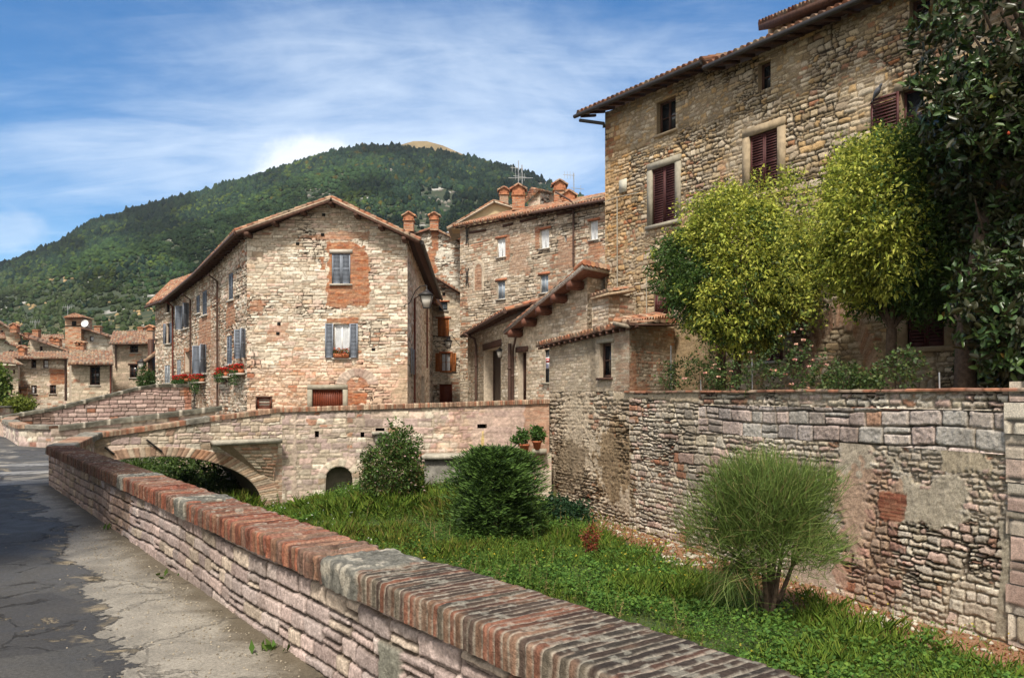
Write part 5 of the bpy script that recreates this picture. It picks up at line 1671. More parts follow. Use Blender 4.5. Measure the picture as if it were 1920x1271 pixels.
# ------------------------------------------------------------------ long house with the curtained windows
HA, HB = np.array((-3.38, 52.1)), np.array((6.9, 41.8))
FM = Fac(HA, HB)
hM = thing('long_house', 'broad stone house with small curtained windows and a long tiled eave behind the sheds', 'house', (*((HA + HB) / 2), -1))
PM = FM.rect
wa, wb, wc = PM(932, 446.7, 947.5, 482), PM(1013, 430, 1029.5, 465.7), PM(1105.5, 414, 1121, 449.6)
wd_, we_, wo_ = PM(932, 526.6, 947, 561), PM(1012.7, 515, 1028, 549), PM(1057.5, 441, 1062.5, 454)
zl_, zr_ = FM.hit(866, 429)[1], FM.hit(1133, 364)[1]
nic = FM.hit(897, 512)
st_m = dict(stain=.2, deep=.1, rowh=(.10, .18), wid=(.18, .45), irreg=.03, joint=.012, bev=.018, amp=.03, pal=P_CREAM[:4] + P_TAN[:3] + [(.46, .34, .25)], split=.3, mortar=(.33, .27, .2), bfrac=.15, wash=-.02, washc=(.52, .42, .31),
    patches=[('brick', ('box',) + PM(955, 440, 990, 510), {'edge': .8, 'op': .6, 'pal': P_BRICKP}), ('brick', ('box',) + PM(1045, 440, 1078, 500), {'edge': .6, 'op': .7, 'pal': P_BRICKP}), ('brick', ('box',) + PM(1100, 452, 1133, 480), {'edge': .5, 'op': .7}),
             ('brick', ('box',) + PM(946, 440, 956, 490), {'edge': .15, 'op': .8}), ('brick', ('box',) + PM(1003, 425, 1012, 468), {'edge': .12, 'op': .8}),
             ('plaster', ('box',) + PM(868, 436, 905, 445), {'edge': .3, 'op': .5}),
             ('plaster', ('box', nic[0] - .52, nic[1] - 1.15, nic[0] + .52, nic[1] + .15), {'col': (.50, .42, .32), 'edge': .03, 'out': .03}), ('plaster', ('ell', nic[0], nic[1] + .1, .52, .75), {'col': (.50, .42, .32), 'edge': .03, 'out': .03}),
             ('brick', ('box', nic[0] - .33, nic[1] - 1.1, nic[0] + .33, nic[1] + .1), {'edge': .02, 'pal': P_BRICKP}), ('brick', ('ell', nic[0], nic[1] + .05, .33, .52), {'edge': .02, 'pal': P_BRICKP})])
wall('wall', FM, 0, FM.L, -1.6, lambda s: zl_ + (zr_ - zl_) * s / FM.hit(1133, 400)[0], st_m, 131, .05, hM, openings=[wa, wb, wc, wd_, we_, wo_], back=9)
TL = (mat('brick_lintel', (.38, .15, .08), rough=.9, var=.3, vscale=12), .14)
for r_ in (wa, wb, wc):
    window(hM, FM, r_, frame=M_WHITE, pane=M_GLASS, lintel=TL, nx=2, nz=1, bar=.05, curtain=((.06, .47), (.53, .94)), surround=None)
for r_ in (wd_, we_):
    window(hM, FM, r_, frame=M_PALE, pane=M_BCURT, lintel=TL, nx=2, nz=1, bar=.05)
window(hM, FM, wo_, frame=M_PALE, nx=1, nz=1, bar=.06, sill=False)
# long eave
ov = .62
k0 = W(848, 424, 51.9); k1 = np.array((*FM.pt(FM.L - .1, 0, ov)[:2], FM.hit(1150, 356)[1]))
k1 = np.array((*FM.pt(FM.hit(1160, 400)[0], 0, ov)[:2], W(1160, 352, 40.5)[2]))
up = np.array((*(-FM.n * 5.5), 1.9))
roof(hM, k0, k1, k1 + up, k0 + up * np.array((1, 1, 1)), 23, inn=np.array((*(-FM.n * ov), .1)), nraft=26, thick=.07)
gutter(hM, k0 + (k1 - k0) * .55 + np.array((0, 0, -.08)), k1 + np.array((0, 0, -.08)), .08)
pa_, zt_ = FM.hit(1077, 383); _, zb_ = FM.hit(1077, 500)
pipe(hM, [FM.pt(pa_ - .9, zt_ + .75, ov), FM.pt(pa_ - .1, zt_ + .2, .3), FM.pt(pa_, zt_, .09), FM.pt(pa_, zb_, .09)], .055)
# wooden beam ends and old beams showing in the wall
for x0_, y0_, x1_, y1_ in ((880, 436, 912, 431), (943, 424, 962, 419), (976, 415, 1008, 408), (1044, 402, 1076, 396)):
    a_, z0_ = FM.hit(x0_, y0_); b_, z1_ = FM.hit(x1_, y1_); c0_ = FM.pt(a_, z0_, .02); c1_ = FM.pt(b_, z1_, .02)
    m = MB(); m.hexa([c0_ - (0, 0, .09), c1_ - (0, 0, .09), c1_ - (0, 0, .09) + (*(FM.n * .03), 0), c0_ - (0, 0, .09) + (*(FM.n * .03), 0)], [c0_ + (0, 0, .06), c1_ + (0, 0, .06), c1_ + (0, 0, .06) + (*(FM.n * .03), 0), c0_ + (0, 0, .06) + (*(FM.n * .03), 0)])
    m.build('old_beam', M_WOOD, hM)
for (x_, y_) in ((877, 443), (877, 519)):
    m = MB(); a_, z_ = FM.hit(x_, y_)
    for t_ in (-.35, .35): m.tube([FM.pt(a_ - t_ * .35, z_ - .55, .06), FM.pt(a_, z_, .08), FM.pt(a_ - t_ * .35, z_ + .55, .06)], .035, 5)
    m.tube([FM.pt(a_ - .12, z_, .08), FM.pt(a_ + .12, z_, .08)], .04, 5)
    m.build('wall_tie', M_IRON, hM)
# cream gable, stacks and turret on the roof
m = MB(); GD = 55.5
cg = [W(846, 426, GD), W(926, 379, GD), W(976, 396, GD), W(976, 430, GD), W(846, 430, GD)]
m.quad(cg); m.quad([p + (0, 1.5, 0) for p in cg]); 
for i in range(5): m.quad([cg[i], cg[(i + 1) % 5], cg[(i + 1) % 5] + (0, 1.5, 0), cg[i] + (0, 1.5, 0)])
gd = m.build('roof_gable', M_CREAM, hM)
m = MB()
va, vb, vc = W(838, 427, GD - .35), W(926, 375, GD - .35), W(982, 393, GD - .35)
dp = np.array((0, 4.5, 0))
tile_slope(m, va, va + dp, vb + dp, vb, seed=31); tile_slope(m, vc, vc + dp, vb + dp, vb, seed=32)
slab(m, va, va + dp, vb + dp, vb, -.14, -.05, (.42, .35, .27)); slab(m, vc, vc + dp, vb + dp, vb, -.14, -.05, (.42, .35, .27))
m.build('gable_tiles', M_TILE, gd)
c_ = W(945, 365, 56.5); chimney(hM, c_, .60, .55, W(0, 386, 56.5)[2], W(0, 352, 56.5)[2], seed=9, pal=P_BRICKP)
c_ = W(972, 370, 52); chimney(hM, c_, .80, .7, W(0, 396, 52)[2], W(0, 347, 52)[2], seed=11)
c_ = W(1049, 352, 54); chimney(hM, c_, .78, .7, W(0, 386, 54)[2], W(0, 339, 54)[2], seed=13)
c_ = W(1066, 365, 50); chimney(hM, c_, .75, .6, W(0, 384, 50)[2], W(0, 358, 50)[2], seed=15)
FT = Fac(W(990, 370, 54.5)[:2], W(1013, 370, 54)[:2]); FT2 = Fac(W(1013, 370, 54)[:2], W(1046, 370, 56.5)[:2])
m = wall('x', FT, 0, FT.L, 10.5, lambda s: 13.05 + .85 * s / FT.L, dict(st_g, patches=[]), 133, .08, None, mb=MB())
wall('x', FT2, 0, FT2.L, 10.5, 13.9, dict(st_g, patches=[], bfrac=.3), 134, .08, None, mb=m)
tur = m.build('roof_turret', M_STONE, hM)
m = MB(); q0_, q1_, q2_ = W(986, 379, 54.3), W(1013, 353.5, 53.7), W(1050, 366, 56.6)
tile_slope(m, q1_ - (0, 0, .1), q2_, q2_ + (-.8, 2, .6), q1_ + (-.6, 2, .55), seed=35)
tile_slope(m, q0_, q1_, q1_ + (-.6, 2, .5), q0_ + (-.2, 2, .3), seed=36)
m.build('turret_tiles', M_TILE, tur)

# ------------------------------------------------------------------ sheds: workshop with the sloping eave, entrance wing, lean-to
J0, J1 = np.array((-.02, 32.15)), np.array((2.60, 27.60))
FJ = Fac(J0, J1)
hJ = thing('workshop', 'low plastered shed with a steep white-edged single slope roof between bridge and big house', 'shed', (1.2, 30, -1.2))
PJ = FJ.rect
jd = PJ(971, 660, 987, 760); jw = PJ(1021, 655, 1034, 717)
bar0 = W(943, 619, 31.6); bar1 = W(1086, 500, 26.95); bar1 = bar1 + (bar1 - bar0) * .03
nj = np.array((*(-FJ.n * .6), 0))
def jtop(s):
    t_ = s / FJ.L
    a_ = bar0[2] + (bar1[2] - bar0[2]) * (.10 + .84 * t_)
    return a_ - .16
st_j = dict(stain=.25, rowh=(.09, .17), wid=(.16, .40), irreg=.04, joint=.012, bev=.02, amp=.018, pal=P_TAN + P_CREAM[:3], split=.3, mortar=(.36, .30, .22), wash=.40, washc=(.52, .43, .32), bfrac=.04)
wall('wall', FJ, 0, FJ.L, -1.6, jtop, st_j, 141, .035, hJ, openings=[(*jd, .30), (*jw, .12)])
FJ2 = Fac(J1, J1 + np.array((1.1, 1.35)))
FJ2.n = np.array((.775, -.632))
wall('end_wall', FJ2, 0, FJ2.L, -.2, 4.3, dict(st_j, wash=-.05), 143, .035, hJ)
window(hJ, FJ, jd, frame=M_BROWN, pane=M_BROWN, nx=1, nz=1, sill=False, depth=.30, part='door', lintel=(M_WOOD, .22))
gr_ = window(hJ, FJ, jw, frame=M_IRON, pane=M_BCURT, nx=4, nz=8, bar=.025, depth=.10, sill_mat=M_TRIM, part='grille_window')
hv = np.array((1.02, 1.25, .02))
mJ = roof(hJ, bar0, bar0 + hv, bar1 + hv, bar1, 41, thick=.05)
m = MB()
dj = (bar1 - bar0); nn = np.cross(dj, hv); nn /= np.linalg.norm(nn); nn = nn if nn[2] > 0 else -nn
ob = np.array((*FJ.n, 0)) * .035
m.hexa([bar0 - nn * .17, bar1 - nn * .17, bar1 - nn * .17 - ob * 1.4, bar0 - nn * .17 - ob * 1.4], [bar0 - nn * .03, bar1 - nn * .03, bar1 - nn * .03 - ob * 1.4, bar0 - nn * .03 - ob * 1.4])
m.hexa([bar1 - nn * .17 + ob * .2, bar1 + hv - nn * .17, bar1 + hv - nn * .17 + nj * .1, bar1 - nn * .17 + nj * .1], [bar1 - nn * .02 + ob * .2, bar1 + hv - nn * .02, bar1 + hv - nn * .02 + nj * .1, bar1 - nn * .02 + nj * .1])
m.build('verge_board', mat('grey_white_board', (.46, .44, .40), rough=.8, var=.2), hJ)
for t_ in (.07, .26, .45, .64, .83):
    m = MB(); c_ = bar0 + dj * t_ - nn * .30; 
    m.obox(c_ + np.array((*(-FJ.n * .30), 0)), (*(FJ.n * .34), 0), np.array((*FJ.d, .33)) * .11, (0, 0, .11)); m.build('purlin_end', mat('red_brown_beam', (.13, .052, .032), rough=.75, var=.3), hJ)
m = MB(); slab(m, bar0 - nn * .0, bar0 + hv, bar1 + hv, bar1, -.19, -.105); m.build('boarding', mat('roof_boarding', (.15, .062, .036), rough=.8, var=.35, vscale=12), mJ)
m = MB(); dn_ = dj / np.linalg.norm(dj)
for t_ in np.linspace(.06, .98, 7):
    c_ = bar1 + hv * t_ + nn * .045
    m.tube([c_ - dn_ * .45, c_ + dn_ * .10], .105, 10, P_TILE[int(t_ * 6)])
m.build('ridge_tiles', M_TILE, mJ)
a_, _ = FJ.hit(960.5, 640); pipe(hJ, [FJ.pt(a_, 2.05, .12), FJ.pt(a_, -1.1, .12)], .075, M_PIPE)
pipe(hJ, [FJ.pt(a_ + .75, 2.35, .25), FJ.pt(a_ + .25, 1.75, .12), FJ.pt(a_ + .22, -1.1, .10)], .05, M_PIPE)
# white and red notice in the grille window (kept as marks, lettering unreadable in the photo)
m = MB(); n0 = FJ.rect(1023.5, 670, 1031, 691); FJ.box(m, n0[0], n0[2], n0[1], n0[3], .0, .012, (.78, .76, .74))
zt_ = n0[3]; FJ.box(m, n0[0] + .02, n0[2] - .02, zt_ - .19, zt_ - .03, .012, .016, (.55, .05, .05))
FJ.box(m, n0[0] + .05, n0[2] - .05, zt_ - .13, zt_ - .08, .016, .019, (.8, .7, .68))
for k_ in range(3):
    FJ.box(m, n0[0] + .04, n0[2] - .04 - .03 * k_, zt_ - .28 - .06 * k_, zt_ - .245 - .06 * k_, .012, .015, (.10, .12, .25))
nt = m.build('notice', mat('printed_card', attr=True, rough=.6, var=.05), None, loc=FJ.pt((n0[0] + n0[2]) / 2, n0[1], 0))
tag(nt, 'small red and white paper notice fixed in the barred shed window', 'sign')

# entrance wing left of it
K0, K1 = np.array((-2.35, 42.3)), np.array((.02, 32.15))
FK = Fac(K0, K1)
hK = thing('entrance_wing', 'low shed with dark doorway and long shallow tiled eave below the house of small windows', 'shed', (-.9, 36, -1.2))
kd = FK.rect(907, 653, 939, 770); kd = (kd[0], kd[1], kd[2], kd[3])
kz = [FK.hit(880, 628)[1], FK.hit(955, 602)[1]]
wall('wall', FK, 0, FK.L, -1.6, lambda s: np.interp(s, [FK.hit(880, 628)[0], FK.hit(955, 602)[0]], kz), dict(st_j, wash=.22), 145, .045, hK, openings=[(*kd, .55)], back=0)
window(hK, FK, kd, frame=M_BROWN, pane=mat('dark_door', (.035, .016, .012), rough=.5, var=.2), nx=1, nz=1, sill=False, depth=.5, part='door', lintel=(M_WOOD, .30))
FK2 = Fac(K0, K0 + np.array((2.2, .6))); wall('end_wall', FK2, 0, FK2.L, -1.6, 3.2, dict(st_j), 147, .07, hK)
e0_ = W(866, 627, 42.4); e1_ = W(985, 578, 29.9); e1_ = np.array((*FK.pt(FK.L + 1.2, 0, .55)[:2], W(985, 580, 31)[2]))
upk = np.array((*(-FK.n * 2.4), .75))
roof(hK, e0_, e1_, e1_ + upk, e0_ + upk, 43, inn=np.array((*(-FK.n * .55), .1)), nraft=14, thick=.06)
gutter(hK, e0_ + np.array((-.03, 0, -.1)), e1_ + np.array((-.03, 0, -.1)), .08)
a_, _ = FK.hit(896, 640); pipe(hK, [FK.pt(a_ - .8, kz[0] - .1, .5), FK.pt(a_ - .15, kz[0] - .35, .14), FK.pt(a_, kz[0] - .7, .10), FK.pt(a_, -1.1, .10)], .06)

# lean-to on the terrace wall
hL = thing('lean_to', 'small rendered lean-to with one window and a low tiled eave on the terrace wall', 'shed', (2.3, 25.3, 0))
FLN = Fac(TP, TP + TD * s_split)
lw = FLN.rect(1124, 643, 1146, 708)
st_ln = dict(stain=.7, rowh=(.07, .12), wid=(.12, .3), irreg=.03, joint=.01, bev=.014, amp=.012, pal=P_TAN, split=.2, mortar=(.36, .3, .22), wash=.20, washc=(.40, .33, .245), washf=lambda s, z: .28 - .7 * sstep(s, 3.6, 4.8),
    patches=[('brick', FLN.hit and ('box',) + FLN.rect(1150, 610, 1183, 735), {'edge': .4, 'op': .6, 'pal': P_BRICKP + P_TAN})])
lt0, lt1 = FLN.hit(1034, 640)[1] , FLN.hit(1178, 606)[1]
wall('wall', FLN, 0, FLN.L, .10, lambda s: lt0 + (lt1 - lt0) * s / FLN.L, st_ln, 151, .03, hL, openings=[(*lw, .22)], material=M_NEAR)
window(hL, FLN, lw, frame=M_BROWN, nx=1, nz=2, depth=.18, bar=.08, sill_mat=M_WOOD, lintel=(M_TRIM, .10))
FLN2 = Fac(FLN.pt(FLN.L, 0)[:2], (5.25, 25.45))
wall('end_wall', FLN2, 0, FLN2.L, -.1, lambda s: lt1 + .02 * s, dict(st_ln, wash=.02, washf=lambda s, z: .25 * sstep(s, .5, 1.2), washc=(.40, .30, .19), pal=P_TAN + P_BRICKP[:1], bfrac=.2, patches=[('brick', ('box', 0, -.2, .5, 1.2), {'edge': .5, 'op': .6}), ('brick', ('box', .3, -.1, 1.2, .35), {'edge': .3, 'op': .6})]), 153, .03, hL, material=M_NEAR)
FLN3 = Fac(TP + np.array((.9, .5)), TP)
wall('corner_wall', FLN3, 0, FLN3.L, -4.2, lt0, dict(st_ln), 155, .05, hL)
le0 = W(1004, 646, 28.0); le1 = W(1181, 604, 22.45)
li_ = np.array((1.75, .75, .34))
roof(hL, le0, le1, le1 + np.array((1.9, 2.5, .22)), le0 + li_, 45, inn=np.array((.34, .13, .06)), nraft=16, thick=.05, period=.19)
m = MB(); ea, eb = le1 + np.array((.0, .05, -.02)), np.array((5.0, 25.1, W(1262, 594, 25.1)[2]))
tile_slope(m, ea, eb, eb + np.array((-.4, .5, .15)), ea + np.array((-.4, .5, .15)), seed=47, period=.2); slab(m, ea, eb, eb + np.array((-.4, .5, .15)), ea + np.array((-.4, .5, .15)), -.16, -.05, (.30, .25, .19)); m.build('side_tiles', M_TILE, hL)
# little masonry block with its own tile cap
FB1 = Fac(W(1110, 580, 26.6)[:2], W(1141, 580, 25.6)[:2]); FB2 = Fac(W(1141, 580, 25.6)[:2], W(1192, 580, 26.6)[:2])
m = wall('x', FB1, 0, FB1.L, 2.0, W(0, 560, 26)[2], dict(st_j, wash=-.1, amp=.03), 157, .035, None, mb=MB())
wall('x', FB2, 0, FB2.L, 2.0, W(0, 556, 26)[2], dict(st_j, wash=.05, bfrac=.2), 158, .035, None, mb=m)
bk_ = m.build('roof_block', M_STONE, hL)
m = MB(); q0_, q1_, q2_ = W(1106, 556, 26.5), W(1141, 545, 25.3), W(1192, 539, 26.5)
tile_slope(m, q0_, q1_, q2_, q2_ + (q0_ - q1_) + (0, 0, .1), seed=49, period=.2); m.hexa([q0_ - (0, 0, .12), q1_ - (0, 0, .14), q2_ - (0, 0, .14), q2_ + (q0_ - q1_) - (0, 0, .12)], [q0_ - (0, 0, .06), q1_ - (0, 0, .06), q2_ - (0, 0, .06), q2_ + (q0_ - q1_) - (0, 0, .06)], (.40, .30, .20)); m.build('cap_tiles', M_TILE, bk_)

# ------------------------------------------------------------------ the big house on the terrace
M0 = np.array((3.28, 28.2)); MD = np.array((.5547, -.832))
FX = Fac(M0, M0 + MD * 19)
hX = thing('big_house', 'large ochre rubble stone house with maroon shutters rising above the garden terrace', 'house', (7.5, 22, 0))
PX = FX.rect
xa, xb, xc = PX(1231, 186, 1267, 249), PX(1421, 116, 1445, 168), PX(1705, -6, 1744, 48)
x1, x2, x3 = PX(1223.5, 312, 1267, 418), PX(1406, 248, 1459, 362), PX(1689, 165, 1732, 262)
xd, x4, x5, x6 = PX(1331, 612, 1361, 738), PX(1419, 604, 1468, 677), PX(1702, 571, 1772, 650), PX(1226, 547, 1252, 594)
def xtop(s): return np.interp(s, [0, 5.2, 5.3, 19], [9.95, 9.83, 9.62, 9.55])
st_x = dict(stain=.22, deep=.12, rowh=(.10, .20), wid=(.11, .34), irreg=.09, bay=(1.3, .8), joint=.013, bev=.013, amp=.034, pit=1.0, round=.38, pal=P_OCHRE, split=.2, mortar=(.34, .26, .17), bfrac=.06, wash=.0, washc=(.40, .31, .20),
    patches=[('tint', ('box',) + PX(1130, 240, 1180, 480), {'col': (1.12, .98, .82), 'edge': .8}), ('brick', ('box',) + PX(1345, 305, 1360, 350), {'edge': .3, 'op': .5}),
             ('vous', ('ring', PX(1572, 650, 1576, 660)[0], -.6, .95, 2.3, .28, .5), {'pal': P_BRICKP, 'edge': .08, 'pitch': .08, 'op': .8}),
             ('brick', ('box',) + PX(1235, 545, 1262, 600), {'edge': .12, 'op': .7, 'pal': P_BRICKP}),
             ('plaster', ('box',) + PX(1225, 600, 1340, 760), {'col': (.36, .26, .15), 'edge': .7, 'op': .85})])
wall('wall', FX, 0, 19, -.3, xtop, st_x, 161, .03, hX, openings=[xa, xb, xc, x1, x2, x3, (*xd, .3), x4, x5, x6], material=M_NEAR, trim=(.33, .25, .16))
m = MB()
cr = FX.pt(0, 0); nb = np.array((-.832 * -1, 0))
for a_, b_ in (((0, 9.95), None),):
    p0_, p1_ = FX.pt(0, -4), FX.pt(0, 9.95); off_ = np.array((*(-FX.n * 11), 0))
    m.quad([p0_, p1_, p1_ + off_, p0_ + off_], (.34, .26, .16))
    q0_, q1_ = FX.pt(19, -4), FX.pt(19, 9.55); m.quad([q0_, q1_, q1_ + off_, q0_ + off_], (.34, .26, .16)); m.quad([p0_ + off_, p1_ + off_, q1_ + off_, q0_ + off_], (.34, .26, .16))
m.build('hidden_wall', M_STONE, hX)
TRM = mat('ochre_stone_trim', (.33, .255, .165), rough=.9, var=.25, bump=.006)
window(hX, FX, xa, frame=M_BROWN, nx=2, nz=2, depth=.22, bar=.07, sill_mat=TRM)
window(hX, FX, xb, frame=M_BROWN, nx=1, nz=2, depth=.22, bar=.07, sill=False)
window(hX, FX, xc, frame=M_BROWN, nx=1, nz=3, depth=.22, bar=.08, sill_mat=TRM)
window(hX, FX, x1, frame=M_MAROON, shut='closed', smat=M_MAROON, slat=.075, depth=.12, surround=(M_TRIM, .22))
window(hX, FX, x2, frame=M_MAROON, shut='closed', smat=M_MAROON, slat=.075, depth=.12, surround=(TRM, .24))
window(hX, FX, x3, frame=M_MAROON, shut='open', smat=M_MAROON, slat=.075, depth=.2, open_w=.72, which='lo', surround=None, nx=1, lintel=(TRM, .22))
window(hX, FX, xd, frame=M_BROWN, pane=mat('dark_door'), sill=False, depth=.3, part='door', nx=2, nz=1)
window(hX, FX, x4, frame=M_MAROON, shut='closed', smat=M_MAROON, slat=.075, depth=.12)
window(hX, FX, x5, frame=M_MAROON, shut='closed', smat=M_MAROON, slat=.075, depth=.10, surround=(TRM, .2))
window(hX, FX, x6, frame=M_MAROON, shut='closed', smat=M_MAROON, solid=True, depth=.10, sill=False)
m = MB(); r_ = PX(1163, 337, 1177, 361); FX.box(m, r_[0], r_[2], r_[1], r_[3], .03, .06); m.build('meter_plate', M_PLATE, hX)
m = MB()
cpts_ = [FX.hit(1135, 380), FX.hit(1158, 371), FX.hit(1200, 362)]
m.tube([FX.pt(a_, z_, .07) for a_, z_ in cpts_], .015, 5); cc_ = [FX.hit(1160, 372), FX.hit(1160.5, 560)]
m.tube([FX.pt(a_, z_, .07) for a_, z_ in cc_], .02, 5); cc_ = [FX.hit(1215, 520), FX.hit(1215, 596)]
m.tube([FX.pt(a_, z_, .07) for a_, z_ in cc_], .018, 5); m.build('wall_cable', M_CONC, hX)
# roof: two lengths of eave with a small step between, broad rafters, plus an upper roof behind
def ept(s, o, z): q = FX.pt(s, z, o); return q
ua = np.array((*(-FX.n * 6.0), 2.1))
E0, E1 = ept(-.75, .72, 9.98), ept(5.3, .72, 9.84)
G0, G1 = ept(5.15, .66, 9.66), ept(19.3, .66, 9.50)
P_OLDT = [tuple(np.array(c) * .55) for c in P_TILE]
roof(hX, E0, E1, E1 + ua, E0 + ua, 51, pal=P_OLDT, inn=np.array((*(-FX.n * .7), .16)), nraft=12, thick=.06, period=.23)
roof(hX, G0, G1, G1 + ua, G0 + ua, 53, pal=P_OLDT, inn=np.array((*(-FX.n * .66), .16)), nraft=26, thick=.06, period=.23)
gutter(hX, ept(-.8, .74, 9.88), ept(5.2, .74, 9.74), .07, M_IRON)
gutter(hX, ept(5.25, .70, 9.56), ept(19, .70, 9.42), .07, M_IRON)
m = MB(); m.tube([W(1087, 226, 28.3), W(1132, 232, 27.75), W(1133, 240, 27.8)], .06, 8); m.build('gutter_spout', M_IRON, hX)
U0, U1 = W(1421, 44, 24.5), W(1590, -26, 19.5)
upr = np.array((*(-FX.n * 4), 1.4))
m = MB(); tile_slope(m, U0, U1, U1 + upr, U0 + upr, seed=55, pal=P_OLDT); uo = m.build('upper_roof', M_TILE, hX)
m = MB(); slab(m, U0, U1, U1 + upr, U0 + upr, -.22, -.05); m.build('upper_soffit', M_WOOD, uo)
m = MB(); FU = Fac(W(1440, 44, 25)[:2] , U1[:2] + np.array((.5, .7))); wall('x', FU, 0, FU.L, 9.5, lambda s: np.interp(s, [0, FU.L], [W(0, 47, 25)[2], U1[2] - .2]), dict(st_x, patches=[]), 163, .08, None, mb=m); m.build('attic_wall', M_STONE, hX)

# ================================================================== THE TOWN FURTHER OFF
st_far_t = dict(rowh=(.14, .24), wid=(.25, .6), irreg=.05, joint=.02, bev=.03, amp=.03, pal=P_CREAM[:5] + P_TAN[:2], split=.3, mortar=(.36, .30, .22), bfrac=.12, wash=.02, washc=(.46, .38, .28))
def town_house(name, label, Y, wx0, wx1, ytop, ybot, roofq=None, wins=(), st=None, seed=200, depth=7, gable=None, slant=0.0, res=.11, skew=0.0):
    f = Fac(W(wx0, 700, Y)[:2], W(wx1, 700, Y + skew)[:2])
    h = thing(name, label, 'house', (*W((wx0 + wx1) / 2, 700, Y)[:2], W(0, ybot, Y)[2]))
    pts = gable or [(wx0, ytop), (wx1, ytop)]
    pp = [f.hit(*p) for p in pts]
    ops = [f.rect(*w_[:4]) for w_ in wins]
    wall('wall', f, 0, f.L, min(W(0, ybot, Y)[2], -1) - 3, lambda s: np.interp(s, [q[0] for q in pp], [q[1] for q in pp]), st or st_far_t, seed, res, h, openings=ops, back=depth, depth=.2, backv=(-.58, 1))
    for w_, o_ in zip(wins, ops):
        window(h, f, o_, **w_[4])
    if roofq:
        for k, (a_, b_, c_, d_) in enumerate(roofq):
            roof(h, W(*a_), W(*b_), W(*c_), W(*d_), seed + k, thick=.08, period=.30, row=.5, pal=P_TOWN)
    return h, f
dk = dict(frame=M_BROWN, nx=2, nz=2, bar=.08)
LT = (M_WOOD, .14)
t1, f1t = town_house('red_roofed_house', 'pinkish stone house with a red tile roof and two dark windows right of town', 72, 212, 296, 644, 740, [((204, 644, 71), (296, 643, 71), (296, 619, 77), (212, 621, 77))],
    [(243.5, 648, 259, 661, dict(dk, lintel=LT)), (243, 684, 258, 708, dict(dk, lintel=LT))], dict(st_far_t, pal=[(.50, .39, .29), (.54, .42, .32), (.46, .36, .27)], wash=.08, washc=(.52, .41, .30)), 201)
c_ = W(283, 630, 72); chimney(t1, c_, .5, .5, W(0, 640, 72)[2], W(0, 610, 72)[2], seed=2, pal=P_BRICKP)
c_ = W(265, 618, 77); chimney(t1, c_, .5, .5, W(0, 624, 77)[2], W(0, 613, 77)[2], seed=3, cap='flat')
pipe(t1, [f1t.pt(.3, W(0, 645, 72)[2], .12), f1t.pt(.3, W(0, 690, 72)[2], .12)], .07)
t2, f2t = town_house('low_house', 'cream stone house with one tall dark window and a striped tile roof in the town', 66, 134, 211, 682, 752, [((127, 682, 65), (213, 682, 65), (211, 657, 70), (130, 657, 70))],
    [(168, 687, 187.5, 722, dict(dk, lintel=LT, nz=3))], dict(st_far_t, pal=[(.50, .42, .32), (.54, .44, .33), (.48, .38, .29)], wash=.06, washc=(.52, .42, .32)), 203)
pipe(t2, [f2t.pt(f2t.L - .1, W(0, 684, 66)[2], .12), f2t.pt(f2t.L - .1, W(0, 748, 66)[2], .12)], .07, M_PIPER)
t3, f3t = town_house('arched_window_house', 'wide stone house with two small arched windows at the left of the town', 74, 30, 126, 671, 756, [((2, 671, 73), (130, 671, 73), (128, 659, 79), (6, 659, 79))],
    [(58, 674, 68, 690, dict(dk, nx=1, bar=.1)), (80, 674, 91, 690, dict(dk, nx=1, bar=.1, curtain=((.1, .9),))), (58, 722, 69, 738, dict(dk, curtain=((.1, .5),))), (93, 721.6, 105, 738, dk)],
    dict(st_far_t, patches=[('brick', ('box', 3.2, 1.0, 6.2, 2.4), {'edge': .5}), ('brick', ('box', 6.3, 1.4, 7.6, 3.9), {'edge': .3})]), 205)
c_ = W(43, 655, 75); chimney(t3, c_, .55, .5, W(0, 668, 75)[2], W(0, 648, 75)[2], seed=5)
pipe(t3, [f3t.pt(f3t.L - .1, W(0, 672, 74)[2], .12), f3t.pt(f3t.L - .1, W(0, 754, 74)[2], .12)], .08)
# arched heads over the two windows
for x_ in (63, 85.5):
    a_, z_ = f3t.hit(x_, 674); m = MB(); m.quad([f3t.pt(a_ + .27 * math.cos(q), z_ + .24 * math.sin(q), .03) for q in np.linspace(0, math.pi, 9)]); m.build('arch_head', M_GLASS, t3)
t4, _ = town_house('brown_walled_house', 'brownish stone house with low eave at the left edge', 69, -40, 34, 685, 765, [((-40, 672, 68), (44, 683, 68), (20, 669, 74), (-40, 659, 74))], [(24, 693, 28, 701, dict(dk, nx=1, nz=1, sill=False))], dict(st_far_t, pal=P_TAN, wash=.15, washc=(.36, .28, .19)), 207)
t5, f5t = town_house('white_gabled_house', 'small whitish stone gable with a slanting roof edge above the arched windows', 88, 56, 132, 640, 700, [((135, 660, 87), (135, 658, 96), (58, 628, 96), (54, 632, 87))], [(74, 649, 80, 658, dict(dk, nx=1, nz=1))], dict(st_far_t, pal=P_CREAM[:3], wash=.0), 209, gable=[(56, 634), (132, 662)])
t6, _ = town_house('tower_house', 'brick tower rising from a pale gabled stone house in the town', 94, 118, 212, 640, 700, [((210, 632, 93), (212, 630, 103), (154, 611, 103), (152, 614, 93))], [(168, 630, 176, 640, dict(dk, pane=M_CURT, nx=1, nz=1))], dict(st_far_t, pal=[(.48, .44, .37), (.44, .37, .29), (.52, .48, .40)], bfrac=.25), 211, gable=[(118, 640), (152, 616), (212, 634)])
tb = dict(rowh=(.10, .14), wid=(.3, .5), irreg=.01, joint=.012, bev=.02, amp=.015, pal=P_BRICKP + P_BRICK[:2], split=0, mortar=(.4, .3, .2))
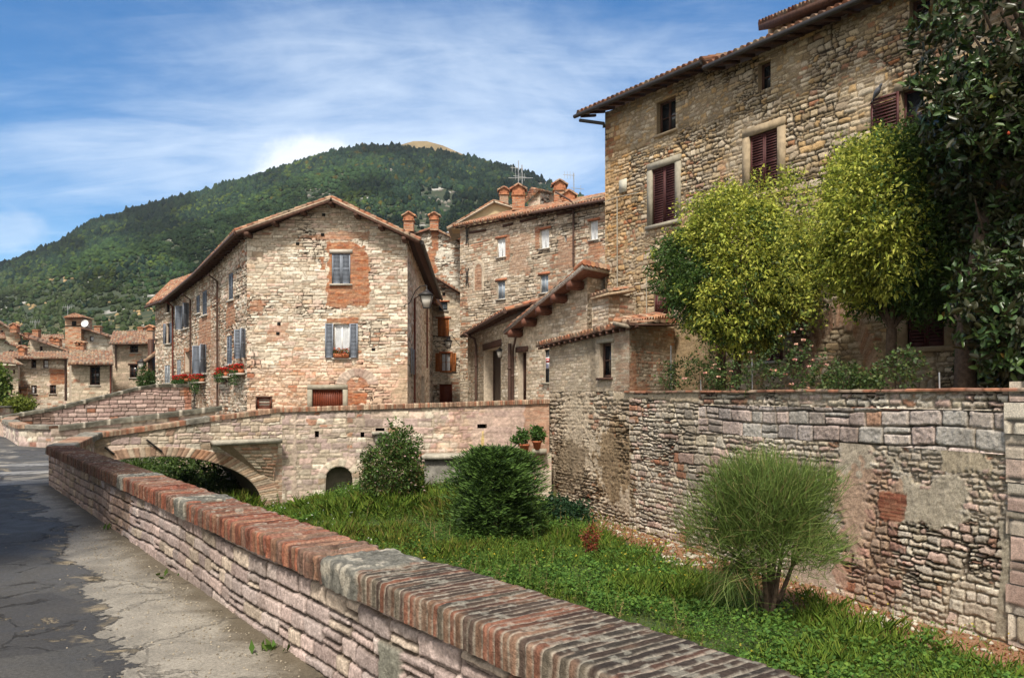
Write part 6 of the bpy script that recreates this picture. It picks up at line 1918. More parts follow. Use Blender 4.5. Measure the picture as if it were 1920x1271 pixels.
fa_ = Fac(W(122, 600, 93)[:2], W(152, 600, 93)[:2]); fb_ = Fac(W(152, 600, 93)[:2], W(173, 600, 97)[:2])
m = wall('x', fa_, 0, fa_.L, 4.5, W(0, 594, 93)[2], tb, 213, .09, None, mb=MB()); wall('x', fb_, 0, fb_.L, 4.5, W(0, 597, 95)[2], tb, 215, .09, None, mb=m)
tw = m.build('tower', M_STONE, t6)
m = MB(); p0_, p1_, p2_ = W(119, 595, 92.5), W(153, 594.5, 92.3), W(176, 599, 97.3); pk_ = W(142, 588, 96)
tile_slope(m, p0_, p1_, pk_, pk_ + (-.3, 0, 0), seed=61); tile_slope(m, p1_, p2_, pk_, pk_ + (0, -.2, 0), seed=62); m.quad([p0_ - (0, 0, .1), p1_ - (0, 0, .1), p2_ - (0, 0, .1), W(140, 597, 99)], (.15, .08, .05)); m.build('tower_roof', M_TILE, tw)
m = MB(); a_, z_ = fa_.hit(139, 606); fa_.box(m, a_ - .25, a_ + .25, z_ - .25, z_ + .25, -.1, .03); fa_.box(m, 0, fa_.L, z_ - .35, z_ - .27, 0, .06); m.build('tower_opening', mat('dark_hole'), tw)
c_ = W(184, 618, 95); chimney(t6, c_, .7, .6, W(0, 628, 95)[2], W(0, 611, 95)[2], seed=6, cap='flat')
t7, _ = town_house('upper_left_house', 'dark gabled stone house highest at the far left edge of the town', 100, -40, 38, 620, 700, [((-40, 606, 99), (-40, 604, 108), (0, 602, 108), (0, 604, 99)), ((52, 634, 99), (52, 632, 108), (0, 602, 108), (0, 604, 99))], [(1, 619, 6, 627, dict(dk, nx=1, nz=1)), (34, 640, 39, 647, dict(dk, nx=1, nz=1))], dict(st_far_t, pal=P_TAN + P_BRICKP, bfrac=.3), 217, gable=[(-40, 608), (0, 606), (38, 626)])
c_ = W(28, 615, 99); chimney(t7, c_, .8, .7, W(0, 624, 99)[2], W(0, 606, 99)[2], seed=7)
t8, _ = town_house('grey_plaster_house', 'plain grey plastered house with open loft below the highest town gable', 84, -30, 36, 640, 690, [((-30, 634, 83), (12, 634, 83), (9, 628, 88), (-30, 622, 88)), ((9, 641, 83.5), (38, 651, 83.5), (38, 648, 90), (9, 638, 90))], [(17, 656, 26, 662, dict(dk, nx=1, nz=1, sill=False))], dict(st_far_t, wash=.6, washc=(.46, .42, .33)), 219, gable=[(-30, 634), (9, 636), (36, 652)])
t9, _ = town_house('russet_roofed_house', 'house with a broad russet tiled roof in the middle of the town roofs', 98, 50, 122, 650, 700, [((52, 646, 97), (122, 646, 97), (120, 627, 104), (60, 627, 104))], [], st_far_t, 221)
for (x_, y0_, y1_, Y_, w__, cp_) in ((69, 636, 618, 96, .7, 'flat'), (50, 634, 624, 100, .6, 'flat'), (100, 646, 631, 92, .55, 'gable'), (109, 648, 632, 92, .55, 'gable'), (56, 630, 625, 102, .5, 'flat')):
    c_ = W(x_, y0_, Y_); chimney(t9, c_, w__, w__ * .9, W(0, y0_ + 3, Y_)[2], W(0, y1_, Y_)[2], seed=int(x_), cap=cp_)
for x_ in (148, 155):
    c_ = W(x_, 650, 71); chimney(t2, c_, .36, .4, W(0, 660, 71)[2], W(0, 640, 71)[2], seed=int(x_), cap='gable')
to, fo = town_house('brick_outhouse', 'small brick outhouse with a flat tiled top against the arched window house', 71, 28, 51, 724, 760, [((26, 724, 70.4), (56, 724, 70.4), (56, 721.5, 73), (26, 721.5, 73))], [(36.5, 731, 39.5, 737, dict(dk, nx=1, nz=1, sill=False))], tb, 223, depth=2.5)
# low garden wall under the town
lw_ = thing('garden_wall', 'low grey rubble wall with dark top running below the town houses', 'wall', (*W(20, 775, 50)[:2], -1.2))
fw = Fac(W(-40, 780, 47)[:2], W(66, 770, 52)[:2]); wall('wall', fw, 0, fw.L, -2.5, lambda s: np.interp(s, [0, fw.L], [-.72, -.9]), dict(st_far, pal=P_GREY), 225, .08, lw_, back=.5)
m = MB(); fw.box(m, -.1, fw.L + .1, -.78, -.70, -.55, .06); m.build('top_slab', M_GREYCONC, lw_)
lw2 = thing('house_base_wall', 'grey stone retaining wall with a slanting ledge below the arched window house', 'wall', (*W(92, 765, 71)[:2], -1.2))
fw2 = Fac(W(54, 760, 70)[:2], W(132, 760, 70)[:2]); wall('wall', fw2, 0, fw2.L, -3, lambda s: np.interp(s, [0, fw2.L], [W(0, 748, 70)[2], W(0, 753, 70)[2]]), dict(st_far, pal=P_GREY), 227, .1, lw2, back=1)

# ================================================================== PLANTS
def unit(v):
    return v / (np.linalg.norm(v, axis=-1, keepdims=True) + 1e-9)

def add_leaves(mb, P, D, size, width, col, rs, fold=.25, droop=.0, six=False):
    """P base points, D leaf directions, size per leaf, col per leaf; folded kite or six-sided leaves"""
    n = len(P)
    size = np.broadcast_to(np.asarray(size, float), (n,))[:, None]
    D = unit(D)
    R = unit(np.cross(D, rs.normal(size=(n, 3))))
    N = np.cross(R, D)
    tip = P + D * size - np.array((0, 0, 1.0)) * droop * size
    hw = R * size * width
    if six:
        a = P + D * size * .32; b = P + D * size * .72 - np.array((0, 0, .4)) * droop * size
        V = np.stack([P, a - hw + N * size * fold * width, b - hw * .85 + N * size * fold * width, tip, b + hw * .85 + N * size * fold * width, a + hw + N * size * fold * width], 1)
        f = np.array([[0, 1, 2, 3], [0, 3, 4, 5]])
    else:
        a = P + D * size * .45
        V = np.stack([P, a - hw + N * size * fold * width, tip, a + hw + N * size * fold * width], 1)
        f = np.array([[0, 1, 2], [0, 2, 3]])
    k = V.shape[1]
    F_ = (f[None] + (np.arange(n) * k)[:, None, None]).reshape(-1, f.shape[1])
    mb.add(V.reshape(-1, 3), [F_], np.repeat(np.asarray(col), k, 0))

def lumps(D, rs, k=9, freq=2.4):
    K = rs.normal(size=(k, 3)) * freq; ph = rs.uniform(0, 6.28, k)
    return np.mean(np.cos(D @ K.T + ph), axis=1)

def sphere_dirs(n, rs):
    return unit(rs.normal(size=(n, 3)))

def crown_leaves(mb, c, r3, rs, ntwig, per, leaf, width, colfn, shell=.55, lump=.55, spread=.16, up=.3, out=.7, droop=.15, six=False, low_cut=None, fold=.25):
    """leaves in twig-sized clumps through an uneven ellipsoid crown"""
    c = np.array(c, float); r3 = np.array(r3, float)
    D = sphere_dirs(ntwig, rs)
    rad = (1 + lump * lumps(D, np.random.RandomState(rs.randint(9999)))) * (shell + (1 - shell) * rs.rand(ntwig) ** .6)
    T = c + D * r3 * rad[:, None]
    if low_cut is not None:
        ok = T[:, 2] > low_cut; T = T[ok]; D = D[ok]; rad = rad[ok]
    n = len(T)
    od = unit(D * out + np.array((0, 0, up)) + rs.normal(size=(n, 3)) * .35)
    idx = np.repeat(np.arange(n), per)
    t = rs.rand(len(idx))
    P = T[idx] + od[idx] * (t * spread * 2 - spread)[:, None] + rs.normal(size=(len(idx), 3)) * spread * .42
    L = unit(od[idx] * .8 + rs.normal(size=(len(idx), 3)) * .75)
    col = colfn(T, D, rad, idx, P)
    add_leaves(mb, P, L, leaf * (.45 + 1.1 * rs.rand(len(idx))), width, col, rs, droop=droop, six=six, fold=fold)
    return T

def limbs(mb, base, tops, r0, rs, mid=.5, col=(.1, .07, .05)):
    base = np.array(base, float)
    for t in tops:
        t = np.array(t, float)
        m1 = base + (t - base) * .4 + rs.normal(size=3) * .08 * np.linalg.norm(t - base) * .5
        m2 = base + (t - base) * .75 + rs.normal(size=3) * .06 * np.linalg.norm(t - base) * .5
        mb.tube([base, m1, m2, t], [r0, r0 * .7, r0 * .4, r0 * .12], 6, col, cap=False)

# --- yellow-green tree by the lean-to
def pick_n(pal, rs, n, lo=.75, hi=1.25):
    p = np.array(pal)
    return p[rs.randint(0, len(p), n)] * rs.uniform(lo, hi, (n, 1))
YEL = [(.44, .47, .075), (.37, .42, .065), (.52, .52, .095), (.31, .37, .055), (.42, .42, .075)]
GRN = [(.05, .10, .02), (.07, .13, .024), (.04, .08, .02), (.10, .15, .03)]
def shade_tree(name, label, base, c, r3, seed, ntwig, gfrac, pal=YEL, alt=GRN, leaf=.10, per=26):
    rs = np.random.RandomState(seed)
    t = thing(name, label, 'tree', base)
    m = MB()
    b = np.array(base, float); c = np.array(c, float)
    fork = b + (c - b) * .40
    m.tube([b, b + (fork - b) * .5 + (.03, .02, 0), fork], [.15, .12, .11], 8)
    limbs(m, fork, [c + np.array(q) * np.array(r3) for q in ((.5, .2, .3), (-.5, -.2, .2), (.1, -.5, .5), (-.1, .5, .6), (0, 0, .8), (.6, -.3, -.1), (-.6, .3, -.1), (-.2, -.6, -.2))], .07, rs)
    m.build('trunk', M_BARK, t, smooth=True)
    m = MB()
    def colfn(T, D, rad, idx, P):
        g = .7 * lumps(D, np.random.RandomState(seed + 5), 7, 1.9) + gfrac(T, D)
        isg = (g + .25 * rs.normal(size=len(T)))[idx] > .16
        col = pick_n(pal, rs, len(idx))
        col[isg] = pick_n(alt, rs, isg.sum())
        inn = (rs.rand(len(idx)) < .22) & ~isg
        col[inn] = pick_n([(.12, .16, .03), (.10, .14, .028)], rs, inn.sum())
        return col
    crown_leaves(m, c, r3, rs, ntwig, per, leaf, .24, colfn, shell=.60, lump=.46, spread=.18, up=.18, droop=.30)
    crown_leaves(m, c, np.array(r3) * 1.02, rs, ntwig // 8, per, leaf, .24, colfn, shell=.85, lump=.9, spread=.22, up=.7, out=.4, droop=.25)
    m.build('crown', M_LEAF, t)
    return t
c1_ = W(1392, 500, 20.6)
shade_tree('variegated_tree', 'round-headed yellow-green leafy tree standing nearest the lean-to on the terrace', (5.75, 20.7, -.06), c1_, (1.95, 1.55, 1.90), 3, 2300, lambda T, D: np.where((D[:, 0] < -.7) & (D[:, 2] < .35), .35, -.12), leaf=.088, per=30)
c2_ = W(1680, 420, 17.1)
shade_tree('garden_tree', 'yellow and dark green tree in the middle between the round tree and the magnolia', (8.1, 17.2, -.06), c2_, (1.80, 1.35, 2.05), 5, 2500, lambda T, D: np.clip(D[:, 0] * 1.6 + .72 - .2 * (D[:, 2] > .4) * (D[:, 0] < .1), -.5, .9), leaf=.088, per=30)

# --- magnolia at the right edge
def magnolia():
    rs = np.random.RandomState(17)
    base = np.array((8.35, 14.75, -.06))
    t = thing('magnolia_tree', 'dark glossy magnolia tree with rust-backed leaves at the right edge of the terrace', 'tree', base)
    m = MB()
    m.tube([base, base + (.02, 0, 1.2), base + (.35, .05, 3), base + (.9, 0, 5.2), base + (1.2, 0, 8)], [.20, .17, .15, .11, .05], 10)
    tips = []
    for k in range(46):
        z = rs.uniform(1.2, 8.4); a = rs.uniform(0, 6.28); r = rs.uniform(1.0, 2.0)
        s_ = base + np.array((.15 * z, 0, z * .8)); e_ = base + np.array((1.25 + r * math.cos(a), r * math.sin(a) * .8, z + .3))
        m.tube([s_, (s_ + e_) / 2 + (0, 0, -.1), e_], [.05, .035, .015], 5, cap=False)
    m.build('trunk', M_BARK, t, smooth=True)
    m = MB()
    # rosettes of leaves at the twig ends
    n = 2100
    D = sphere_dirs(n, rs)
    lu = lumps(D, np.random.RandomState(4), 9, 2.6)
    rad = (1 + .8 * lu) * (.66 + .34 * rs.rand(n) ** .5)
    T = np.array((9.75, 14.7, 4.1)) + D * np.array((2.05, 1.85, 4.5)) * rad[:, None]
    # more mass up in the canopy, left of it
    n2 = 420; D2 = sphere_dirs(n2, rs)
    T = np.concatenate([T, np.array((8.75, 14.2, 5.1)) + D2 * np.array((1.15, 1.1, 1.0)) * (.5 + .5 * rs.rand(n2, 1))])
    D = np.concatenate([D, D2])
    n3 = 200; D3 = sphere_dirs(n3, rs)
    T = np.concatenate([T, np.array((8.5, 13.9, 1.6)) + D3 * np.array((.9, .8, 1.1)) * (.4 + .6 * rs.rand(n3, 1))]); D = np.concatenate([D, D3])
    n4 = 130; D4 = sphere_dirs(n4, rs)
    T = np.concatenate([T, np.array((8.75, 13.8, .65)) + D4 * np.array((.65, .6, .55)) * (.4 + .6 * rs.rand(n4, 1))]); D = np.concatenate([D, D4])
    n5 = 150; D5 = sphere_dirs(n5, rs)
    T = np.concatenate([T, np.array((8.05, 13.9, 4.75)) + D5 * np.array((.75, .7, .65)) * (.4 + .6 * rs.rand(n5, 1))]); D = np.concatenate([D, D5])
    T = T[T[:, 2] > .1][:]; D = D[:len(T)]
    per = 12
    idx = np.repeat(np.arange(len(T)), per)
    ax = unit(D * .8 + np.array((0, 0, .45)) + rs.normal(size=D.shape) * .25)
    P = T[idx] + rs.normal(size=(len(idx), 3)) * .04 - ax[idx] * (rs.rand(len(idx), 1) * .12)
    L = unit(ax[idx] * .55 + rs.normal(size=(len(idx), 3)) * .62)
    col = pick_n([(.045, .085, .026), (.055, .105, .028), (.036, .07, .022), (.07, .118, .028)], rs, len(idx))
    y = rs.rand(len(idx)) < .04
    col[y] = pick_n([(.16, .17, .03), (.13, .08, .02)], rs, y.sum())
    # leaf blades: orient so the glossy side looks up/outward
    nL = len(P); R = unit(np.cross(L, ax[idx] + rs.normal(size=(nL, 3)) * .5)); N = np.cross(R, L)
    fl = np.sum(N * (ax[idx] + D[idx] * .9 + np.array((-.35, -.5, .1))), 1) < 0
    R[fl] *= -1; N[fl] *= -1
    sz = (.17 * (.7 + .6 * rs.rand(nL)))[:, None]; hw = R * sz * .20
    a = P + L * sz * .35; b = P + L * sz * .75
    V = np.stack([P, a + hw - N * sz * .0, b + hw * .85, P + L * sz - N * sz * .08, b - hw * .85, a - hw], 1)
    V[:, [1, 2, 4, 5]] += (N * sz * .06)[:, None]
    f = np.array([[0, 1, 2, 3], [0, 3, 4, 5]])
    m.add(V.reshape(-1, 3), [(f[None] + (np.arange(nL) * 6)[:, None, None]).reshape(-1, 4)], np.repeat(col, 6, 0))
    m.build('crown', M_MAGN, t)
    m = MB(); q = W(1891, 250, 12.6); m.lathe(q, [(.0, -.03), (.02, -.02), (.022, .01), (.0, .035)], 8, (.40, .06, .02)); m.build('seed_cone', M_FLOWER, t)
magnolia()

# --- broom bush in the garden
def broom():
    rs = np.random.RandomState(23)
    b0 = np.array((*W(1443, 1150, 13.7)[:2], 0)); b0[2] = float(bed_z(b0[0], b0[1])) - .03
    t = thing('broom_bush', 'globe shaped broom bush of thin green wispy stems on several bare trunks', 'bush', b0)
    m = MB(); forks = []
    for dx_, dy_, h in ((-.42, .1, 1.0), (-.2, -.2, 1.15), (.05, .2, 1.2), (.16, -.1, 1.1), (.42, .1, .95), (.2, .3, 1.3)):
        e = b0 + np.array((dx_, dy_, h))
        m.tube([b0 + rs.normal(size=3) * (.04, .04, 0), b0 + np.array((dx_ * .45, dy_ * .5, h * .42)), e, e + np.array((dx_ * .4, dy_ * .3, .45))], [.055, .045, .032, .014], 7)
        for k in range(5):
            e2 = e + np.array((dx_ * .5, dy_ * .5, .2)) + rs.normal(size=3) * (.3, .3, .16)
            m.tube([e, (e + e2) / 2 + (0, 0, .05), e2], [.024, .018, .008], 5, cap=False); forks.append(e2)
    m.build('stem', M_BARK, t, smooth=True)
    C = b0 + np.array((-.05, 0, 1.62))
    n = 21000
    D = sphere_dirs(n, rs); D[:, 2] = np.where(D[:, 2] < -.58, -D[:, 2], D[:, 2]); D = unit(D)
    r3 = np.array((1.36, 1.18, 1.14))
    lp = lumps(D, np.random.RandomState(2), 11, 3.0)
    rr = (1.0 + .75 * lp) * rs.rand(n) ** .46
    st_ = C + D * r3 * (rr * .88)[:, None] + rs.normal(size=(n, 3)) * .07
    # whippy stems, mostly upright and outward, crossing each other
    go = unit(D * .62 + np.array((0, 0, .72)) + rs.normal(size=(n, 3)) * .52)
    ln = rs.uniform(.14, .46, (n, 1))
    tip = st_ + go * ln
    mid = (st_ + tip) / 2 + rs.normal(size=(n, 3)) * .022
    k = 330
    s0_ = b0 + np.array((-.3, 0, 1.0)) + rs.normal(size=(k, 3)) * (.28, .25, .18)
    e0_ = b0 + np.stack([-rs.uniform(.3, 1.25, k), rs.normal(size=k) * .45, rs.uniform(.15, .8, k)], 1)
    st_ = np.concatenate([st_, s0_]); tip = np.concatenate([tip, e0_]); mid = np.concatenate([mid, (s0_ + e0_) / 2 + np.array((-.1, 0, .10)) + rs.normal(size=(k, 3)) * .04])
    n = len(st_)
    w_ = np.cross(unit(tip - st_), unit(rs.normal(size=(n, 3))))
    w_ = unit(w_) * (.0042 * rs.uniform(.7, 1.3, (n, 1)))
    V = np.stack([st_ - w_, st_ + w_, mid - w_ * .9, mid + w_ * .9, tip - w_ * .3, tip + w_ * .3], 1)
    f = np.array([[0, 1, 3, 2], [2, 3, 5, 4]])
    col = pick_n([(.12, .18, .038), (.095, .15, .032), (.15, .20, .05), (.07, .115, .026)], rs, n)
    dry = rs.rand(n) < .07; col[dry] = pick_n([(.25, .20, .09), (.20, .15, .07)], rs, dry.sum())
    m = MB(); m.add(V.reshape(-1, 3), [(f[None] + (np.arange(n) * 6)[:, None, None]).reshape(-1, 4)], np.repeat(col, 6, 0))
    m.build('crown', M_NEEDLE, t)
broom()

# --- dark conifer
def conifer():
    rs = np.random.RandomState(29)
    X0 = W(930, 985, 20.6); b0 = np.array((X0[0], X0[1], float(bed_z(X0[0], X0[1]))))
    t = thing('spruce_bush', 'broad dark green spruce with thin leader shoots in the middle of the garden', 'conifer', b0)
    m = MB(); H = 2.15; R = 1.36
    m.tube([b0, b0 + (0, 0, .8), b0 + (.05, 0, H)], [.09, .07, .015], 7)
    leaders = [(.30, 0, 2.45), (-.28, .1, 2.35), (.10, -.1, 2.15), (.55, .1, 2.05), (-.6, 0, 1.95), (-.05, .2, 2.3), (.8, 0, 1.75)]
    for lx_, ly_, lz_ in leaders:
        m.tube([b0 + (lx_ * .6, ly_, .9), b0 + (lx_ * .9, ly_, 1.6), b0 + (lx_, ly_, lz_)], [.03, .02, .006], 5, cap=False)
    m.build('trunk', M_BARK, t, smooth=True)
    m = MB()
    nb = 1500
    zf = rs.rand(nb) ** .75
    az = rs.uniform(0, 6.283, nb)
    prof = np.interp(zf, [0, .12, .4, .7, .88, 1], [.80, 1.0, 1.0, .80, .55, .22]) * R
    lump_ = 1 + .16 * np.cos(az * 5 + zf * 9) + .10 * np.cos(az * 9 - zf * 17)
    ln = prof * lump_ * rs.uniform(.62, 1.05, nb)
    org = b0 + np.stack([0 * az, 0 * az, .12 + zf * (H - .12)], 1)
    dirs = np.stack([np.cos(az), np.sin(az), .18 + .42 * zf - .08], 1)
    e = org + dirs * ln[:, None]
    # each branch end: a flat spray of needle shoots
    per = 30
    idx = np.repeat(np.arange(nb), per)
    tt = rs.uniform(.42, 1.0, len(idx))
    side = np.stack([-np.sin(az), np.cos(az), 0 * az], 1)
    sg = rs.choice([-1, 1], len(idx))
    wv = (1.05 - tt) * .34 + .04
    P = org[idx] + dirs[idx] * (ln[idx] * tt)[:, None] + side[idx] * (sg * wv * rs.rand(len(idx)))[:, None] + np.array((0, 0, -.10)) * (tt[:, None] ** 2) + rs.normal(size=(len(idx), 3)) * .035
    L = unit(dirs[idx] * .8 + side[idx] * (sg * .7)[:, None] + np.array((0, 0, .22)) + rs.normal(size=(len(idx), 3)) * .22)
    col = pick_n([(.032, .066, .018), (.040, .08, .02), (.026, .054, .016), (.05, .095, .022)], rs, len(idx))
    tipm = tt > .86; col[tipm] = pick_n([(.075, .14, .028), (.085, .15, .03)], rs, tipm.sum())
    add_leaves(m, P, L, .13 * (.6 + .8 * rs.rand(len(idx))), .10, col, rs, fold=.4)
    for lx_, ly_, lz_ in leaders:
        k = 60; q = rs.rand(k)
        P = b0 + np.stack([lx_ * (.8 + .2 * q), np.full(k, ly_), 1.4 + (lz_ - 1.4) * q], 1)
        a_ = rs.uniform(0, 6.28, k); L = np.stack([np.cos(a_), np.sin(a_), np.full(k, .9)], 1)
        add_leaves(m, P, L, .16 * (1.1 - q), .08, pick_n([(.035, .06, .018), (.06, .055, .025)], rs, k), rs)
    m.build('crown', M_NEEDLE, t)
conifer()

# --- flowering shrub by the bridge, and others: leafy bush generator
def bush(name, label, base, c, r3, seed, ntwig, per, leaf, pal, flower=None, nfl=0, cat='bush', group=None, stems=6, width=.28, lump=.5, shell=.45, fsize=.05, stem_r=.022, up=.35):
    rs = np.random.RandomState(seed)
    t = thing(name, label, cat, base, group)
    m = MB(); b = np.array(base, float); c = np.array(c, float)
    tops = [c + rs.uniform(-.75, .75, 3) * np.array(r3) for _ in range(stems)]
    limbs(m, b, tops, stem_r, rs)
    m.build('stem', M_BARK, t)
    m = MB()
    T = crown_leaves(m, c, r3, rs, ntwig, per, leaf, width, lambda T, D, rad, idx, P: pick_n(pal, rs, len(idx)), shell=shell, lump=lump, spread=leaf * 1.7, up=up, droop=.15)
    m.build('foliage', M_LEAF, t)
    if nfl:
        m = MB()
        D = sphere_dirs(nfl, rs); P = c + D * np.array(r3) * rs.uniform(.8, 1.05, (nfl, 1))
        for q in range(5):
            a_ = q * 1.257
            L = unit(D * .5 + np.array((math.cos(a_), math.sin(a_), .3)))
            add_leaves(m, P, L, fsize, .5, pick_n(flower, rs, nfl), rs)
        m.build('blossom', M_FLOWER, t)
    return t
X0 = W(740, 935, 23.6); zb_ = float(bed_z(X0[0], X0[1]))
bush('flowering_shrub', 'loose dark leafy shrub dotted with pale pink flowers in front of the bridge', (X0[0], X0[1], zb_), (X0[0] - .05, X0[1], zb_ + .92), (1.02, .9, 1.0), 41, 620, 22, .075, [(.055, .11, .022), (.075, .14, .026), (.042, .085, .018), (.10, .15, .03), (.11, .085, .032)], [(.60, .42, .38), (.66, .52, .46)], 70, fsize=.045, stems=9)
bush('shoot', '', (0, 0, 0), (0, 0, 0), (.1, .1, .1), 1, 2, 2, .05, [(.1, .1, .1)]) if False else None
# tall shoots of that shrub
rs = np.random.RandomState(4)
X1 = W(715, 810, 23.8)
bush('leafy_sapling', 'slender light green sapling rising behind the flowering shrub', (X0[0] - .2, X0[1] + .3, zb_), (X0[0] + .12, X0[1] + .2, zb_ + 1.75), (.55, .45, .62), 43, 130, 20, .08, [(.06, .12, .02), (.05, .10, .02), (.085, .14, .025)], stems=5, stem_r=.018, lump=.8)
# ivy mat at the foot of the terrace wall
X0 = W(1045, 960, 22.6)
bush('ivy', 'low mat of dark ivy at the foot of the rendered wall', (X0[0], X0[1], float(bed_z(X0[0], X0[1]))), (X0[0] + .1, X0[1] - .3, float(bed_z(X0[0], X0[1])) + .25), (.75, .75, .42), 45, 260, 22, .085, [(.022, .06, .022), (.03, .075, .028), (.018, .045, .018)], cat='ivy', stems=4, width=.42)
X0 = W(1108, 1040, 18.6)
bush('red_leaved_plant', 'small spindly plant with rust red leaves in the grass near the terrace wall', (X0[0], X0[1], float(bed_z(X0[0], X0[1]))), (X0[0], X0[1], float(bed_z(X0[0], X0[1])) + .40), (.20, .18, .30), 47, 60, 14, .05, [(.22, .05, .025), (.17, .04, .025), (.26, .08, .03)], cat='plant', stems=5, stem_r=.01)
# greenery seen through the arch
for k, (px_, py_, Y_, r_, lab) in enumerate(((335, 925, 30, 1.6, 'leafy willowy bush seen through the left of the bridge arch'), (405, 930, 28.6, 1.5, 'bright green bush seen through the middle of the bridge arch'), (452, 905, 33, 2.2, 'dark tree far behind the right of the bridge arch'), (285, 905, 33, 1.7, 'dark shaded bush at the left end under the bridge arch'))):
    X0 = W(px_, py_, Y_); zz_ = float(bed_z(X0[0], X0[1]))
    bush('river_bush', lab, (X0[0], X0[1], zz_), (X0[0], X0[1], zz_ + r_ * .75), (r_, r_, r_ * .85), 51 + k, 420, 18, .11, [(.06, .11, .02), (.045, .085, .018), (.09, .14, .025)], group='bushes in the old river bed under the bridge', stems=5)
X0 = W(12, 760, 52)
bush('town_tree', 'bright green leafy tree standing below the town houses at the left edge', (X0[0] - .6, X0[1], -2.2), (X0[0] - 1.5, X0[1], .3), (1.6, 1.5, 1.9), 61, 500, 18, .22, [(.08, .13, .02), (.06, .11, .02), (.13, .17, .03)], cat='tree', stems=6, stem_r=.09)
X0 = W(22, 775, 50)
bush('garden_bush', 'low yellow-green bush above the grey garden wall at far left', (X0[0], X0[1] + .6, -1.4), (X0[0] + .0, X0[1] + .6, -.75), (.9, .6, .4), 63, 240, 16, .15, [(.17, .20, .03), (.12, .16, .025)], stems=4)
X0 = W(274, 705, 49)
bush('potted_shrub', 'round green shrub beside the timber gateway', (X0[0], X0[1], -.9), (X0[0], X0[1], .9), (.5, .45, .75), 65, 170, 16, .10, [(.05, .10, .02), (.04, .08, .018)], stems=4)

# rose bushes along the terrace
roses = [(1262, 702, .42, .50, 0), (1318, 690, .55, .55, 1), (1352, 712, .40, .45, 3), (1418, 700, .48, .50, 1), (1485, 682, .55, .75, 6), (1545, 705, .50, .45, 2), (1588, 712, .40, .35, 0), (1685, 690, .50, .50, 0), (1630, 718, .35, .28, 0)]
rlab = ['low dense rose bush at the corner of the lean-to wall', 'rose bush with rounded leafy top next to a pale stake', 'thin rose bush with one pink bloom before the dark doorway', 'rose bush around a thin stake left of the maroon ground floor shutter', 'tall rose bush topped by peach blooms below the ground floor shutter', 'sparse rose bush below the sunlit part of the house wall', 'small thin rose bush right of the sunlit wall patch', 'leafy rose bush below the shutter nearest the magnolia', 'tiny rose bush between the sparse ones on the terrace edge']
for k, (px_, py_, rx_, rz_, nf) in enumerate(roses):
    s_, _ = ft.hit(px_, 735)
    p_ = ft.pt(s_, 0, -.75 - .2 * (k % 3))
    Yk = p_[1]
    q_ = W(px_, py_, Yk)
    bush('rose_bush', rlab[k], (q_[0], Yk, -.06), (q_[0], Yk, max(q_[2], rz_ * .75)), (rx_, .35, rz_), 71 + k, 62, 14, .055, [(.05, .09, .025), (.07, .12, .03), (.04, .07, .02), (.11, .14, .04)], [(.75, .40, .28), (.72, .36, .34), (.80, .52, .38)], nf * 3, group='rose bushes along the terrace edge', stems=6, stem_r=.010, lump=1.0, shell=.25, fsize=.06, width=.36)
for px_, y0_, y1_, lab in ((1258, 648, 735, 'pale metal garden stake next to the low rose at the lean-to corner'), (1314, 712, 735, 'short pale stake under the rounded rose bush'), (1410, 672, 735, 'thin garden stake inside the rose bush left of the shutter'), (1761, 698, 735, 'short metal stake before the trunk of the magnolia')):
    s_, _ = ft.hit(px_, 735); p_ = ft.pt(s_, 0, -.6); Yk = p_[1]
    m = MB(); a_ = W(px_, y0_, Yk); b_ = np.array((a_[0] + .01, Yk, -.06)); m.tube([b_, a_], .014, 6)
    tag(m.build('garden_stake', M_STEEL, None, loc=b_), lab, 'stake', 'garden stakes on the terrace')

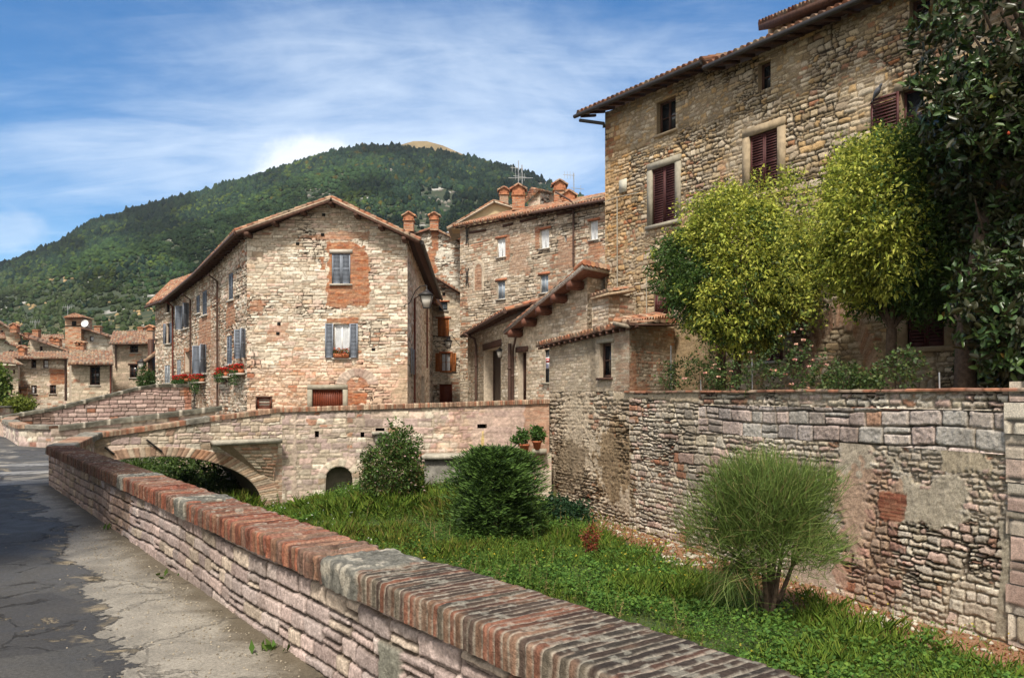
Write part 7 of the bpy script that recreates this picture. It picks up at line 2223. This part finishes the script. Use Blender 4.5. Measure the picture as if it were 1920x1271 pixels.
# --- grass and herbs of the garden: one mass
def garden_green():
    rs = np.random.RandomState(91)
    n_ = np.array((TD[1], -TD[0]))
    def pts(n):
        x = rs.uniform(-14, 9, n); y = rs.uniform(3.5, 36, n)
        dw = (x - TP[0]) * n_[0] + (y - TP[1]) * n_[1]
        dsw = (x - SW0[0]) * SWN[0] + (y - SW0[1]) * SWN[1]
        br = np.interp(x, [-12, -7.5, 1.28], [23, 26.1, 27.5]); up = (x + 7.6) < -.52 * (y - 26.1)
        # visible wedge only
        ok = (dw > .12) & (dsw < -.5) & ((y < br - .1) | (up & (y > br))) & (x < .68 * y) & (x > -.5 * y)
        return x[ok], y[ok], dw[ok]
    m = MB()
    # blades
    x, y, dw = pts(430000)
    g = fbm(x * .7, y * .7, 31); wild = fbm(x * .3 + 5, y * .3, 33)
    bare = sstep(dw + 2.2 * (fbm(x * .9, y * .9, 35) - .5), 2.3, 1.2)
    ok = rs.rand(len(x)) > bare * .93
    x, y, g, wild = x[ok], y[ok], g[ok], wild[ok]
    z = bed_z(x, y)
    h = (.12 + .50 * sstep(g, .3, .75)) * (.5 + .8 * rs.rand(len(x))) * (.75 + .7 * sstep(y, 17, 25))
    P = np.stack([x, y, z - .02], 1)
    L = np.stack([rs.normal(size=len(x)) * .35, rs.normal(size=len(x)) * .35, np.ones(len(x))], 1)
    c = pick_n([(.165, .25, .034), (.13, .215, .03), (.21, .275, .046), (.10, .175, .026)], rs, len(x))
    yl = rs.rand(len(x)) < .10 + .45 * sstep(wild, .55, .72); c[yl] = pick_n([(.20, .20, .04), (.24, .21, .06), (.16, .18, .03)], rs, yl.sum())
    add_leaves(m, P, L, h, .024, c, rs, fold=.1, droop=.25)
    # broad herb leaves in tufts
    x, y, dw = pts(62000)
    bare = sstep(dw + 2.2 * (fbm(x * .9, y * .9, 35) - .5), 2.1, 1.1)
    ok = (rs.rand(len(x)) > bare * .95) & (fbm(x * .55, y * .55, 37) > .46)
    x, y = x[ok], y[ok]; z = bed_z(x, y)
    hh = .10 + .28 * fbm(x * .8, y * .8, 39) * (.5 + .8 * rs.rand(len(x)))
    per = 9
    idx = np.repeat(np.arange(len(x)), per)
    P = np.stack([x[idx], y[idx], z[idx] + hh[idx] * rs.uniform(.25, 1.05, len(idx))], 1) + rs.normal(size=(len(idx), 3)) * (.06, .06, .015)
    L = rs.normal(size=(len(idx), 3)) * (1, 1, .35) + np.array((0, 0, .25))
    tone = fbm(x * .5, y * .5, 41)[idx]
    c = pick_n([(.08, .165, .032), (.105, .20, .036), (.062, .135, .028), (.14, .225, .038)], rs, len(idx)) * (.8 + .5 * tone[:, None])
    add_leaves(m, P, L, (.042 + .03 * (fbm(P[:, 0] * .7, P[:, 1] * .7, 47) > .5)) * (.6 + .8 * rs.rand(len(idx))), .32, c, rs, fold=.3, droop=.2)
    # tall weeds in drifts: stems with leaf pairs, some gone dry
    x, y, dw = pts(26000)
    ok = (fbm(x * .45 + 9, y * .45, 53) > .50) & (rs.rand(len(x)) < .5) & (sstep(dw, 1.2, 2.6) + .06 > rs.rand(len(x)))
    x, y = x[ok], y[ok]; z = bed_z(x, y); k = len(x)
    H = (.28 + .36 * rs.rand(k)) * (.7 + .6 * fbm(x * .6, y * .6, 57))
    lean = rs.normal(size=(k, 2)) * .12
    top = np.stack([x + lean[:, 0], y + lean[:, 1], z + H], 1); bot = np.stack([x, y, z], 1)
    dry = rs.rand(k) < .16
    cs = pick_n([(.10, .16, .03), (.08, .13, .025)], rs, k); cs[dry] = pick_n([(.34, .27, .12), (.26, .20, .09)], rs, dry.sum())
    add_leaves(m, bot, top - bot, H, .018, cs, rs)
    per = 12; idx = np.repeat(np.arange(k), per); tt = rs.uniform(.2, 1.0, len(idx))[:, None]
    P = bot[idx] * (1 - tt) + top[idx] * tt
    cl = pick_n([(.085, .165, .03), (.11, .20, .035), (.065, .135, .028), (.15, .22, .04)], rs, len(idx)); cl[dry[idx]] = pick_n([(.24, .20, .08), (.16, .15, .05)], rs, dry[idx].sum())
    add_leaves(m, P, rs.normal(size=P.shape) * (1, 1, .3) + np.array((0, 0, .35)), .065 * (1.25 - .7 * tt[:, 0]) * (.6 + .7 * rs.rand(len(idx))), .26, cl, rs, fold=.3, droop=.25)
    tag(m.build('garden_grass', M_GRASS), kind='stuff')
    # small yellow and white flower heads (seed heads on dry stalks too)
    m = MB()
    x, y, dw = pts(5200); ok = fbm(x * .4, y * .4, 43) > .50; x, y = x[ok], y[ok]
    P = np.stack([x, y, bed_z(x, y) + rs.uniform(.12, .34, len(x))], 1)
    wh = (y > 19) & (x < -.5) & (rs.rand(len(x)) < .6)
    c = pick_n([(.62, .50, .05), (.55, .46, .07)], rs, len(x)); c[wh] = pick_n([(.62, .64, .55)], rs, wh.sum())
    c[rs.rand(len(x)) < .35] *= .5
    for q in range(3):
        add_leaves(m, P, rs.normal(size=P.shape) * (1, 1, .4), .032, .5, c, rs)
    tag(m.build('wildflowers', M_FLOWER), kind='stuff')
    # fallen leaves along the wall foot
    m = MB()
    x, y, dw = pts(60000); ok = dw < 2.6; x, y, dw = x[ok], y[ok], dw[ok]; ok = rs.rand(len(x)) < sstep(dw, 2.6, 1.2); x, y = x[ok], y[ok]
    P = np.stack([x, y, bed_z(x, y) + .015 + .02 * rs.rand(len(x))], 1)
    c = pick_n([(.25, .085, .03), (.20, .06, .025), (.30, .14, .05), (.16, .07, .03), (.34, .22, .12)], rs, len(x))
    add_leaves(m, P, rs.normal(size=P.shape) * (1, 1, .15), .06, .4, c, rs, droop=0)
    tag(m.build('fallen_leaves', M_LEAF), kind='stuff')
    # pale stones lying at the foot of the wall
    m = MB()
    for k in range(330):
        if k < 130: px_, py_ = rs.normal(1650, 26), rs.normal(1168, 9)
        elif k < 210: px_, py_ = rs.normal(1255, 50), rs.normal(1052, 9)
        else:
            s_ = rs.uniform(4, 17); q_ = ft.pt(s_, 0, rs.uniform(.15, 1.0)); px_ = None
        if px_ is not None:
            Y_ = 3.86 * F / (py_ - CY); q_ = W(px_, py_, Y_)
        r = rs.uniform(.02, .075)
        p = IC1V * (1 + .5 * (rs.rand(len(IC1V), 1) - .5)) * (r, r, r * .6) + np.array((q_[0], q_[1], float(bed_z(q_[0], q_[1])) + r * .3))
        m.add(p, [IC1F], np.array((.50, .45, .36)) * rs.uniform(.6, 1.1))
    tag(m.build('rubble_stones', M_STONE), kind='stuff')
    # weeds and grit at the foot of the street wall
    m = MB()
    for t0_, n__ in ((1.05, 70), (2.4, 14), (5.2, 10), (8.5, 8)):
        q_ = sw(t0_, -.02); k = n__
        P = np.stack([q_[0] + rs.normal(size=k) * .05, q_[1] + rs.normal(size=k) * .06, np.full(k, ST_Z)], 1)
        add_leaves(m, P, rs.normal(size=(k, 3)) * (.6, .6, .2) + np.array((0, 0, .7)), .075 * (.5 + rs.rand(k)), .2, pick_n([(.06, .12, .02), (.09, .14, .03)], rs, k), rs)
    tag(m.build('wall_foot_weeds', M_GRASS), kind='stuff')
    m = MB()
    k = 1500; t_ = rs.uniform(-1, 9, k); off = -np.abs(rs.normal(size=k)) * .35 - .02
    for i in range(k):
        q_ = sw(t_[i], off[i]); r = rs.uniform(.003, .010)
        m.add(IC1V * (r, r, r * .7) + np.array((q_[0], q_[1], ST_Z + r * .3)), [IC1F], np.array((.30, .26, .2)) * rs.uniform(.5, 1.3))
    tag(m.build('street_grit', M_STONE), kind='stuff')
garden_green()

# ================================================================== FLOWER BOXES, POTS, LAMPS, AERIALS
def flower_box(label, fac, s0, s1, z, off=.05, seed=1, red=True, hang=.3, dens=1.0, pal=None):
    rs = np.random.RandomState(seed)
    c0_ = fac.pt((s0 + s1) / 2, z, off + .12)
    t = thing('flower_box', label, 'flower box', c0_, 'flower boxes on the gabled house')
    m = MB(); fac.box(m, s0, s1, z, z + .17, off, off + .22); m.build('planter', M_TERRA, t)
    L_ = s1 - s0
    n = int(700 * L_ * dens)
    P = np.array([fac.pt(s0 + L_ * a, z + .12 + b, off + .12 + c) for a, b, c in zip(rs.uniform(0, 1, n), rs.uniform(-.05, .2, n), rs.normal(size=n) * .08)])
    if hang > 0:
        k = int(n * .5); P2 = np.array([fac.pt(s0 + L_ * a, z + .1 - b, off + .24 + c) for a, b, c in zip(rs.uniform(0, 1, k), rs.rand(k) ** 1.5 * hang, rs.normal(size=k) * .06)]); P = np.concatenate([P, P2])
    m = MB(); add_leaves(m, P, rs.normal(size=P.shape) + np.array((0, -.2, .2)), .06, .42, pick_n([(.04, .09, .02), (.06, .12, .022), (.03, .06, .016)], rs, len(P)), rs); m.build('foliage', M_LEAF, t)
    n = int(190 * L_ * dens)
    P = np.array([fac.pt(s0 + L_ * a, z + .20 + b, off + .14 + c) for a, b, c in zip(rs.uniform(0, 1, n), rs.uniform(-.08, .2, n), rs.normal(size=n) * .08)])
    m = MB()
    pal = pal or ([(.50, .012, .012), (.42, .01, .015), (.56, .03, .015)])
    for q in range(3):
        add_leaves(m, P, rs.normal(size=P.shape), .05, .55, pick_n(pal, rs, n), rs)
    m.build('blossom', M_FLOWER, t)
    return t
flower_box('terracotta box of orange-red flowers on the sill of the white curtained window', FG, rW2[0] + .02, rW2[2] - .02, rW2[1] + .01, off=-.06, seed=3, hang=0, dens=.8, pal=[(.50, .10, .04), (.46, .03, .02), (.55, .25, .10)])
def fl_box(x0_, x1_, y_, label, seed, hang=.4, dens=1.0):
    r = PL(x0_, y_ - 10, x1_, y_); flower_box(label, FL, r[0], r[2], r[1], seed=seed, hang=hang, dens=dens)
fl_box(443, 459, 700, 'bright red geranium box nearest the front corner of the gabled house', 11, .6)
fl_box(415, 432, 706, 'red geranium box on a ledge second from the front corner', 12, .35)
fl_box(366, 385, 716, 'red geranium box under the brown window with open shutters', 13, .7)
fl_box(333, 356, 716, 'mostly green flower box beside the small brick arch', 14, .2, 1.2)
for x0_, x1_, y_ in ((440, 460, 700), (413, 433, 706), (364, 386, 716)):
    r = PL(x0_, y_ - 10, x1_, y_); m = MB(); FL.box(m, r[0], r[2], r[1] - .08, r[1] - .005, -.02, .32); m.build('ledge', M_SILL, house)

# plinth with pots beside the terrace wall, and stained buttress of the bridge
bt = thing('buttress', 'dark stained concrete plinth with pale slab top projecting from the bridge wall', 'plinth', (*W(860, 860, 26.3)[:2], -4))
m = MB(); q0_, q1_ = W(797, 860, 26.0), W(884, 860, 26.4)
m.hexa([(q0_[0], 25.7, -4.4), (q1_[0], 25.9, -4.4), (q1_[0], 27.3, -4.4), (q0_[0], 27.2, -4.4)], [(q0_[0], 25.8, -2.08), (q1_[0], 26.0, -2.08), (q1_[0], 27.3, -2.08), (q0_[0], 27.2, -2.08)]); m.build('base', M_GREYCONC, bt)
m = MB(); m.hexa([(q0_[0] - .08, 25.65, -2.08), (q1_[0] + .1, 25.85, -2.08), (q1_[0] + .1, 27.3, -2.08), (q0_[0] - .08, 27.2, -2.08)], [(q0_[0] - .08, 25.65, -1.95), (q1_[0] + .1, 25.85, -1.95), (q1_[0] + .1, 27.3, -1.95), (q0_[0] - .08, 27.2, -1.95)]); m.build('top_slab', M_CONC, bt)
pl = thing('stone_plinth', 'rubble plinth topped with small grey blocks carrying the potted plants', 'plinth', (*W(1000, 860, 26.5)[:2], -4))
fpl = Fac(W(884, 860, 26.5)[:2], W(1034, 860, 26.9)[:2]); wall('base', fpl, 0, fpl.L, -4.3, W(0, 851, 26.5)[2], dict(st_br, pal=P_GREY, patches=[]), 321, .05, pl, back=.8)
for px_ in (1004, 1018):
    m = MB(); c_ = W(px_, 846, 26.7); m.obox(c_, (.12, 0, 0), (0, .12, 0), (0, 0, .09)); m.build('block', M_TRIM, pl)
for k, (px_, py_, lab, r_, pz_) in enumerate(((983, 848, 'terracotta pot with a lopsided green plant left on the plinth', .17, 0), (1007, 842, 'terracotta pot with a round green plant right on the plinth', .15, 1))):
    c_ = W(px_, py_, 26.65)
    t = thing('potted_plant', lab, 'potted plant', c_, 'potted plants by the bridge')
    m = MB(); m.lathe(c_, [(.0, .0), (r_ * .72, 0), (r_ * .95, .22), (r_ * 1.1, .22), (r_ * 1.1, .28), (r_ * .9, .28), (r_ * .9, .24), (0, .24)], 16); m.build('pot', M_TERRA, t)
    rs = np.random.RandomState(k); m = MB(); cc = c_ + np.array((-.14 if k == 0 else .0, 0, .52)); crown_leaves(m, cc, (.24, .2, .24), rs, 60, 16, .07, .4, lambda T, D, rad, idx, P: pick_n([(.05, .11, .02), (.07, .14, .025)], rs, len(idx)), spread=.07)
    m.tube([c_ + (0, 0, .25), cc], .02, 5, (.05, .08, .02)); m.build('foliage', M_LEAF, t)

def lantern(name, label, top, h, arm, group='wall lanterns', base=None):
    """four sided tapering street lantern hanging below / standing at point top; arm = list of points back to the wall"""
    t = thing(name, label, 'lantern', base if base is not None else top, group)
    x, y, z = top
    w0, w1 = h * .16, h * .30
    m = MB()
    zb0, zt0 = z - h, z - h * .38
    m.hexa([(x - w0, y - w0, zb0), (x + w0, y - w0, zb0), (x + w0, y + w0, zb0), (x - w0, y + w0, zb0)], [(x - w1, y - w1, zt0), (x + w1, y - w1, zt0), (x + w1, y + w1, zt0), (x - w1, y + w1, zt0)])
    m.build('glass', M_LANT, t)
    m = MB()
    for a_, b_ in ((-1, -1), (1, -1), (1, 1), (-1, 1)):
        m.tube([(x + a_ * w0, y + b_ * w0, zb0 - .01), (x + a_ * w1, y + b_ * w1, zt0)], h * .025, 5)
    for ww_, zz_ in ((w0 * 1.1, zb0), (w1 * 1.1, zt0)):
        m.obox((x, y, zz_), (ww_, 0, 0), (0, ww_, 0), (0, 0, h * .02))
    w2 = w1 * 1.35
    m.hexa([(x - w2, y - w2, zt0 + .01), (x + w2, y - w2, zt0 + .01), (x + w2, y + w2, zt0 + .01), (x - w2, y + w2, zt0 + .01)], [(x - w0 * .6, y - w0 * .6, z - h * .12), (x + w0 * .6, y - w0 * .6, z - h * .12), (x + w0 * .6, y + w0 * .6, z - h * .12), (x - w0 * .6, y + w0 * .6, z - h * .12)])
    m.lathe((x, y, z - h * .12), [(w0 * .7, 0), (w0 * .5, h * .06), (w0 * .2, h * .10), (0, h * .14)], 8)
    m.build('frame', M_IRON, t)
    m = MB(); m.tube(arm, h * .03, 6); m.build('bracket', M_IRON, t)
    return t
LY = 33.0
tp = W(800, 541, LY)
lantern('street_lantern', 'large iron street lantern on a curved bracket at the right corner of the gabled house', tp, .80, [tp + (0, 0, -.08), tp + (0, 0, .12), W(797, 540, LY) + (0, 0, .1), W(788, 537, LY + .2), W(779, 545, LY + .4), W(773, 558, LY + .7), W(768, 568, 34.1), W(757, 574, 33.97)], base=W(757, 574, 33.97))
tp = W(840.5, 632, 52.5); lantern('street_lantern', 'iron lantern hanging between the two orange shuttered windows', tp, .72, [tp + (0, 0, -.08), W(847, 628, 52.8), W(856, 640, 53.6), W(864, 650, 54.9)], base=W(864, 650, 54.9))
tp = W(937, 651, 34.2); lantern('street_lantern', 'small iron lantern on a short arm beside the dark shed doorway', tp, .45, [tp + (0, 0, -.05), W(941, 643, 34.0), W(951, 650, 33.8)], base=W(951, 650, 33.8))
tp = W(891.5, 662, 41.0); lantern('street_lantern', 'small lantern fixed to the left edge of the entrance shed', tp, .45, [tp + (0, 0, -.05), W(895, 662, 40.8)], base=W(895, 662, 40.8))
tp = W(266, 672, 52.5); lantern('street_lantern', 'iron lantern on a hooked bracket by the timber gateway left of the narrow house', tp, .70, [tp + (0, 0, -.08), W(266, 668, 52.5), W(272, 668, 52.5), W(282, 678, 52.4), W(284, 684, 52.2), W(273, 683, 52.5)], base=W(284, 684, 52.2))

# roof aerials
def aerial(label, base, h, bars, group='television aerials'):
    t = thing('roof_aerial', label, 'aerial', base, group)
    m = MB(); b = np.array(base, float); m.tube([b, b + (0, 0, h)], .03, 5); m.build('mast', M_ANT, t)
    for zz_, l0, l1, tilt, elems in bars:
        m = MB(); a_ = b + (l0, 0, zz_); c_ = b + (l1, 0, zz_ + tilt); m.tube([a_, c_], .02, 5)
        for q in range(elems):
            e_ = a_ + (c_ - a_) * (q + .5) / elems; m.tube([e_ - (0, .1, .28), e_ + (0, .1, .28)], .012, 4)
        m.build('boom', M_ANT, t)
    return t
aerial('tall roof aerial with two crossed booms above the big brick stack', W(972, 352, 52), 1.75, [(.62, -.65, .95, 0, 0), (1.30, -.5, .3, -.08, 4)])
aerial('thin aerial mast with slanting boom beside the tall crossed one', W(979, 345, 55), 1.3, [(.55, -.6, .3, -.12, 3)])
aerial('aerial with one long boom above the hexagonal chimney', W(1076, 362, 55), 1.35, [(1.25, -.75, .05, -.05, 4), (.35, -.2, .7, -.1, 2)])
for (x_, y0_, y1_, Y_, lab) in ((66, 616, 600, 96, 'thin aerial above the town chimneys at left'), (127, 592, 572, 98, 'thin aerial behind the brick town tower')):
    aerial(lab, W(x_, y0_, Y_), (y0_ - y1_) * Y_ / F, [((y0_ - y1_) * Y_ / F * .8, -.7, .6, 0, 5)])
m = MB(); c_ = W(160, 607, 92.6); m.lathe((0, 0, 0), [(0, 0), (.18, .02), (.34, .08), (.42, .14)], 16)
V_ = m.V[0]; m.V[0] = np.stack([V_[:, 0] + c_[0], -V_[:, 2] * .9 + V_[:, 1] * .3 + c_[1], V_[:, 1] + V_[:, 2] * .3 + c_[2]], 1)
m.tube([c_ + (0, .1, 0), c_ + (0, .9, -.3)], .04, 5); 
tag(m.build('satellite_dish', M_WHITE, None, loc=c_), 'white satellite dish beside the brick town tower', 'satellite dish')

# pigeon on the top of the open shutter
def pigeon():
    p_ = FX.hit(1651, 178); c_ = FX.pt(p_[0], p_[1], .16)
    m = MB(); d_ = np.array((*(-FX.d), 0)); up_ = np.array((0, 0, 1.0))
    ax = unit(d_ * -.55 + up_ * .75)      # body axis, head end up
    prof = [(-.20, .006), (-.13, .03), (-.05, .060), (.02, .072), (.08, .060), (.12, .038), (.15, .032), (.175, .036), (.20, .030), (.22, .012), (.245, .003)]
    m.tube([c_ + ax * a + up_ * .02 for a, r in prof], [r for a, r in prof], 10, (.10, .11, .13))
    t = m.build('pigeon', mat('pigeon_feathers', (.085, .09, .105), rough=.6, var=.3, vscale=20), None, loc=c_, smooth=True)
    tag(t, 'grey pigeon perched on top of the open maroon shutter', 'pigeon')
    m = MB(); tl = c_ - ax * .16
    m.hexa([tl - (.02, 0, .0), tl + (.02, 0, 0), tl + (.02, .02, 0), tl + (-.02, .02, 0)], [tl - ax * .11 + (-.03, 0, 0), tl - ax * .11 + (.03, 0, 0), tl - ax * .11 + (.03, .012, 0), tl - ax * .11 + (-.03, .012, 0)]); m.build('tail', M_IRON, t)
    t.location = tuple(c_)
pigeon()

# unseen house added left of the street to shade the far road and wall
hS = thing('added_shade_house', 'unseen stone house added left of the street to shade the road and parapet', 'house', (-9.5, 6, ST_Z))
sq = [(-6.5, 2.8), (-7.2, 9.2), (-13.5, 9.0), (-13.0, 2.6)]
for k in range(4):
    f_ = Fac(sq[k], sq[(k + 1) % 4]); mid_ = (np.array(sq[0]) + np.array(sq[2])) / 2
    if np.dot(f_.n, mid_ - f_.p) > 0: f_.n = -f_.n
    ops_ = [(1.2, .6, 2.1, 2.0), (3.8, .6, 4.7, 2.0), (1.2, 3.8, 2.1, 5.2), (3.8, 3.8, 4.7, 5.2)] if k == 0 else []
    wall('wall', f_, 0, f_.L, ST_Z - .2, 8.2, dict(st_g, patches=[]), 501 + k, .09, hS, openings=ops_)
    for o_ in ops_: window(hS, f_, o_, shut='closed', smat=M_GREY)
a_, b_, c_, d_ = [np.array((x_, y_, 8.1)) for x_, y_ in ((-6.0, 2.3), (-6.7, 9.7), (-14.0, 9.5), (-13.5, 2.1))]
roof(hS, a_, b_, (b_ + c_) / 2 + (0, 0, 1.5), (a_ + d_) / 2 + (0, 0, 1.5), 503)
roof(hS, d_, c_, (b_ + c_) / 2 + (0, 0, 1.5), (a_ + d_) / 2 + (0, 0, 1.5), 505)

# thin air between here and the hill
hz = MB(); hz.obox((0, 640, 180), (1500, 0, 0), (0, 680, 0), (0, 0, 186))
hm_ = bpy.data.materials.new('thin_haze'); hm_.use_nodes = True
ht_ = hm_.node_tree; ht_.nodes.clear()
ho_ = ht_.nodes.new('ShaderNodeOutputMaterial'); pv_ = ht_.nodes.new('ShaderNodeVolumePrincipled')
pv_.inputs['Color'].default_value = (.80, .88, 1.0, 1); pv_.inputs['Density'].default_value = .0001; pv_.inputs['Anisotropy'].default_value = .2
ht_.links.new(pv_.outputs[0], ho_.inputs['Volume'])
tag(hz.build('haze', hm_), kind='stuff')
